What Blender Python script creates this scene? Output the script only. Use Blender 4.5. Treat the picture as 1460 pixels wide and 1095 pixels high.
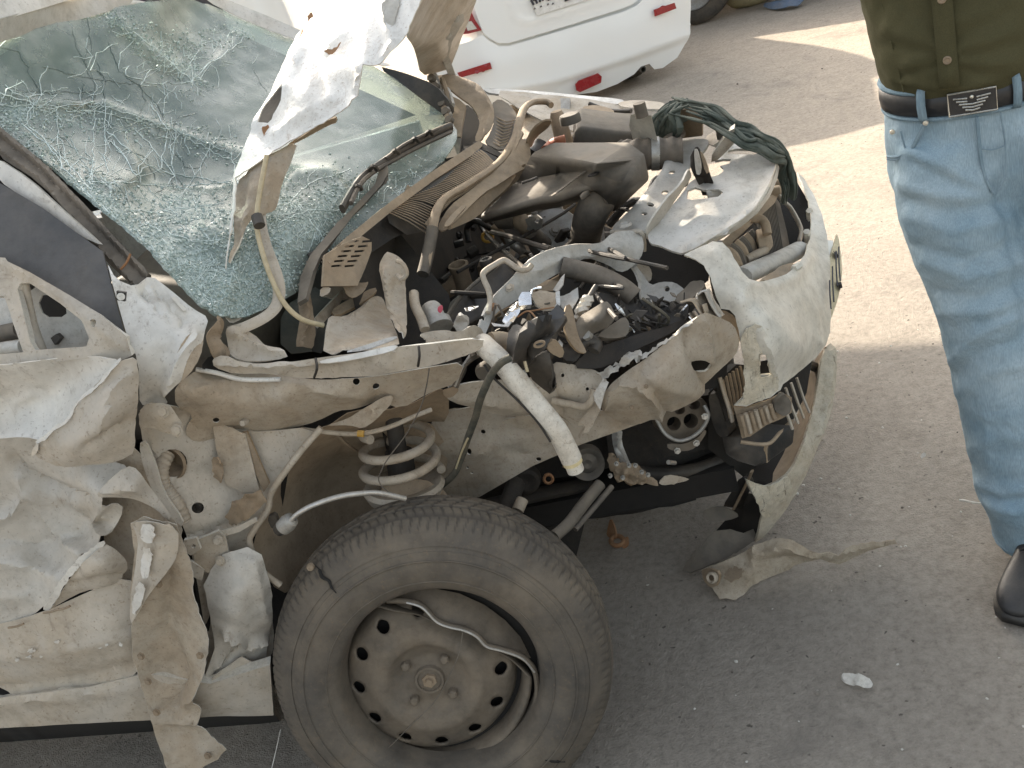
import bpy, bmesh, math, random
import numpy as np
from mathutils import Vector, Matrix, noise
from mathutils.geometry import delaunay_2d_cdt
for o in list(bpy.data.objects): bpy.data.objects.remove(o)
SC = bpy.context.scene
R = math.radians
V = Vector
# ---------------------------------------------------------------- camera, sky, sun, exposure
# World frame: x runs along the wrecked car towards its nose, y across it away from the viewer,
# z up, metres; the origin lies on the ground under the near front wheel.
CAM_O = V((0.617, -1.317, 1.5))
PITCH, ROLL, YAW, FPX, PW, PH = R(26), R(18), R(13), 1430.0, 1460.0, 1095.0
def _cam_axes():
    cp, sp, cr, sr = math.cos(PITCH), math.sin(PITCH), math.cos(ROLL), math.sin(ROLL)
    fw = V((0, cp, -sp)); rt = V((1, 0, 0)); up = V((0, sp, cp))
    ix = rt*cr - up*sr; iy = -(rt*sr + up*cr)
    M = Matrix.Rotation(YAW, 3, 'Z')
    return M @ fw, M @ ix, M @ iy
FW, IX, IY = _cam_axes()
cam = bpy.data.cameras.new('camera'); camo = bpy.data.objects.new('camera', cam)
SC.collection.objects.link(camo); SC.camera = camo
rot = Matrix((IX, -IY, -FW)).transposed()
camo.matrix_world = Matrix.Translation(CAM_O) @ rot.to_4x4()
cam.sensor_width = 36; cam.lens = 36*FPX/PW; cam.clip_end = 600; cam.clip_start = 0.02
SUN_TRAVEL, SUN_ELEV = R(-57), R(25)          # light travels along +x and a little towards the viewer
to_sun = V((-math.cos(SUN_TRAVEL)*math.cos(SUN_ELEV), -math.sin(SUN_TRAVEL)*math.cos(SUN_ELEV), math.sin(SUN_ELEV)))
w = bpy.data.worlds.new('World'); SC.world = w; w.use_nodes = True
nt = w.node_tree; bg = nt.nodes['Background']; sky = nt.nodes.new('ShaderNodeTexSky')
sky.sky_type = 'NISHITA'; sky.sun_disc = False; sky.sun_elevation = SUN_ELEV
sky.sun_rotation = math.atan2(to_sun.x, to_sun.y)
sky.air_density = 1.5; sky.dust_density = 6.0; sky.ozone_density = 1.0
hz = nt.nodes.new('ShaderNodeHueSaturation'); hz.inputs['Saturation'].default_value = .45      # hazy, washed-out sky
nt.links.new(sky.outputs[0], hz.inputs['Color']); nt.links.new(hz.outputs[0], bg.inputs[0]); bg.inputs[1].default_value = 0.15
sl = bpy.data.lights.new('sun', 'SUN'); so = bpy.data.objects.new('sun', sl); SC.collection.objects.link(so)
sl.energy = 4.4; sl.angle = R(0.6); sl.color = (1.0, 0.89, 0.74)
so.rotation_euler = to_sun.to_track_quat('Z', 'Y').to_euler(); so.location = (-6, 3, 9)
SC.view_settings.view_transform = 'Standard'; SC.view_settings.look = 'None'
SC.view_settings.exposure = 1.52; SC.view_settings.gamma = 1; SC.view_settings.use_curve_mapping = False
SC.render.engine = 'CYCLES'; SC.cycles.max_bounces = 8; SC.cycles.transparent_max_bounces = 12
SC.cycles.caustics_reflective = False; SC.cycles.caustics_refractive = False

# ---------------------------------------------------------------- geometry helpers
def ray(px, py): return FW*FPX + IX*(px-PW/2) + IY*(py-PH/2)
AX = {'x': V((1, 0, 0)), 'y': V((0, 1, 0)), 'z': V((0, 0, 1))}
def at(px, py, v, ax='y'):
    """point of the place seen at photo pixel (px,py) that lies on the plane ax = v"""
    if isinstance(ax, str): n = AX[ax]; o = V((0, 0, 0))
    else: n, o = ax
    d = ray(px, py); return CAM_O + d*((v - (CAM_O-o).dot(n))/d.dot(n))
def mpp(p): return (p-CAM_O).dot(FW)/FPX                 # metres per photo pixel at p
def link(name, me, mat=None, parent=None, smooth=True):
    o = bpy.data.objects.new(name, me); SC.collection.objects.link(o)
    if mat and not me.materials: me.materials.append(mat)
    if smooth: me.polygons.foreach_set('use_smooth', [True]*len(me.polygons))
    if parent is not None:
        o.parent = parent
        off = V((0, 0, 0)); p = parent
        while p: off += p.location; p = p.parent
        o.location = -off if parent.parent is None else V((0, 0, 0))
    return o
def thing(name, label, cat, loc=(0, 0, 0), group=None):
    o = bpy.data.objects.new(name, None); SC.collection.objects.link(o); o.location = loc
    o.empty_display_size = .1; o['label'] = label; o['category'] = cat
    if group: o['group'] = group
    return o
def tag(o, label, cat, group=None):
    o['label'] = label; o['category'] = cat
    if group: o['group'] = group
    return o
def kind(o, k): o['kind'] = k; return o
def mesh(name, vs, fs):
    me = bpy.data.meshes.new(name); me.from_pydata([tuple(v) for v in vs], [], fs); me.update(); return me
def cat(pts, closed=False, n=4):
    """Catmull-Rom through tuples"""
    P = np.array(pts, float); N = len(P); out = []
    rng = range(N if closed else N-1)
    for i in rng:
        if closed: p0, p1, p2, p3 = P[(i-1) % N], P[i], P[(i+1) % N], P[(i+2) % N]
        else: p0, p1, p2, p3 = P[max(i-1, 0)], P[i], P[i+1], P[min(i+2, N-1)]
        for k in range(n):
            t = k/n
            out.append(.5*(2*p1+(p2-p0)*t+(2*p0-5*p1+4*p2-p3)*t*t+(3*p1-p0-3*p2+p3)*t**3))
    if not closed: out.append(P[-1])
    return np.array(out)
def tps(xy, v, lam=.01):
    xy = np.asarray(xy, float)/100; v = np.asarray(v, float); n = len(xy)
    d = np.linalg.norm(xy[:, None]-xy[None], axis=2); K = np.where(d > 0, d*d*np.log(d+1e-12), 0)
    Pm = np.c_[np.ones(n), xy]; A = np.zeros((n+3, n+3)); A[:n, :n] = K+lam*np.eye(n); A[:n, n:] = Pm; A[n:, :n] = Pm.T
    s = np.linalg.lstsq(A, np.r_[v, 0, 0, 0], rcond=None)[0]
    def f(q):
        q = np.asarray(q, float)/100; D = np.linalg.norm(q[:, None]-xy[None], axis=2)
        return np.where(D > 0, D*D*np.log(D+1e-12), 0) @ s[:n] + np.c_[np.ones(len(q)), q] @ s[n:]
    return f
def inside(q, poly):
    q = np.asarray(q, float); x, y = q[:, 0], q[:, 1]; r = np.zeros(len(q), bool); n = len(poly)
    for i in range(n):
        x1, y1 = poly[i][:2]; x2, y2 = poly[(i+1) % n][:2]
        c = ((y1 > y) != (y2 > y)); r ^= c & (x < (x2-x1)*(y-y1)/((y2-y1) or 1e-9)+x1)
    return r
def segd(q, line):
    """distance of points q to polyline"""
    q = np.asarray(q, float); best = np.full(len(q), 1e9)
    for a, b in zip(line[:-1], line[1:]):
        a = np.array(a[:2], float); b = np.array(b[:2], float); ab = b-a
        t = np.clip(((q-a) @ ab)/(ab @ ab+1e-9), 0, 1)
        best = np.minimum(best, np.linalg.norm(q-(a+t[:, None]*ab), axis=1))
    return best
def ell(cx, cy, rx, ry, a=0, n=14):
    c, s = math.cos(R(a)), math.sin(R(a))
    return [(cx+rx*math.cos(t)*c-ry*math.sin(t)*s, cy+rx*math.cos(t)*s+ry*math.sin(t)*c) for t in np.linspace(0, 2*math.pi, n, endpoint=False)]
CREASE = [(V((.62, .31, .72)).normalized(), .55, .95), (V((-.55, .42, .70)).normalized(), .8, .75), (V((.85, -.3, -.42)).normalized(), 1.25, .5), (V((.1, .5, -.86)).normalized(), 1.9, .3), (V((-.7, -.3, -.6)).normalized(), 2.9, .17)]
def crumple(p, sc):
    q = p+noise.noise_vector(p*sc*.8)*(.35/sc); h = noise.noise(p*sc)*.7
    for d, f, a in CREASE: x = (q.dot(d)*sc*f) % 1.0; h += a*(abs(2*x-1)-.5)*(.4+1.2*abs(noise.noise(p*sc*.9+d*5)))
    return h
RB = 1.6
def plate(name, out, mat, parent=None, ctrl=(), holes=(), ax='y', t=.0015, res=9, amp=.0, ns=9, ridges=(), jag=0, curve=True, v=None, lam=.01, seed=1, smooth=True, flat=False):
    """Sheet of metal, glass or plastic: outline = [(px,py,depth)], bent through all depths given, with folds (ridges) and holes."""
    rnd = random.Random(seed+int(out[0][0]*7+out[0][1]))
    if v is not None: out = [(p[0], p[1], p[2] if len(p) > 2 else v) for p in out]
    src = list(out)+list(ctrl)
    f = tps([p[:2] for p in src], [p[2] for p in src], lam)
    def ring(pl, smoothit):
        r = []
        P = np.array(pl, float)
        if smoothit: P = np.array([q for a, b in zip(P, np.roll(P, -1, 0)) for q in (a+(b-a)*.22, a+(b-a)*.78)])
        n = len(P)
        for i in range(n):
            a, b = P[i][:2], P[(i+1) % n][:2]; k = max(1, int(np.linalg.norm(b-a)/res))
            for j in range(k): r.append(tuple(a+(b-a)*j/k))
        if jag: r = [(x+rnd.gauss(0, jag), y+rnd.gauss(0, jag)) for x, y in r]
        return r
    o2 = [p[:2] for p in out]; O = ring(o2, curve)
    H = [ring(h, False) if len(h) < 12 else list(h) for h in holes]
    xs = [p[0] for p in O]; ys = [p[1] for p in O]
    gx = np.arange(min(xs), max(xs), res); gy = np.arange(min(ys), max(ys), res*.87)
    G = np.array([(x+(res/2 if j % 2 else 0)+rnd.uniform(-.2, .2)*res, y+rnd.uniform(-.2, .2)*res) for j, y in enumerate(gy) for x in gx] or [(0, 0)])
    if len(G):
        m = inside(G, O); m &= segd(G, O+[O[0]]) > res*.5
        for h in H: m &= ~inside(G, h); m &= segd(G, h+[h[0]]) > res*.4
        G = G[m]
    pts = [V(p) for p in O]; ed = [(i, (i+1) % len(O)) for i in range(len(O))]
    for h in H:
        b = len(pts); pts += [V(p) for p in h]; ed += [(b+i, b+(i+1) % len(h)) for i in range(len(h))]
    pts += [V(p) for p in G]
    vs, es, fs, *_ = delaunay_2d_cdt(pts, ed, [], 0, 1e-4)
    vs = np.array([tuple(q) for q in vs]); fs = [list(q) for q in fs]
    cen = np.array([vs[q].mean(0) for q in fs]); keep = inside(cen, O)
    for h in H: keep &= ~inside(cen, h)
    fs = [q for q, k in zip(fs, keep) if k]
    dep = f(vs)
    P3 = [at(a[0], a[1], d, ax) for a, d in zip(vs, dep)]
    me = mesh(name, P3, fs)
    bm = bmesh.new(); bm.from_mesh(me); bmesh.ops.delete(bm, geom=[q for q in bm.verts if not q.link_faces], context='VERTS')
    # face the viewer
    bm.faces.ensure_lookup_table()
    for fc in bm.faces:
        if fc.normal.dot(CAM_O-fc.calc_center_median()) < 0: fc.normal_flip()
    bm.normal_update(); bm.verts.ensure_lookup_table()
    if amp or ridges:
        q2 = np.array([((IX.dot(v.co-CAM_O))/(FW.dot(v.co-CAM_O))*FPX+PW/2, (IY.dot(v.co-CAM_O))/(FW.dot(v.co-CAM_O))*FPX+PH/2) for v in bm.verts])
        dsp = np.zeros(len(q2))
        for line, a, wd in ridges: dsp += RB*a*np.exp(-(segd(q2, line)/wd)**1.3)
        off = V((seed*3.7, out[0][0]*.013, out[0][1]*.017))
        for i, q in enumerate(bm.verts):
            d = dsp[i]+(1.25*amp*crumple(q.co+off, ns) if amp else 0); q.co += q.normal*d
    bm.to_mesh(me); bm.free()
    o = link(name, me, mat, parent, smooth and not flat)
    if t:
        s = o.modifiers.new('thickness', 'SOLIDIFY'); s.thickness = t; s.offset = -1
        rm = RIM.get(mat.name)
        if rm and 'edge' in M: me.materials.append(M[rm]); s.material_offset_rim = 1
        edge_split(o, 42)
    return o
RIM = {'white_paint': 'edge', 'hood_paint': 'edge', 'dusty_cream_paint': 'edge', 'dust_covered_paint': 'edge', 'bumper_paint': 'edgep', 'scuffed_plastic': 'edgep', 'brown_dusty_metal': 'edgeb'}
def spine(pts, ax='y', sm=5):
    Q = []
    for p in pts:
        a = p[3] if len(p) > 3 else ax; Q.append(at(p[0], p[1], p[2], a))
    if sm > 1: return [V(q) for q in cat(Q, False, sm)]
    return Q
def tube_bm(bm, pts, r, n=10, flat=1.0, caps=True, up=None):
    N = len(pts); prev = None; rings = []
    for i, p in enumerate(pts):
        d = (pts[min(i+1, N-1)]-pts[max(i-1, 0)]).normalized()
        if prev is None: u = d.cross(up or V((.13, .2, 1))).normalized()
        else: u = (prev-d*prev.dot(d)).normalized()
        prev = u; w_ = d.cross(u); rr = r[min(int(i*len(r)/N), len(r)-1)] if isinstance(r, (list, tuple)) else (r(i/(N-1)) if callable(r) else r)
        rings.append([bm.verts.new(p+(u*math.cos(a)+w_*math.sin(a)*flat)*rr) for a in np.linspace(0, 2*math.pi, n, endpoint=False)])
    for a, b in zip(rings[:-1], rings[1:]):
        for k in range(n): bm.faces.new((a[k], a[(k+1) % n], b[(k+1) % n], b[k]))
    if caps: bm.faces.new(rings[0][::-1]); bm.faces.new(rings[-1])
def fin(name, bm, mat, parent, smooth=True):
    bmesh.ops.recalc_face_normals(bm, faces=bm.faces[:])
    me = bpy.data.meshes.new(name); bm.to_mesh(me); bm.free(); o = link(name, me, mat, parent, smooth)
    return o
def tube(name, pts, r, mat, parent=None, ax='y', n=10, sm=5, flat=1.0, world=False, caps=True):
    bm = bmesh.new(); S = [V(p) for p in pts] if world else spine(pts, ax, sm)
    if world and sm > 1: S = [V(q) for q in cat(S, False, sm)]
    tube_bm(bm, S, r, n, flat, caps); o = fin(name, bm, mat, parent); edge_split(o); return o
def edge_split(o, a=40):
    m = o.modifiers.new('edges', 'EDGE_SPLIT'); m.split_angle = R(a)
def prism(name, out, mat, parent=None, ax='y', dv=(0, .05, 0), bev=.003, v=None, seg=2):
    """solid block: front outline from the photo, carried back by the vector dv"""
    if v is not None: out = [(p[0], p[1], p[2] if len(p) > 2 else v) for p in out]
    A = [at(p[0], p[1], p[2], ax) for p in out]; B = [p+V(dv) for p in A]; n = len(A)
    bm = bmesh.new(); a = [bm.verts.new(p) for p in A]; b = [bm.verts.new(p) for p in B]
    bm.faces.new(a); bm.faces.new(b[::-1])
    for i in range(n): bm.faces.new((a[i], b[i], b[(i+1) % n], a[(i+1) % n]))
    o = fin(name, bm, mat, parent, True)
    if bev:
        m = o.modifiers.new('bevel', 'BEVEL'); m.width = bev; m.segments = seg; m.limit_method = 'ANGLE'
    edge_split(o, 50); return o
def lathe(name, o, axis, prof, mat, parent=None, seg=32, u0=None, smooth=True, split=35):
    o = V(o); a = V(axis).normalized(); u = (u0 or (V((0, 0, 1)) if abs(a.z) < .9 else V((1, 0, 0)))); u = (u-a*u.dot(a)).normalized(); w_ = a.cross(u)
    bm = bmesh.new(); rows = []
    for r, h in prof:
        rows.append([bm.verts.new(o+a*h+(u*math.cos(t)+w_*math.sin(t))*max(r, 1e-4)) for t in np.linspace(0, 2*math.pi, seg, endpoint=False)])
    for p, q in zip(rows[:-1], rows[1:]):
        for k in range(seg): bm.faces.new((p[k], p[(k+1) % seg], q[(k+1) % seg], q[k]))
    bmesh.ops.remove_doubles(bm, verts=bm.verts[:], dist=2e-5)
    ob = fin(name, bm, mat, parent, smooth); edge_split(ob, split); return ob
def box(name, c, size, mat, parent=None, rot=None, bev=.003):
    bm = bmesh.new(); M = (rot or Matrix.Identity(3)).to_4x4()
    bmesh.ops.create_cube(bm, size=1, matrix=Matrix.Translation(V(c)) @ M @ Matrix.Diagonal((*size, 1)))
    o = fin(name, bm, mat, parent, True)
    if bev: m = o.modifiers.new('bevel', 'BEVEL'); m.width = bev; m.segments = 2
    edge_split(o, 50); return o
def bolt(name, p, axis, r, h, mat, parent):
    return lathe(name, p, axis, [(0, h), (r*.9, h), (r, h*.8), (r, 0), (r*1.5, 0), (r*1.5, -h*.3)], mat, parent, 6)
def loft(name, rings, mat, parent=None, n=24, caps=True, smooth=True):
    """rings: (centre, u half-axis vector, w half-axis vector)"""
    bm = bmesh.new(); rows = []
    for c, u, w_ in rings:
        rows.append([bm.verts.new(V(c)+V(u)*math.copysign(abs(math.cos(t))**.85, math.cos(t))+V(w_)*math.copysign(abs(math.sin(t))**.85, math.sin(t))) for t in np.linspace(0, 2*math.pi, n, endpoint=False)])
    for p, q in zip(rows[:-1], rows[1:]):
        for k in range(n): bm.faces.new((p[k], p[(k+1) % n], q[(k+1) % n], q[k]))
    if caps: bm.faces.new(rows[0][::-1]); bm.faces.new(rows[-1])
    return fin(name, bm, mat, parent, smooth)
# ---------------------------------------------------------------- materials
def nodes(name):
    m = bpy.data.materials.new(name); m.use_nodes = True; t = m.node_tree
    return m, t, t.nodes['Principled BSDF']
def N(t, typ, **k):
    n = t.nodes.new(typ)
    for a, b in k.items():
        if a.startswith('i_'):
            key = a[2:].replace('_', ' '); n.inputs[int(key) if key.isdigit() else key].default_value = b
        else: setattr(n, a, b)
    return n
def ramp(t, src, stops):
    r = t.nodes.new('ShaderNodeValToRGB'); e = r.color_ramp.elements
    while len(e) > 1: e.remove(e[-1])
    for i, (p, c) in enumerate(stops):
        if i == 0: e[0].position = p; el = e[0]
        else: el = e.new(p)
        el.color = (*c, 1) if len(c) == 3 else c
    t.links.new(src, r.inputs[0]); return r.outputs[0]
def mixc(t, fac, a, b):
    m = t.nodes.new('ShaderNodeMix'); m.data_type = 'RGBA'
    for s, v in ((0, fac), (6, a), (7, b)):
        if hasattr(v, 'links') or isinstance(v, bpy.types.NodeSocket): t.links.new(v, m.inputs[s])
        else: m.inputs[s].default_value = v if s == 0 else (*v, 1)
    return m.outputs[2]
def noi(t, co, scale, det=6, rough=.6, dist=0):
    n = N(t, 'ShaderNodeTexNoise', i_Scale=scale, i_Detail=det, i_Roughness=rough, i_Distortion=dist)
    t.links.new(co, n.inputs['Vector']); return n.outputs['Fac']
def dusty(name, base, dust=(.32, .235, .15), amt=.5, rough=.45, metal=0, stain=(.13, .085, .05), st=.35, sc=9, bump=.12, up=.35, scratch=0, spec=.5, clean=0):
    """paint / plastic / metal with a real coat of dust: patchy film, more where it settles on top, brown runs, specks"""
    m, t, b = nodes(name); L = t.links
    co = N(t, 'ShaderNodeNewGeometry'); P = co.outputs['Position']
    n1 = noi(t, P, sc, 8, .65); n2 = noi(t, P, sc*4.3, 6, .7); n3 = noi(t, P, sc*23, 3, .6)
    f = ramp(t, n1, [(.5-.28*amt-.05, (0, 0, 0)), (.78-.3*amt, (1, 1, 1))])
    sx = N(t, 'ShaderNodeSeparateXYZ'); L.new(co.outputs['Normal'], sx.inputs[0])
    a = N(t, 'ShaderNodeMath', operation='MULTIPLY_ADD', use_clamp=True); L.new(sx.outputs['Z'], a.inputs[0]); a.inputs[1].default_value = up*amt
    g = N(t, 'ShaderNodeMath', operation='MULTIPLY'); L.new(f, g.inputs[0]); g.inputs[1].default_value = min(1, .25+.75*amt); L.new(g.outputs[0], a.inputs[2])
    c = mixc(t, a.outputs[0], base, dust)
    vd = ramp(t, n2, [(.28, (.66, .65, .63)), (.5, (.96, .96, .96)), (.72, (1.13, 1.13, 1.13))])
    mm = N(t, 'ShaderNodeMix', data_type='RGBA', blend_type='MULTIPLY'); mm.inputs[0].default_value = .8; L.new(c, mm.inputs[6]); L.new(vd, mm.inputs[7]); c = mm.outputs[2]
    if clean:       # rubbed-clean grey-white paint, grime in the lows
        cl = noi(t, P, sc*.62, 7, .62, .8); c = mixc(t, ramp(t, cl, [(.50, (0, 0, 0)), (.60, (clean,)*3)]), c, tuple(.72*x+.10 for x in base))
        gm = noi(t, P, sc*1.15, 9, .72, .5); c = mixc(t, ramp(t, gm, [(.54, (0, 0, 0)), (.70, (.42, .42, .42))]), c, (.26, .205, .145))
        mp0 = N(t, 'ShaderNodeMapping'); mp0.inputs['Scale'].default_value = (60, 14, 14); mp0.inputs['Rotation'].default_value = (.2, .9, .5); L.new(P, mp0.inputs[0])
        c = mixc(t, ramp(t, noi(t, mp0.outputs[0], 1.0, 8, .8), [(.58, (0, 0, 0)), (.68, (.5, .5, .5))]), c, (.17, .135, .10))
    if st:
        s = noi(t, P, sc*1.9, 9, .75, 1.2); sf = ramp(t, s, [(.60-.05*st, (0, 0, 0)), (.70, (st, st, st))])
        c = mixc(t, sf, c, stain)
        k = ramp(t, n3, [(.60, (0, 0, 0)), (.70, (.75*st+.1,)*3)]); c = mixc(t, k, c, stain)
    if scratch:
        mp = N(t, 'ShaderNodeMapping'); mp.inputs['Scale'].default_value = (46, 30, 7); mp.inputs['Rotation'].default_value = (.35, .5, .4); L.new(P, mp.inputs[0])
        q = noi(t, mp.outputs[0], 1.2, 8, .78, .6); lo = .74-.17*scratch; qf = ramp(t, q, [(lo, (0, 0, 0)), (lo+.05, (min(1, scratch),)*3)]); c = mixc(t, qf, c, (.10, .08, .06))
    L.new(c, b.inputs['Base Color'])
    rr = N(t, 'ShaderNodeMapRange'); L.new(a.outputs[0], rr.inputs[0]); rr.inputs[3].default_value = rough; rr.inputs[4].default_value = .9; L.new(rr.outputs[0], b.inputs['Roughness'])
    b.inputs['Metallic'].default_value = metal; b.inputs['Specular IOR Level'].default_value = spec
    if metal:
        mr = N(t, 'ShaderNodeMapRange'); L.new(a.outputs[0], mr.inputs[0]); mr.inputs[3].default_value = metal; mr.inputs[4].default_value = 0; L.new(mr.outputs[0], b.inputs['Metallic'])
    bu = N(t, 'ShaderNodeBump'); bu.inputs['Strength'].default_value = bump; bu.inputs['Distance'].default_value = .004
    ad = N(t, 'ShaderNodeMath', operation='ADD'); L.new(n2, ad.inputs[0]); L.new(n3, ad.inputs[1]); L.new(ad.outputs[0], bu.inputs['Height']); L.new(bu.outputs[0], b.inputs['Normal'])
    return m
DU = (.34, .262, .18)
M = {}
M['white'] = dusty('white_paint', (.68, .665, .62), (.48, .42, .335), .35, .28, st=.4, sc=7, up=.2, clean=.5)
M['hood'] = dusty('hood_paint', (.78, .77, .74), (.52, .46, .38), .15, .4, st=.55, stain=(.25, .15, .08), sc=9, up=.05, bump=.2)
M['cream'] = dusty('dusty_cream_paint', (.51, .465, .395), (.375, .30, .21), .50, .28, st=.48, sc=7, clean=.5, bump=.22)
M['tan'] = dusty('dust_covered_paint', (.45, .40, .325), (.345, .265, .18), .60, .40, st=.5, sc=10, clean=.35, bump=.22)
M['brown'] = dusty('brown_dusty_metal', (.30, .235, .165), (.24, .175, .11), .6, .6, st=.5, sc=13)
M['liner'] = dusty('wheel_arch_dirt', (.34, .265, .185), (.42, .33, .23), .4, .85, st=.4, sc=6, bump=.3)
M['trim'] = dusty('dusty_beige_plastic', (.26, .21, .155), (.40, .305, .205), .65, .7, st=.2, sc=9)
M['graypl'] = dusty('dusty_grey_plastic', (.062, .058, .052), (.225, .188, .142), .5, .6, st=.1, sc=7, up=.6)
M['black'] = dusty('black_plastic', (.018, .018, .018), (.22, .18, .135), .22, .45, st=.1, sc=10, up=.4)
M['rubber'] = dusty('rubber', (.040, .038, .035), (.25, .21, .165), .55, .7, st=.1, sc=9, up=.5)
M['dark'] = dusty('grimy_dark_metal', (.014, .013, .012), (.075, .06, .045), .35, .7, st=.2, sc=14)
M['shade_grime'] = dusty('shade_and_grime', (.010, .009, .008), (.03, .024, .018), .3, .8, st=0, sc=9)  # near-black that paints shade into hollows and backing sheets, also grimy undersides
M['alu'] = dusty('grey_cast_metal', (.42, .42, .40), (.30, .25, .19), .35, .42, .7, st=.3, sc=16)
M['steel'] = dusty('bare_steel', (.55, .54, .51), (.36, .29, .2), .3, .35, .85, st=.4, sc=16)
M['chrome'] = dusty('bright_reflector_metal', (.85, .86, .87), (.4, .34, .26), .08, .08, 1.0, st=.1, sc=20, bump=.03)
M['rust'] = dusty('rust', (.28, .12, .045), (.33, .22, .13), .4, .85, st=.5, sc=22)
M['tyre'] = dusty('dusty_tyre_rubber', (.062, .056, .049), (.215, .172, .122), .46, .8, st=.25, stain=(.2, .14, .085), sc=6, up=.15, bump=.2)
_t = M['tyre'].node_tree; _b = _t.nodes['Principled BSDF']; _src = _b.inputs['Base Color'].links[0].from_socket
_a = N(_t, 'ShaderNodeAttribute', attribute_name='groove_shade'); _t.links.new(mixc(_t, _a.outputs['Fac'], _src, (.035, .031, .027)), _b.inputs['Base Color'])   # grooves painted darker to stand in for shading, over less dusted rubber
M['rim'] = dusty('dusty_wheel_steel', (.10, .088, .073), (.215, .170, .12), .6, .6, .3, st=.3, sc=9)
M['grey'] = dusty('grey_paint', (.50, .495, .465), (.40, .34, .26), .3, .4, st=.3, sc=10)
M['bump'] = dusty('bumper_paint', (.70, .675, .60), (.50, .42, .31), .3, .3, st=.3, sc=8, up=.1, scratch=.6)
M['lipp'] = dusty('dusty_lip_paint', (.58, .535, .44), (.43, .345, .235), .5, .45, st=.6, sc=14, scratch=.7, bump=.25)
M['doorg'] = dusty('grey_dented_paint', (.50, .475, .425), (.40, .325, .235), .35, .26, st=.4, sc=8, clean=.4, bump=.15)
M['scuff'] = dusty('scuffed_plastic', (.64, .59, .48), (.44, .35, .22), .4, .55, st=.8, stain=(.10, .075, .05), sc=22, bump=.5, scratch=.95)
M['panel'] = dusty('tinted_dark_panel', (.034, .036, .040), (.17, .155, .14), .35, .35, st=.05, sc=6, up=.2)
M['carwhite'] = None
M['edge'] = dusty('torn_paint_edge', (.72, .69, .62), (.5, .42, .3), .2, .3, .25, st=.4, sc=40)
M['edgep'] = dusty('torn_plastic_edge', (.78, .74, .62), (.5, .42, .3), .2, .5, st=.3, sc=40)
M['edgeb'] = dusty('rusty_sheet_edge', (.36, .26, .16), (.4, .3, .2), .3, .6, st=.5, sc=40)
M['red'] = dusty('red_lens', (.30, .012, .016), (.32, .12, .1), .08, .25, st=0, sc=10, bump=.02)
M['lens'] = dusty('clear_lens', (.6, .58, .52), (.5, .45, .38), .2, .15, st=0, sc=10)
M['yellow'] = dusty('yellow_plastic', (.55, .29, .02), (.4, .28, .12), .25, .5, st=.2, sc=20)
M['hoser'] = dusty('red_hose', (.40, .085, .035), (.4, .25, .15), .3, .6, st=.1, sc=20)
M['cable'] = dusty('cream_cable', (.52, .44, .28), (.4, .31, .2), .3, .6, st=.2, sc=20)
M['tubew'] = dusty('white_tube_plastic', (.70, .665, .59), (.44, .36, .26), .35, .42, st=.85, stain=(.22, .15, .085), sc=14)
M['tubec'] = dusty('yellowed_plastic', (.68, .58, .33), (.5, .4, .25), .2, .5, st=.2, sc=20)
M['cloth'] = dusty('green_cloth', (.055, .075, .065), (.20, .195, .15), .3, .95, st=0, sc=14, bump=.3)
M['harness'] = dusty('wire_harness', (.045, .05, .042), (.25, .21, .15), .4, .85, st=.1, sc=25, bump=.4)
M['pink'] = dusty('pink_mark', (.62, .10, .15), (.5, .3, .25), .15, .5, st=0, sc=20)
M['ink'] = dusty('plate_ink', (.03, .03, .04), (.1, .1, .1), .1, .5, st=0, sc=20)
M['platew'] = dusty('number_plate_face', (.78, .77, .74), (.6, .55, .45), .15, .4, st=.05, sc=10)
M['platey'] = dusty('worn_number_plate', (.66, .58, .38), (.45, .38, .25), .3, .4, st=.4, sc=22)
M['tape'] = dusty('torn_seam_metal', (.62, .61, .58), (.35, .29, .22), .3, .35, .8, st=.5, sc=30)
M['leather'] = dusty('black_leather', (.018, .019, .022), (.12, .105, .085), .22, .35, st=0, sc=9, bump=.08)
M['navy'] = dusty('dark_vehicle_paint', (.02, .022, .035), (.14, .125, .10), .3, .4, st=.1, sc=5)
M['sack'] = dusty('yellow_sack', (.42, .36, .2), (.3, .24, .16), .4, .9, st=.2, sc=8)
M['bluetarp'] = dusty('blue_sheet', (.12, .19, .30), (.25, .23, .2), .35, .8, st=.1, sc=8)
M['dirtyp'] = dusty('dirty_torn_plastic', (.46, .40, .315), (.33, .255, .17), .5, .6, st=.7, sc=16, scratch=.6, bump=.4)
M['paper'] = dusty('paper', (.60, .575, .52), (.5, .45, .38), .25, .9, st=.15, sc=30)
M['skin'] = dusty('skin', (.30, .17, .10), (.3, .17, .1), .1, .5, st=0, sc=20, up=0)
M['hair'] = dusty('hair', (.012, .010, .009), (.02, .02, .02), .1, .6, st=0, sc=30)

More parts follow.
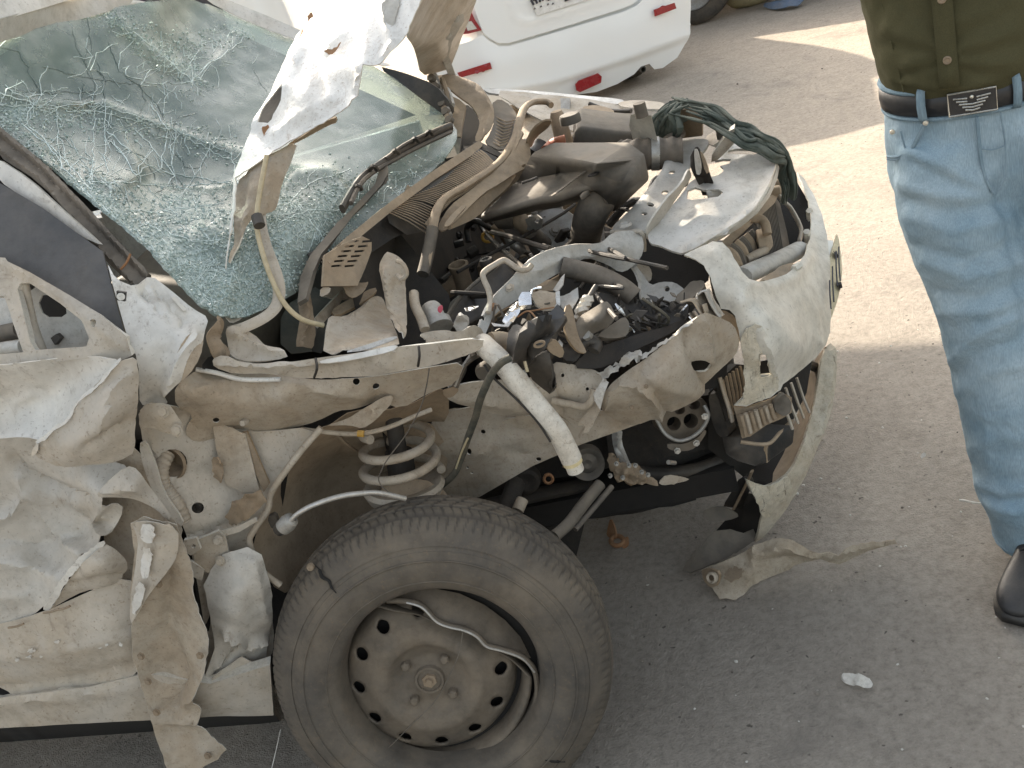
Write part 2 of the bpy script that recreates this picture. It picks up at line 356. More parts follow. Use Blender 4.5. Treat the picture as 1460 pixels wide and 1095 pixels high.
def fabric(name, c1, c2, sc, fold=.5, weave=.10):
    m, t, b = nodes(name); L = t.links; co = N(t, 'ShaderNodeNewGeometry').outputs['Position']
    mp = N(t, 'ShaderNodeMapping'); mp.inputs['Scale'].default_value = (1, 1, weave); L.new(co, mp.inputs[0])
    st = noi(t, mp.outputs[0], 620, 3, .65); big = noi(t, co, sc, 6, .6)
    c = mixc(t, ramp(t, big, [(.3, (0, 0, 0)), (.7, (1, 1, 1))]), c1, c2)
    mm = N(t, 'ShaderNodeMix', data_type='RGBA', blend_type='MULTIPLY'); mm.inputs[0].default_value = 1; L.new(c, mm.inputs[6])
    L.new(ramp(t, st, [(.3, (.80, .80, .82)), (.7, (1.15, 1.15, 1.15))]), mm.inputs[7]); L.new(mm.outputs[2], b.inputs['Base Color'])
    b.inputs['Roughness'].default_value = .95; b.inputs['Specular IOR Level'].default_value = .15
    bu = N(t, 'ShaderNodeBump'); bu.inputs['Strength'].default_value = .35; bu.inputs['Distance'].default_value = .002
    L.new(st, bu.inputs['Height'])
    b2 = N(t, 'ShaderNodeBump'); b2.inputs['Strength'].default_value = fold; b2.inputs['Distance'].default_value = .02
    L.new(noi(t, co, sc*2, 3, .5, .6), b2.inputs['Height']); L.new(bu.outputs[0], b2.inputs['Normal']); L.new(b2.outputs[0], b.inputs['Normal'])
    return m
M['denim'] = fabric('faded_denim', (.20, .30, .37), (.38, .475, .525), 7, .45)
M['denimd'] = fabric('denim_seam', (.16, .24, .29), (.26, .34, .39), 12, .2)
M['shirt'] = fabric('olive_shirt_cloth', (.070, .066, .034), (.092, .086, .046), 6, .25, 1.0)

def glassmat():
    """laminated windscreen: dusty pale green film, crazed white fracture lines, clear facets that mirror the sky"""
    m, t, b = nodes('shattered_laminated_glass'); L = t.links
    P = N(t, 'ShaderNodeNewGeometry').outputs['Position']
    wn = N(t, 'ShaderNodeTexNoise', i_Scale=7.0, i_Detail=3.0); L.new(P, wn.inputs['Vector'])
    va = N(t, 'ShaderNodeVectorMath', operation='MULTIPLY_ADD'); va.inputs[1].default_value = (.09, .09, .09); L.new(wn.outputs['Color'], va.inputs[0]); L.new(P, va.inputs[2]); D = va.outputs[0]
    def crack(scale, w_, rnd=1):
        v = N(t, 'ShaderNodeTexVoronoi', feature='DISTANCE_TO_EDGE', i_Scale=scale, i_Randomness=rnd); L.new(D, v.inputs['Vector'])
        return ramp(t, v.outputs['Distance'], [(0, (1, 1, 1)), (w_, (0, 0, 0))])
    big = crack(6.5, .007); mid = crack(24, .035); fine = crack(150, .17)
    zone = noi(t, P, 3.1, 5, .6, .4)                              # where the sheet is crushed to crumbs
    at_ = N(t, 'ShaderNodeAttribute', attribute_name='crush')
    za = N(t, 'ShaderNodeMath', operation='ADD'); L.new(zone, za.inputs[0]); L.new(at_.outputs['Fac'], za.inputs[1])
    zf = ramp(t, za.outputs[0], [(.62, (0, 0, 0)), (.88, (1, 1, 1))])
    zm = ramp(t, za.outputs[0], [(.40, (0, 0, 0)), (.66, (1, 1, 1))])
    def mul(a, c):
        n = N(t, 'ShaderNodeMath', operation='MULTIPLY', use_clamp=True); L.new(a, n.inputs[0])
        if isinstance(c, float): n.inputs[1].default_value = c
        else: L.new(c, n.inputs[1])
        return n.outputs[0]
    def mx(a, c):
        n = N(t, 'ShaderNodeMath', operation='MAXIMUM'); L.new(a, n.inputs[0]); L.new(c, n.inputs[1]); return n.outputs[0]
    brk = ramp(t, noi(t, P, 42, 4, .7), [(.40, (0, 0, 0)), (.62, (1, 1, 1))])
    cr = mx(mul(mul(mid, brk), mul(zm, 1.0)), mul(mul(fine, brk), mul(zf, .95)))
    film = noi(t, P, 11, 8, .65)
    base = mixc(t, ramp(t, film, [(.35, (0, 0, 0)), (.7, (1, 1, 1))]), (.22, .275, .25), (.36, .385, .35))
    base = mixc(t, mul(zf, .6), base, (.26, .36, .33))
    gr = noi(t, P, 130, 4, .7); base = mixc(t, mul(ramp(t, gr, [(.45, (0, 0, 0)), (.7, (1, 1, 1))]), mul(zf, .9)), base, (.62, .74, .70))
    base = mixc(t, cr, base, (.78, .86, .83))
    base = mixc(t, mul(big, .45), base, (.09, .11, .105))
    L.new(base, b.inputs['Base Color'])
    b.inputs['Roughness'].default_value = .2; b.inputs['Specular IOR Level'].default_value = .9
    tr = N(t, 'ShaderNodeBsdfTransparent'); tr.inputs[0].default_value = (.80, .90, .87, 1)
    al = N(t, 'ShaderNodeMath', operation='MULTIPLY_ADD', use_clamp=True)    # opacity: film of dust, crumbs, cracks
    L.new(mx(mx(mul(zf, .75), cr), mul(ramp(t, film, [(.42, (0, 0, 0)), (.72, (1, 1, 1))]), .55)), al.inputs[0]); al.inputs[1].default_value = .52; al.inputs[2].default_value = .42
    mxs = N(t, 'ShaderNodeMixShader'); L.new(al.outputs[0], mxs.inputs[0]); L.new(tr.outputs[0], mxs.inputs[1]); L.new(b.outputs[0], mxs.inputs[2])
    L.new(mxs.outputs[0], t.nodes['Material Output'].inputs[0])
    bu = N(t, 'ShaderNodeBump'); bu.inputs['Strength'].default_value = .5; bu.inputs['Distance'].default_value = .004
    hh = N(t, 'ShaderNodeMath', operation='ADD'); L.new(cr, hh.inputs[0]); L.new(mul(gr, zf), hh.inputs[1]); L.new(hh.outputs[0], bu.inputs['Height']); L.new(bu.outputs[0], b.inputs['Normal'])
    return m
M['glass'] = glassmat()
def plain(name, c, r=.3, spec=.6, tr=0):
    m, t, b = nodes(name); b.inputs['Base Color'].default_value = (*c, 1); b.inputs['Roughness'].default_value = r; b.inputs['Specular IOR Level'].default_value = spec
    if tr: b.inputs['Transmission Weight'].default_value = tr; b.inputs['IOR'].default_value = 1.5
    return m
M['carwhite'] = plain('clean_white_paint', (.84, .835, .80), .18, .5)
M['crumb'] = plain('glass_crumb', (.60, .70, .65), .12, .9, .35); M['crack'] = plain('white_fracture', (.74, .83, .80), .35); M['crackd'] = plain('dark_fracture', (.14, .17, .16), .3)

def groundmat():
    m, t, b = nodes('dusty_asphalt'); L = t.links; P = N(t, 'ShaderNodeNewGeometry').outputs['Position']
    n1 = noi(t, P, 1.3, 8, .62, .3); n2 = noi(t, P, 7, 8, .7); n3 = noi(t, P, 60, 6, .75); n4 = noi(t, P, 240, 3, .6)
    c = mixc(t, ramp(t, n1, [(.36, (0, 0, 0)), (.66, (1, 1, 1))]), (.27, .238, .20), (.36, .32, .27))
    wv = N(t, 'ShaderNodeTexNoise', i_Scale=45.0, i_Detail=3.0); L.new(P, wv.inputs['Vector']); dv = N(t, 'ShaderNodeVectorMath', operation='MULTIPLY_ADD'); dv.inputs[1].default_value = (.03, .03, .03); L.new(wv.outputs['Color'], dv.inputs[0]); L.new(P, dv.inputs[2]); D2 = dv.outputs[0]
    # dust lies thicker away from the parked wreck
    sx = N(t, 'ShaderNodeSeparateXYZ'); L.new(P, sx.inputs[0])
    mr = N(t, 'ShaderNodeMapRange'); L.new(sx.outputs['Y'], mr.inputs[0]); mr.inputs[1].default_value = .8; mr.inputs[2].default_value = 4.5
    c = mixc(t, mr.outputs[0], c, mixc(t, ramp(t, n2, [(.3, (0, 0, 0)), (.7, (1, 1, 1))]), (.39, .33, .262), (.48, .405, .325)))
    c = mixc(t, ramp(t, n2, [(.60, (0, 0, 0)), (.72, (.5, .5, .5))]), c, (.17, .148, .122))
    sp = ramp(t, n3, [(.30, (.6, .6, .6)), (.5, (1, 1, 1)), (.72, (1.3, 1.3, 1.3))])
    mm = N(t, 'ShaderNodeMix', data_type='RGBA', blend_type='MULTIPLY'); mm.inputs[0].default_value = .75; L.new(c, mm.inputs[6]); L.new(sp, mm.inputs[7]); c = mm.outputs[2]
    v = N(t, 'ShaderNodeTexVoronoi', i_Scale=62.0); L.new(D2, v.inputs['Vector'])
    rsel = ramp(t, v.outputs['Color'], [(.80, (0, 0, 0)), (.82, (1, 1, 1))]); vd = ramp(t, v.outputs['Distance'], [(.16, (1, 1, 1)), (.26, (0, 0, 0))])
    k = N(t, 'ShaderNodeMath', operation='MULTIPLY'); L.new(rsel, k.inputs[0]); L.new(vd, k.inputs[1])
    c = mixc(t, k.outputs[0], c, (.11, .096, .08))
    st1 = noi(t, P, 2.6, 9, .7, .9); c = mixc(t, ramp(t, st1, [(.56, (0, 0, 0)), (.68, (.55, .55, .55))]), c, (.20, .178, .152))
    mpx = N(t, 'ShaderNodeMapping'); mpx.inputs['Scale'].default_value = (1.2, 9, 1); mpx.inputs['Rotation'].default_value = (0, 0, .5); L.new(P, mpx.inputs[0]); c = mixc(t, ramp(t, noi(t, mpx.outputs[0], 3, 8, .75, .5), [(.60, (0, 0, 0)), (.70, (.4, .4, .4))]), c, (.185, .16, .132))
    v2 = N(t, 'ShaderNodeTexVoronoi', i_Scale=95.0); L.new(D2, v2.inputs['Vector'])
    r2 = ramp(t, v2.outputs['Color'], [(.86, (0, 0, 0)), (.88, (1, 1, 1))]); d2 = ramp(t, v2.outputs['Distance'], [(.12, (1, 1, 1)), (.2, (0, 0, 0))])
    k2 = N(t, 'ShaderNodeMath', operation='MULTIPLY'); L.new(r2, k2.inputs[0]); L.new(d2, k2.inputs[1]); c = mixc(t, k2.outputs[0], c, (.38, .35, .30))
    L.new(c, b.inputs['Base Color']); b.inputs['Roughness'].default_value = .92; b.inputs['Specular IOR Level'].default_value = .25
    bu = N(t, 'ShaderNodeBump'); bu.inputs['Strength'].default_value = .55; bu.inputs['Distance'].default_value = .012
    s = N(t, 'ShaderNodeMath', operation='ADD'); L.new(n3, s.inputs[0]); L.new(n4, s.inputs[1]); s2 = N(t, 'ShaderNodeMath', operation='ADD'); L.new(s.outputs[0], s2.inputs[0]); L.new(n2, s2.inputs[1])
    L.new(s2.outputs[0], bu.inputs['Height']); L.new(bu.outputs[0], b.inputs['Normal'])
    return m
M['ground'] = groundmat()
# ---------------------------------------------------------------- ground
def make_ground():
    # fine near sheet with slight unevenness, welded to a coarse skirt that runs to the horizon
    vs = []; fs = []; xs = np.r_[-200, -60, -20, -9, np.linspace(-5, 6, 90), 9, 20, 60, 200]; ys = np.r_[-60, -20, -6, np.linspace(-2.5, 10, 100), 14, 25, 60, 120, 300]
    for y in ys:
        for x in xs:
            e = max(0, 1-max(abs(x-.5)/5.4, abs(y-3.7)/6.3))
            vs.append((x, y, (.010*noise.noise(V((x*1.1, y*1.1, 0)))+.004*noise.noise(V((x*4, y*4, 3)))-.006)*min(1, e*4)))
    n = len(xs)
    for j in range(len(ys)-1):
        for i in range(n-1): fs.append((j*n+i, j*n+i+1, (j+1)*n+i+1, (j+1)*n+i))
    kind(link('ground', mesh('ground', vs, fs), M['ground']), 'structure')
make_ground()
def scatter(name, n, area, rmin, rmax, mat, seed):
    rnd = random.Random(seed); bm = bmesh.new()
    for _ in range(n):
        x = rnd.uniform(area[0], area[1]); y = rnd.uniform(area[2], area[3]); r = rnd.uniform(rmin, rmax)*(1 if rnd.random() < .9 else 2)
        M4 = Matrix.Translation((x, y, r*.15)) @ Matrix.Rotation(rnd.uniform(0, 6.28), 4, 'Z') @ Matrix.Diagonal((r*rnd.uniform(.7, 1.6), r, r*rnd.uniform(.35, .8), 1))
        bmesh.ops.create_icosphere(bm, subdivisions=1, radius=1, matrix=M4)
    for v in bm.verts: v.co += V((rnd.uniform(-1, 1), rnd.uniform(-1, 1), rnd.uniform(-1, 1)))*rmin*.35
    me = bpy.data.meshes.new(name); bm.to_mesh(me); bm.free(); kind(link(name, me, mat, None, False), 'stuff')
M['pebble'] = dusty('pebble_stone', (.20, .175, .145), (.3, .25, .19), .4, .9, st=.3, sc=40)
M['darkbit'] = dusty('dark_grit', (.05, .044, .038), (.16, .13, .1), .4, .9, st=.1, sc=40)
scatter('grit', 500, (-.2, 3.2, .0, 6.5), .0015, .0035, M['pebble'], 3)
scatter('dark_grit', 90, (.1, 3.0, -.3, 5), .0015, .004, M['darkbit'], 8)
scatter('paint_flakes', 130, (-.1, 1.6, -.5, 1.6), .0015, .004, M['paper'], 12)
# ---------------------------------------------------------------- wrecked car
CAR = thing('wrecked_car', 'crashed dusty white car with torn front, buckled bonnet and shattered windscreen', 'car', (-.6, .85, 0))
W_ = lambda k: M[k]
def pl(name, out, m, **k): return plate(name, out, M[m], k.pop('parent', CAR), **k)
def tb(name, pts, r, m, **k): return tube(name, pts, r, M[m], k.pop('parent', CAR), **k)

# --- cabin behind and beside the frame's edge (seen at its edge, throws the shade)
def cabin():
    prof = [(-.56, 1.50), (-.70, 1.53), (-1.2, 1.55), (-1.9, 1.53), (-2.35, 1.44)]
    vs = []; fs = []; ny = 9
    for x, z in prof:
        for j in range(ny):
            t = j/(ny-1); y = .46+(1.34-.46)*t if x > -.6 else .24+(1.46-.24)*t
            vs.append((x-(.02 if 0 < j < ny-1 else 0), y, z-.05*(2*t-1)**4))
    for i in range(len(prof)-1):
        for j in range(ny-1): a = i*ny+j; fs.append((a, a+1, a+ny+1, a+ny))
    o = link('roof', mesh('roof', vs, fs), M['white'], CAR); o.modifiers.new('t', 'SOLIDIFY').thickness = .02
    for nm, pts, m in (('rear_side', [(-1.2, .06, .30), (-1.2, -.0, .9), (-1.9, .0, .95), (-3.3, .08, .95), (-3.35, .12, .45), (-2.9, .05, .3)], 'cream'),
                       ('rear_side', [(-1.2, 1.66, .30), (-1.2, 1.70, .9), (-1.9, 1.70, .95), (-3.3, 1.6, .95), (-3.35, 1.58, .45), (-2.9, 1.65, .3)], 'white')):
        o = link(nm, mesh(nm, pts, [tuple(range(len(pts)))]), M[m], CAR, False); o.modifiers.new('t', 'SOLIDIFY').thickness = .04
    for nm, y0, y1 in (('side_window', .02, .24), ('side_window', 1.68, 1.46)):
        pts = [(-1.15, y0, .93), (-1.2, y1, 1.46), (-2.2, y1, 1.44), (-2.6, y0, .95)]
        o = link(nm, mesh(nm, pts, [(0, 1, 2, 3)]), M['panel'], CAR, False); o.modifiers.new('t', 'SOLIDIFY').thickness = .01
    bx = [(-2.35, .26, 1.44), (-2.35, 1.44, 1.44), (-2.85, 1.58, .98), (-2.85, .12, .98)]
    o = link('rear_window', mesh('rear_window', bx, [(0, 1, 2, 3)]), M['panel'], CAR, False); o.modifiers.new('t', 'SOLIDIFY').thickness = .01
    bx = [(-2.85, .08, .97), (-2.85, 1.62, .97), (-3.4, 1.55, .93), (-3.4, .15, .93)]
    o = link('boot_lid', mesh('boot_lid', bx, [(0, 1, 2, 3)]), M['white'], CAR, False); o.modifiers.new('t', 'SOLIDIFY').thickness = .02
    bx = [(-3.4, .15, .93), (-3.4, 1.55, .93), (-3.45, 1.55, .3), (-3.45, .15, .3)]
    o = link('rear_panel', mesh('rear_panel', bx, [(0, 1, 2, 3)]), M['white'], CAR, False); o.modifiers.new('t', 'SOLIDIFY').thickness = .02
    for y in (.0, 1.52):
        lathe('rear_wheel', (-2.6, y, .31), (0, 1, 0), [(.0, .05), (.18, .05), (.19, .0), (.28, .0), (.31, .02), (.31, .16), (.28, .19), (0, .19)], M['tyre'], CAR, 40)
    box('floor_pan', (-1.75, .85, .28), (3.0, 1.5, .06), M['shade_grime'], CAR)
    # far side of the body and far front wheel
    lathe('front_wheel', (.02, 1.52, .31), (0, 1, 0), [(.0, .05), (.18, .05), (.19, .0), (.28, .0), (.31, .02), (.31, .16), (.28, .19), (0, .19)], M['tyre'], CAR, 40)
    pts = [(-1.2, 1.68, .3), (-1.2, 1.71, .92), (-.1, 1.70, .93), (-.1, 1.68, .3)]
    o = link('far_window', mesh('far_window', [(-1.2, 1.70, .9), (-1.2, 1.48, 1.47), (-.62, 1.46, 1.47), (-.1, 1.68, .95)], [(0, 1, 2, 3)]), M['panel'], CAR, False); o = link('far_door', mesh('far_door', pts, [(0, 1, 2, 3)]), M['white'], CAR, False); o.modifiers.new('t', 'SOLIDIFY').thickness = .03  # opaque far window added to stop sun leaking through the cabin
    # cabin: dash, seats, steering wheel
    box('dashboard', (-.42, .86, .86), (.42, 1.3, .2), M['graypl'], CAR, Matrix.Rotation(R(12), 3, 'Y'), .05)
    for y in (.48, 1.2):
        s = box('seat', (-1.15, y, .5), (.5, .48, .2), M['graypl'], CAR, None, .06)
        box('seat_back', (-1.45, y, .85), (.16, .48, .75), M['graypl'], s, Matrix.Rotation(R(-18), 3, 'Y'), .06)
        box('head_rest', (-1.58, y, 1.30), (.1, .26, .18), M['graypl'], s, Matrix.Rotation(R(-18), 3, 'Y'), .04)
    c = V((-.72, .48, .95)); a = V((-.85, 0, .5)).normalized()
    pts = [c+(V((0, 1, 0))*math.cos(t)+a.cross(V((0, 1, 0)))*math.sin(t))*.185 for t in np.linspace(0, 2*math.pi, 30)]
    sw = tube('steering_wheel', pts, .014, M['black'], CAR, world=True, sm=1)
    box('hub', c, (.05, .12, .1), M['black'], sw); 
    for t in (0.2, 2.94, 4.71): tube('spoke', [c, c+(V((0, 1, 0))*math.cos(t)+a.cross(V((0, 1, 0)))*math.sin(t))*.18], .012, M['black'], sw, world=True, sm=1)
cabin()

# --- windscreen
GO = [(298, 447, .125), (230, 380, .16), (150, 305, .21), (60, 235, .28), (-20, 172, .335), (-30, 62, .45), (60, 38, .6), (150, 14, .82), (230, -2, 1.02), (287, 0, 1.25),
      (365, 38, 1.30), (460, 72, 1.30), (545, 97, 1.28), (640, 165, 1.2), (655, 192, 1.08), (640, 222, .95), (600, 258, .78), (560, 291, .63), (500, 340, .47), (462, 376, .37), (428, 414, .30), (395, 432, .25), (345, 455, .18)]
g = plate('windscreen', GO, M['glass'], CAR, ctrl=[(300, 330, .30), (330, 380, .26), (250, 250, .55), (350, 240, .62), (200, 120, .72), (420, 300, .42), (300, 190, .72), (120, 180, .50), (450, 180, .86), (380, 400, .26), (270, 380, .215), (250, 110, .86), (180, 250, .40)],
          t=.005, res=7, amp=.0008, ns=16, jag=.6, seed=5,
          ridges=[([(0, 135), (60, 152), (140, 150), (200, 172), (290, 205), (345, 222)], 0.0063, 7), ([(140, 15), (150, 90), (150, 150), (140, 190), (135, 260)], 0.0018, 4), ([(100, 40), (130, 110), (138, 150)], 0.0018, 4),
                  ([(165, 30), (230, 90), (275, 118), (310, 90), (350, 50)], 0.0072, 12), ([(30, 190), (120, 300), (200, 350), (300, 400)], 0.0063, 18), ([(275, 118), (240, 110), (180, 60)], -0.0054, 10),
                  ([(150, 160), (200, 250), (160, 270), (130, 255)], 0.0045, 8), ([(200, 250), (300, 265), (340, 250)], -0.0045, 8), ([(385, 300), (420, 250), (470, 245), (500, 290)], 0.0063, 8), ([(300, 330), (340, 380), (320, 420)], 0.0081, 14)])
def crush_attr(o):
    # how finely each spot of the laminated sheet is broken: blows near the pillar foot, the wiper and the top corner
    me = o.data; a = me.attributes.new('crush', 'FLOAT', 'POINT'); vals = []
    q = np.array([((IX.dot(v.co-CAM_O))/(FW.dot(v.co-CAM_O))*FPX+PW/2, (IY.dot(v.co-CAM_O))/(FW.dot(v.co-CAM_O))*FPX+PH/2) for v in me.vertices])
    z = np.zeros(len(q))
    for line, amp, wd in [([(130, 300), (210, 350), (280, 400), (340, 420)], .5, 45), ([(0, 150), (80, 165), (150, 175), (240, 185), (330, 215)], .30, 20), ([(400, 300), (440, 320), (480, 280)], .42, 42),
                          ([(160, 25), (250, 85), (275, 110)], .42, 24), ([(270, 55), (350, 50)], .3, 16), ([(370, 330), (400, 400), (340, 440)], .5, 30), ([(20, 180), (100, 270), (150, 300)], .38, 24), ([(260, 300), (330, 330)], .36, 40), ([(550, 260), (600, 225)], .2, 20)]:
        z += amp*np.exp(-(segd(q, line)/wd)**2)
    z -= .16
    a.data.foreach_set('value', z.astype(np.float32))
crush_attr(g)
def fractures():
    """the cracks of the windscreen as thin raised seams lying on the sheet, and the loose crumbs where it is crushed"""
    from mathutils.bvhtree import BVHTree
    me = g.data; bvh = BVHTree.FromPolygons([v.co.copy() for v in me.vertices], [tuple(p.vertices) for p in me.polygons]); rnd = random.Random(31)
    cr = np.zeros(len(me.vertices), np.float32); me.attributes['crush'].data.foreach_get('value', cr)
    def on(px, py):
        h, n, i, d = bvh.ray_cast(CAM_O, ray(px, py).normalized())
        return (h-ray(px, py).normalized()*.0015, n, i) if h else None
    def draw(bm, line, r, jit=2.0, step=7):
        P = []; L = np.array(line, float)
        for a, b in zip(L[:-1], L[1:]):
            k = max(1, int(np.linalg.norm(b-a)/step))
            for j in range(k): q = a+(b-a)*j/k; P.append((q[0]+rnd.gauss(0, jit), q[1]+rnd.gauss(0, jit)))
        P.append(tuple(L[-1])); Q = [on(*p) for p in P]; Q = [q[0] for q in Q if q]
        if len(Q) > 1: tube_bm(bm, Q, [r*rnd.uniform(.6, 1.3) for _ in Q], 3, 1, False)
    bw = bmesh.new(); bd = bmesh.new()
    main = [[(0, 132), (60, 150), (100, 150), (140, 148), (190, 165), (245, 182), (300, 205), (335, 222)], [(0, 150), (50, 152), (130, 158), (200, 172), (260, 192), (332, 230)], [(103, 38), (110, 70), (128, 100), (135, 120), (132, 150)], [(125, 28), (132, 80), (148, 110), (150, 140)],
            [(150, 140), (150, 200), (152, 260), (140, 262)], [(82, 150), (82, 195), (88, 250)], [(135, 155), (132, 230), (128, 262)], [(0, 68), (25, 72), (45, 110), (60, 135)], [(155, 60), (170, 100), (200, 125), (225, 150), (235, 165)], [(60, 95), (130, 112), (200, 122)], [(10, 128), (80, 132), (135, 130)],
            [(190, 180), (215, 210), (250, 250), (240, 262)], [(150, 185), (185, 215), (230, 245), (330, 262)], [(130, 258), (200, 262), (260, 266), (330, 258)], [(160, 200), (195, 250)], [(250, 190), (245, 235), (252, 262)], [(300, 205), (285, 240), (262, 275), (235, 300)], [(30, 175), (70, 210), (100, 250), (150, 300), (200, 335), (240, 380)],
            [(40, 178), (90, 225), (130, 270)], [(330, 230), (350, 300), (330, 360), (345, 420)], [(215, 150), (240, 185), (230, 240)], [(270, 118), (300, 90), (345, 60)], [(275, 118), (250, 92), (190, 45)], [(180, 108), (225, 120), (275, 118)], [(400, 300), (440, 262), (500, 240)], [(395, 320), (440, 300), (490, 300)], [(420, 290), (455, 330), (470, 350)], [(360, 100), (380, 130), (385, 150)], [(210, 320), (280, 345), (330, 340)], [(180, 300), (230, 300), (320, 290)]]
    for k, L in enumerate(main):
        draw(bd if k in (2, 3, 7, 8, 9, 10, 27) else bw, L, .0007 if k in (2, 3, 7, 8, 9, 10, 27) else .0010, 1.2)
        if k < 26:
            for _ in range(4):
                a = rnd.choice(L); t = rnd.uniform(0, 6.28); l = rnd.uniform(12, 55); draw(bw if rnd.random() < .7 else bd, [a, (a[0]+l*math.cos(t)*.5, a[1]+l*math.sin(t)*.5), (a[0]+l*math.cos(t+.4), a[1]+l*math.sin(t+.4))], .0007, 1.2)
    zones = [((200, 330), 70, 90), ((120, 250), 45, 60), ((300, 390), 50, 90), ((440, 300), 45, 80), ((250, 85), 35, 60), ((150, 160), 60, 40), ((270, 200), 50, 40), ((310, 62), 35, 25), ((580, 260), 45, 50), ((60, 150), 40, 30)]
    for (cx, cy), rad, n in zones:
        for _ in range(n):
            a = (cx+rnd.gauss(0, rad*.6), cy+rnd.gauss(0, rad*.45)); t = rnd.uniform(0, 3.14); l = rnd.uniform(5, 24)
            draw(bw, [a, (a[0]+l*math.cos(t), a[1]+l*math.sin(t))], .0006, 1.0, 5)
    kind(fin('crack', bw, M['crack'], g), 'stuff'); kind(fin('crack', bd, M['crackd'], g), 'stuff')
    bm = bmesh.new(); made = 0
    for _ in range(26000):
        if made > 5200: break
        px, py = rnd.uniform(0, 660), rnd.uniform(0, 460); q = on(px, py)
        if not q: continue
        c = float(np.mean([cr[v] for v in me.polygons[q[2]].vertices]))
        if rnd.random() > max(0, c+.12)*1.6: continue
        made += 1; r = rnd.uniform(.0012, .0034); M4 = Matrix.Translation(q[0]) @ Matrix.Rotation(rnd.uniform(0, 6.3), 4, V((rnd.random(), rnd.random(), rnd.random()+.1))) @ Matrix.Diagonal((r, r*rnd.uniform(.6, 1.2), r*.6, 1))
        bmesh.ops.create_cube(bm, size=1.4, matrix=M4)
    me2 = bpy.data.meshes.new('glass_crumb'); bm.to_mesh(me2); bm.free(); kind(link('glass_crumb', me2, M['crumb'], g, False), 'stuff')
fractures()
pl('screen_surround', [(287, -2, 1.24), (365, 36, 1.29), (460, 70, 1.29), (545, 95, 1.27), (560, 92, 1.30), (460, 58, 1.32), (400, 30, 1.33), (330, 2, 1.30), (300, -12, 1.26)], 'white', amp=.001)
pl('pillar_cover', [(535, 93, 1.27), (575, 103, 1.26), (620, 120, 1.22), (645, 150, 1.19), (645, 172, 1.19), (625, 158, 1.2), (590, 133, 1.23)], 'black', t=.01)
pl('headlining_edge', [(-20, 66, .44), (60, 42, .6), (150, 18, .8), (195, 2, .95), (190, -20, .95), (120, -10, .78), (60, 10, .6), (-20, 32, .43)], 'grey', amp=.002)
pl('roof_front_edge', [(-30, 38, .43), (40, 18, .55), (125, -8, .75), (140, -40, .8), (-40, -40, .5)], 'white', t=.01)

# --- near pillar and its rubbers
pt = pl('pillar_trim', [(-10, 172, .315), (60, 229, .26), (130, 300, .20), (180, 356, .165), (214, 388, .145), (206, 402, .135), (194, 411, .13), (150, 372, .155), (110, 322, .185), (60, 262, .235), (-10, 218, .29)], 'rubber', t=.01, res=4,
        ridges=[([(-10, 190), (60, 245), (130, 318), (205, 398)], -.004, 3), ([(-10, 205), (60, 255), (120, 328), (195, 407)], .005, 3), ([(-10, 178), (60, 234), (130, 306), (210, 392)], .004, 4)])
tb('trim_clip', [(186, 362, .15), (180, 375, .14), (172, 384, .135)], .002, 'rust', parent=pt)
pl('door_frame_edge', [(-10, 222, .28), (40, 254, .235), (90, 300, .19), (135, 340, .16), (145, 350, .15), (118, 338, .165), (60, 300, .20), (-10, 252, .265)], 'white', t=.006)
sp = pl('dark_panel', [(-10, 255, .24), (60, 296, .19), (118, 338, .15), (146, 358, .13), (160, 410, .09), (178, 477, .05), (142, 450, .05), (100, 422, .08), (43, 389, .12), (-10, 362, .15)], 'panel', t=.004, curve=False, amp=.0008)
ap = pl('pillar_base', [(152, 372, .13), (165, 398, .10), (193, 409, .115), (214, 391, .135), (241, 411, .135), (275, 440, .13), (298, 453, .125), (291, 475, .10), (285, 510, .06), (262, 540, .045), (240, 555, .05), (234, 562, .06), (240, 577, .06), (215, 580, .05), (200, 577, .04), (197, 513, .03), (182, 482, .04), (173, 450, .06), (160, 400, .09)], 'white',
        ctrl=[(262, 480, .07), (235, 450, .09), (240, 500, .055), (215, 540, .04)], amp=.002, res=7,
        ridges=[([(200, 415), (253, 466), (262, 460)], -.006, 3.5), ([(200, 415), (212, 403), (262, 455)], -.006, 3.5), ([(240, 555), (255, 520), (275, 480)], .012, 9), ([(190, 470), (215, 475)], -.003, 2)])
pl('dusty_corner', [(290, 476, .098), (286, 510, .056), (264, 541, .041), (240, 556, .046), (236, 545, .042), (247, 515, .044), (262, 483, .058), (278, 470, .08)], 'tan', amp=.003, res=6)
tb('screw', [(172, 423, .058), (172.5, 423, .04)], .006, 'steel', parent=ap)
pl('clip', [(166, 415, .058), (179, 417, .058), (178, 430, .056), (166, 428, .056)], 'black', v=.056, t=.005, curve=False, parent=ap)
pl('slot_edge', [(244, 424, .115), (249, 422, .118), (266, 441, .115), (262, 444, .112)], 'white', t=.006, curve=False, parent=ap)

# --- front door: upper frame with its window hole, folded skin, crumpled lower half
df = pl('door_frame', [(-15, 360, .13), (43, 388, .09), (100, 421, .05), (143, 448, .03), (180, 480, .015), (188, 507, .01), (168, 516, .01), (133, 510, .0), (50, 519, .0), (-15, 521, .0)], 'cream', curve=False, amp=.0015, res=6, t=.012,
        holes=[[(25, 412), (30, 404), (43, 404), (87, 433), (117, 457), (127, 482), (123, 494), (50, 499), (43, 487)], ell(135, 461, 4, 6), [(-30, 420), (6, 422), (18, 460), (33, 502), (-30, 508)]],
        ridges=[([(0, 372), (50, 398), (110, 440), (175, 495)], .004, 6)])
pl('door_inner', [(-10, 380, .17), (60, 395, .13), (128, 450, .10), (135, 505, .08), (40, 512, .08), (-10, 510, .1)], 'grey', t=.003, curve=False, res=8, holes=[[(55, 432), (60, 421), (75, 420), (94, 438), (95, 447), (88, 452), (68, 452), (60, 446)]], parent=df)
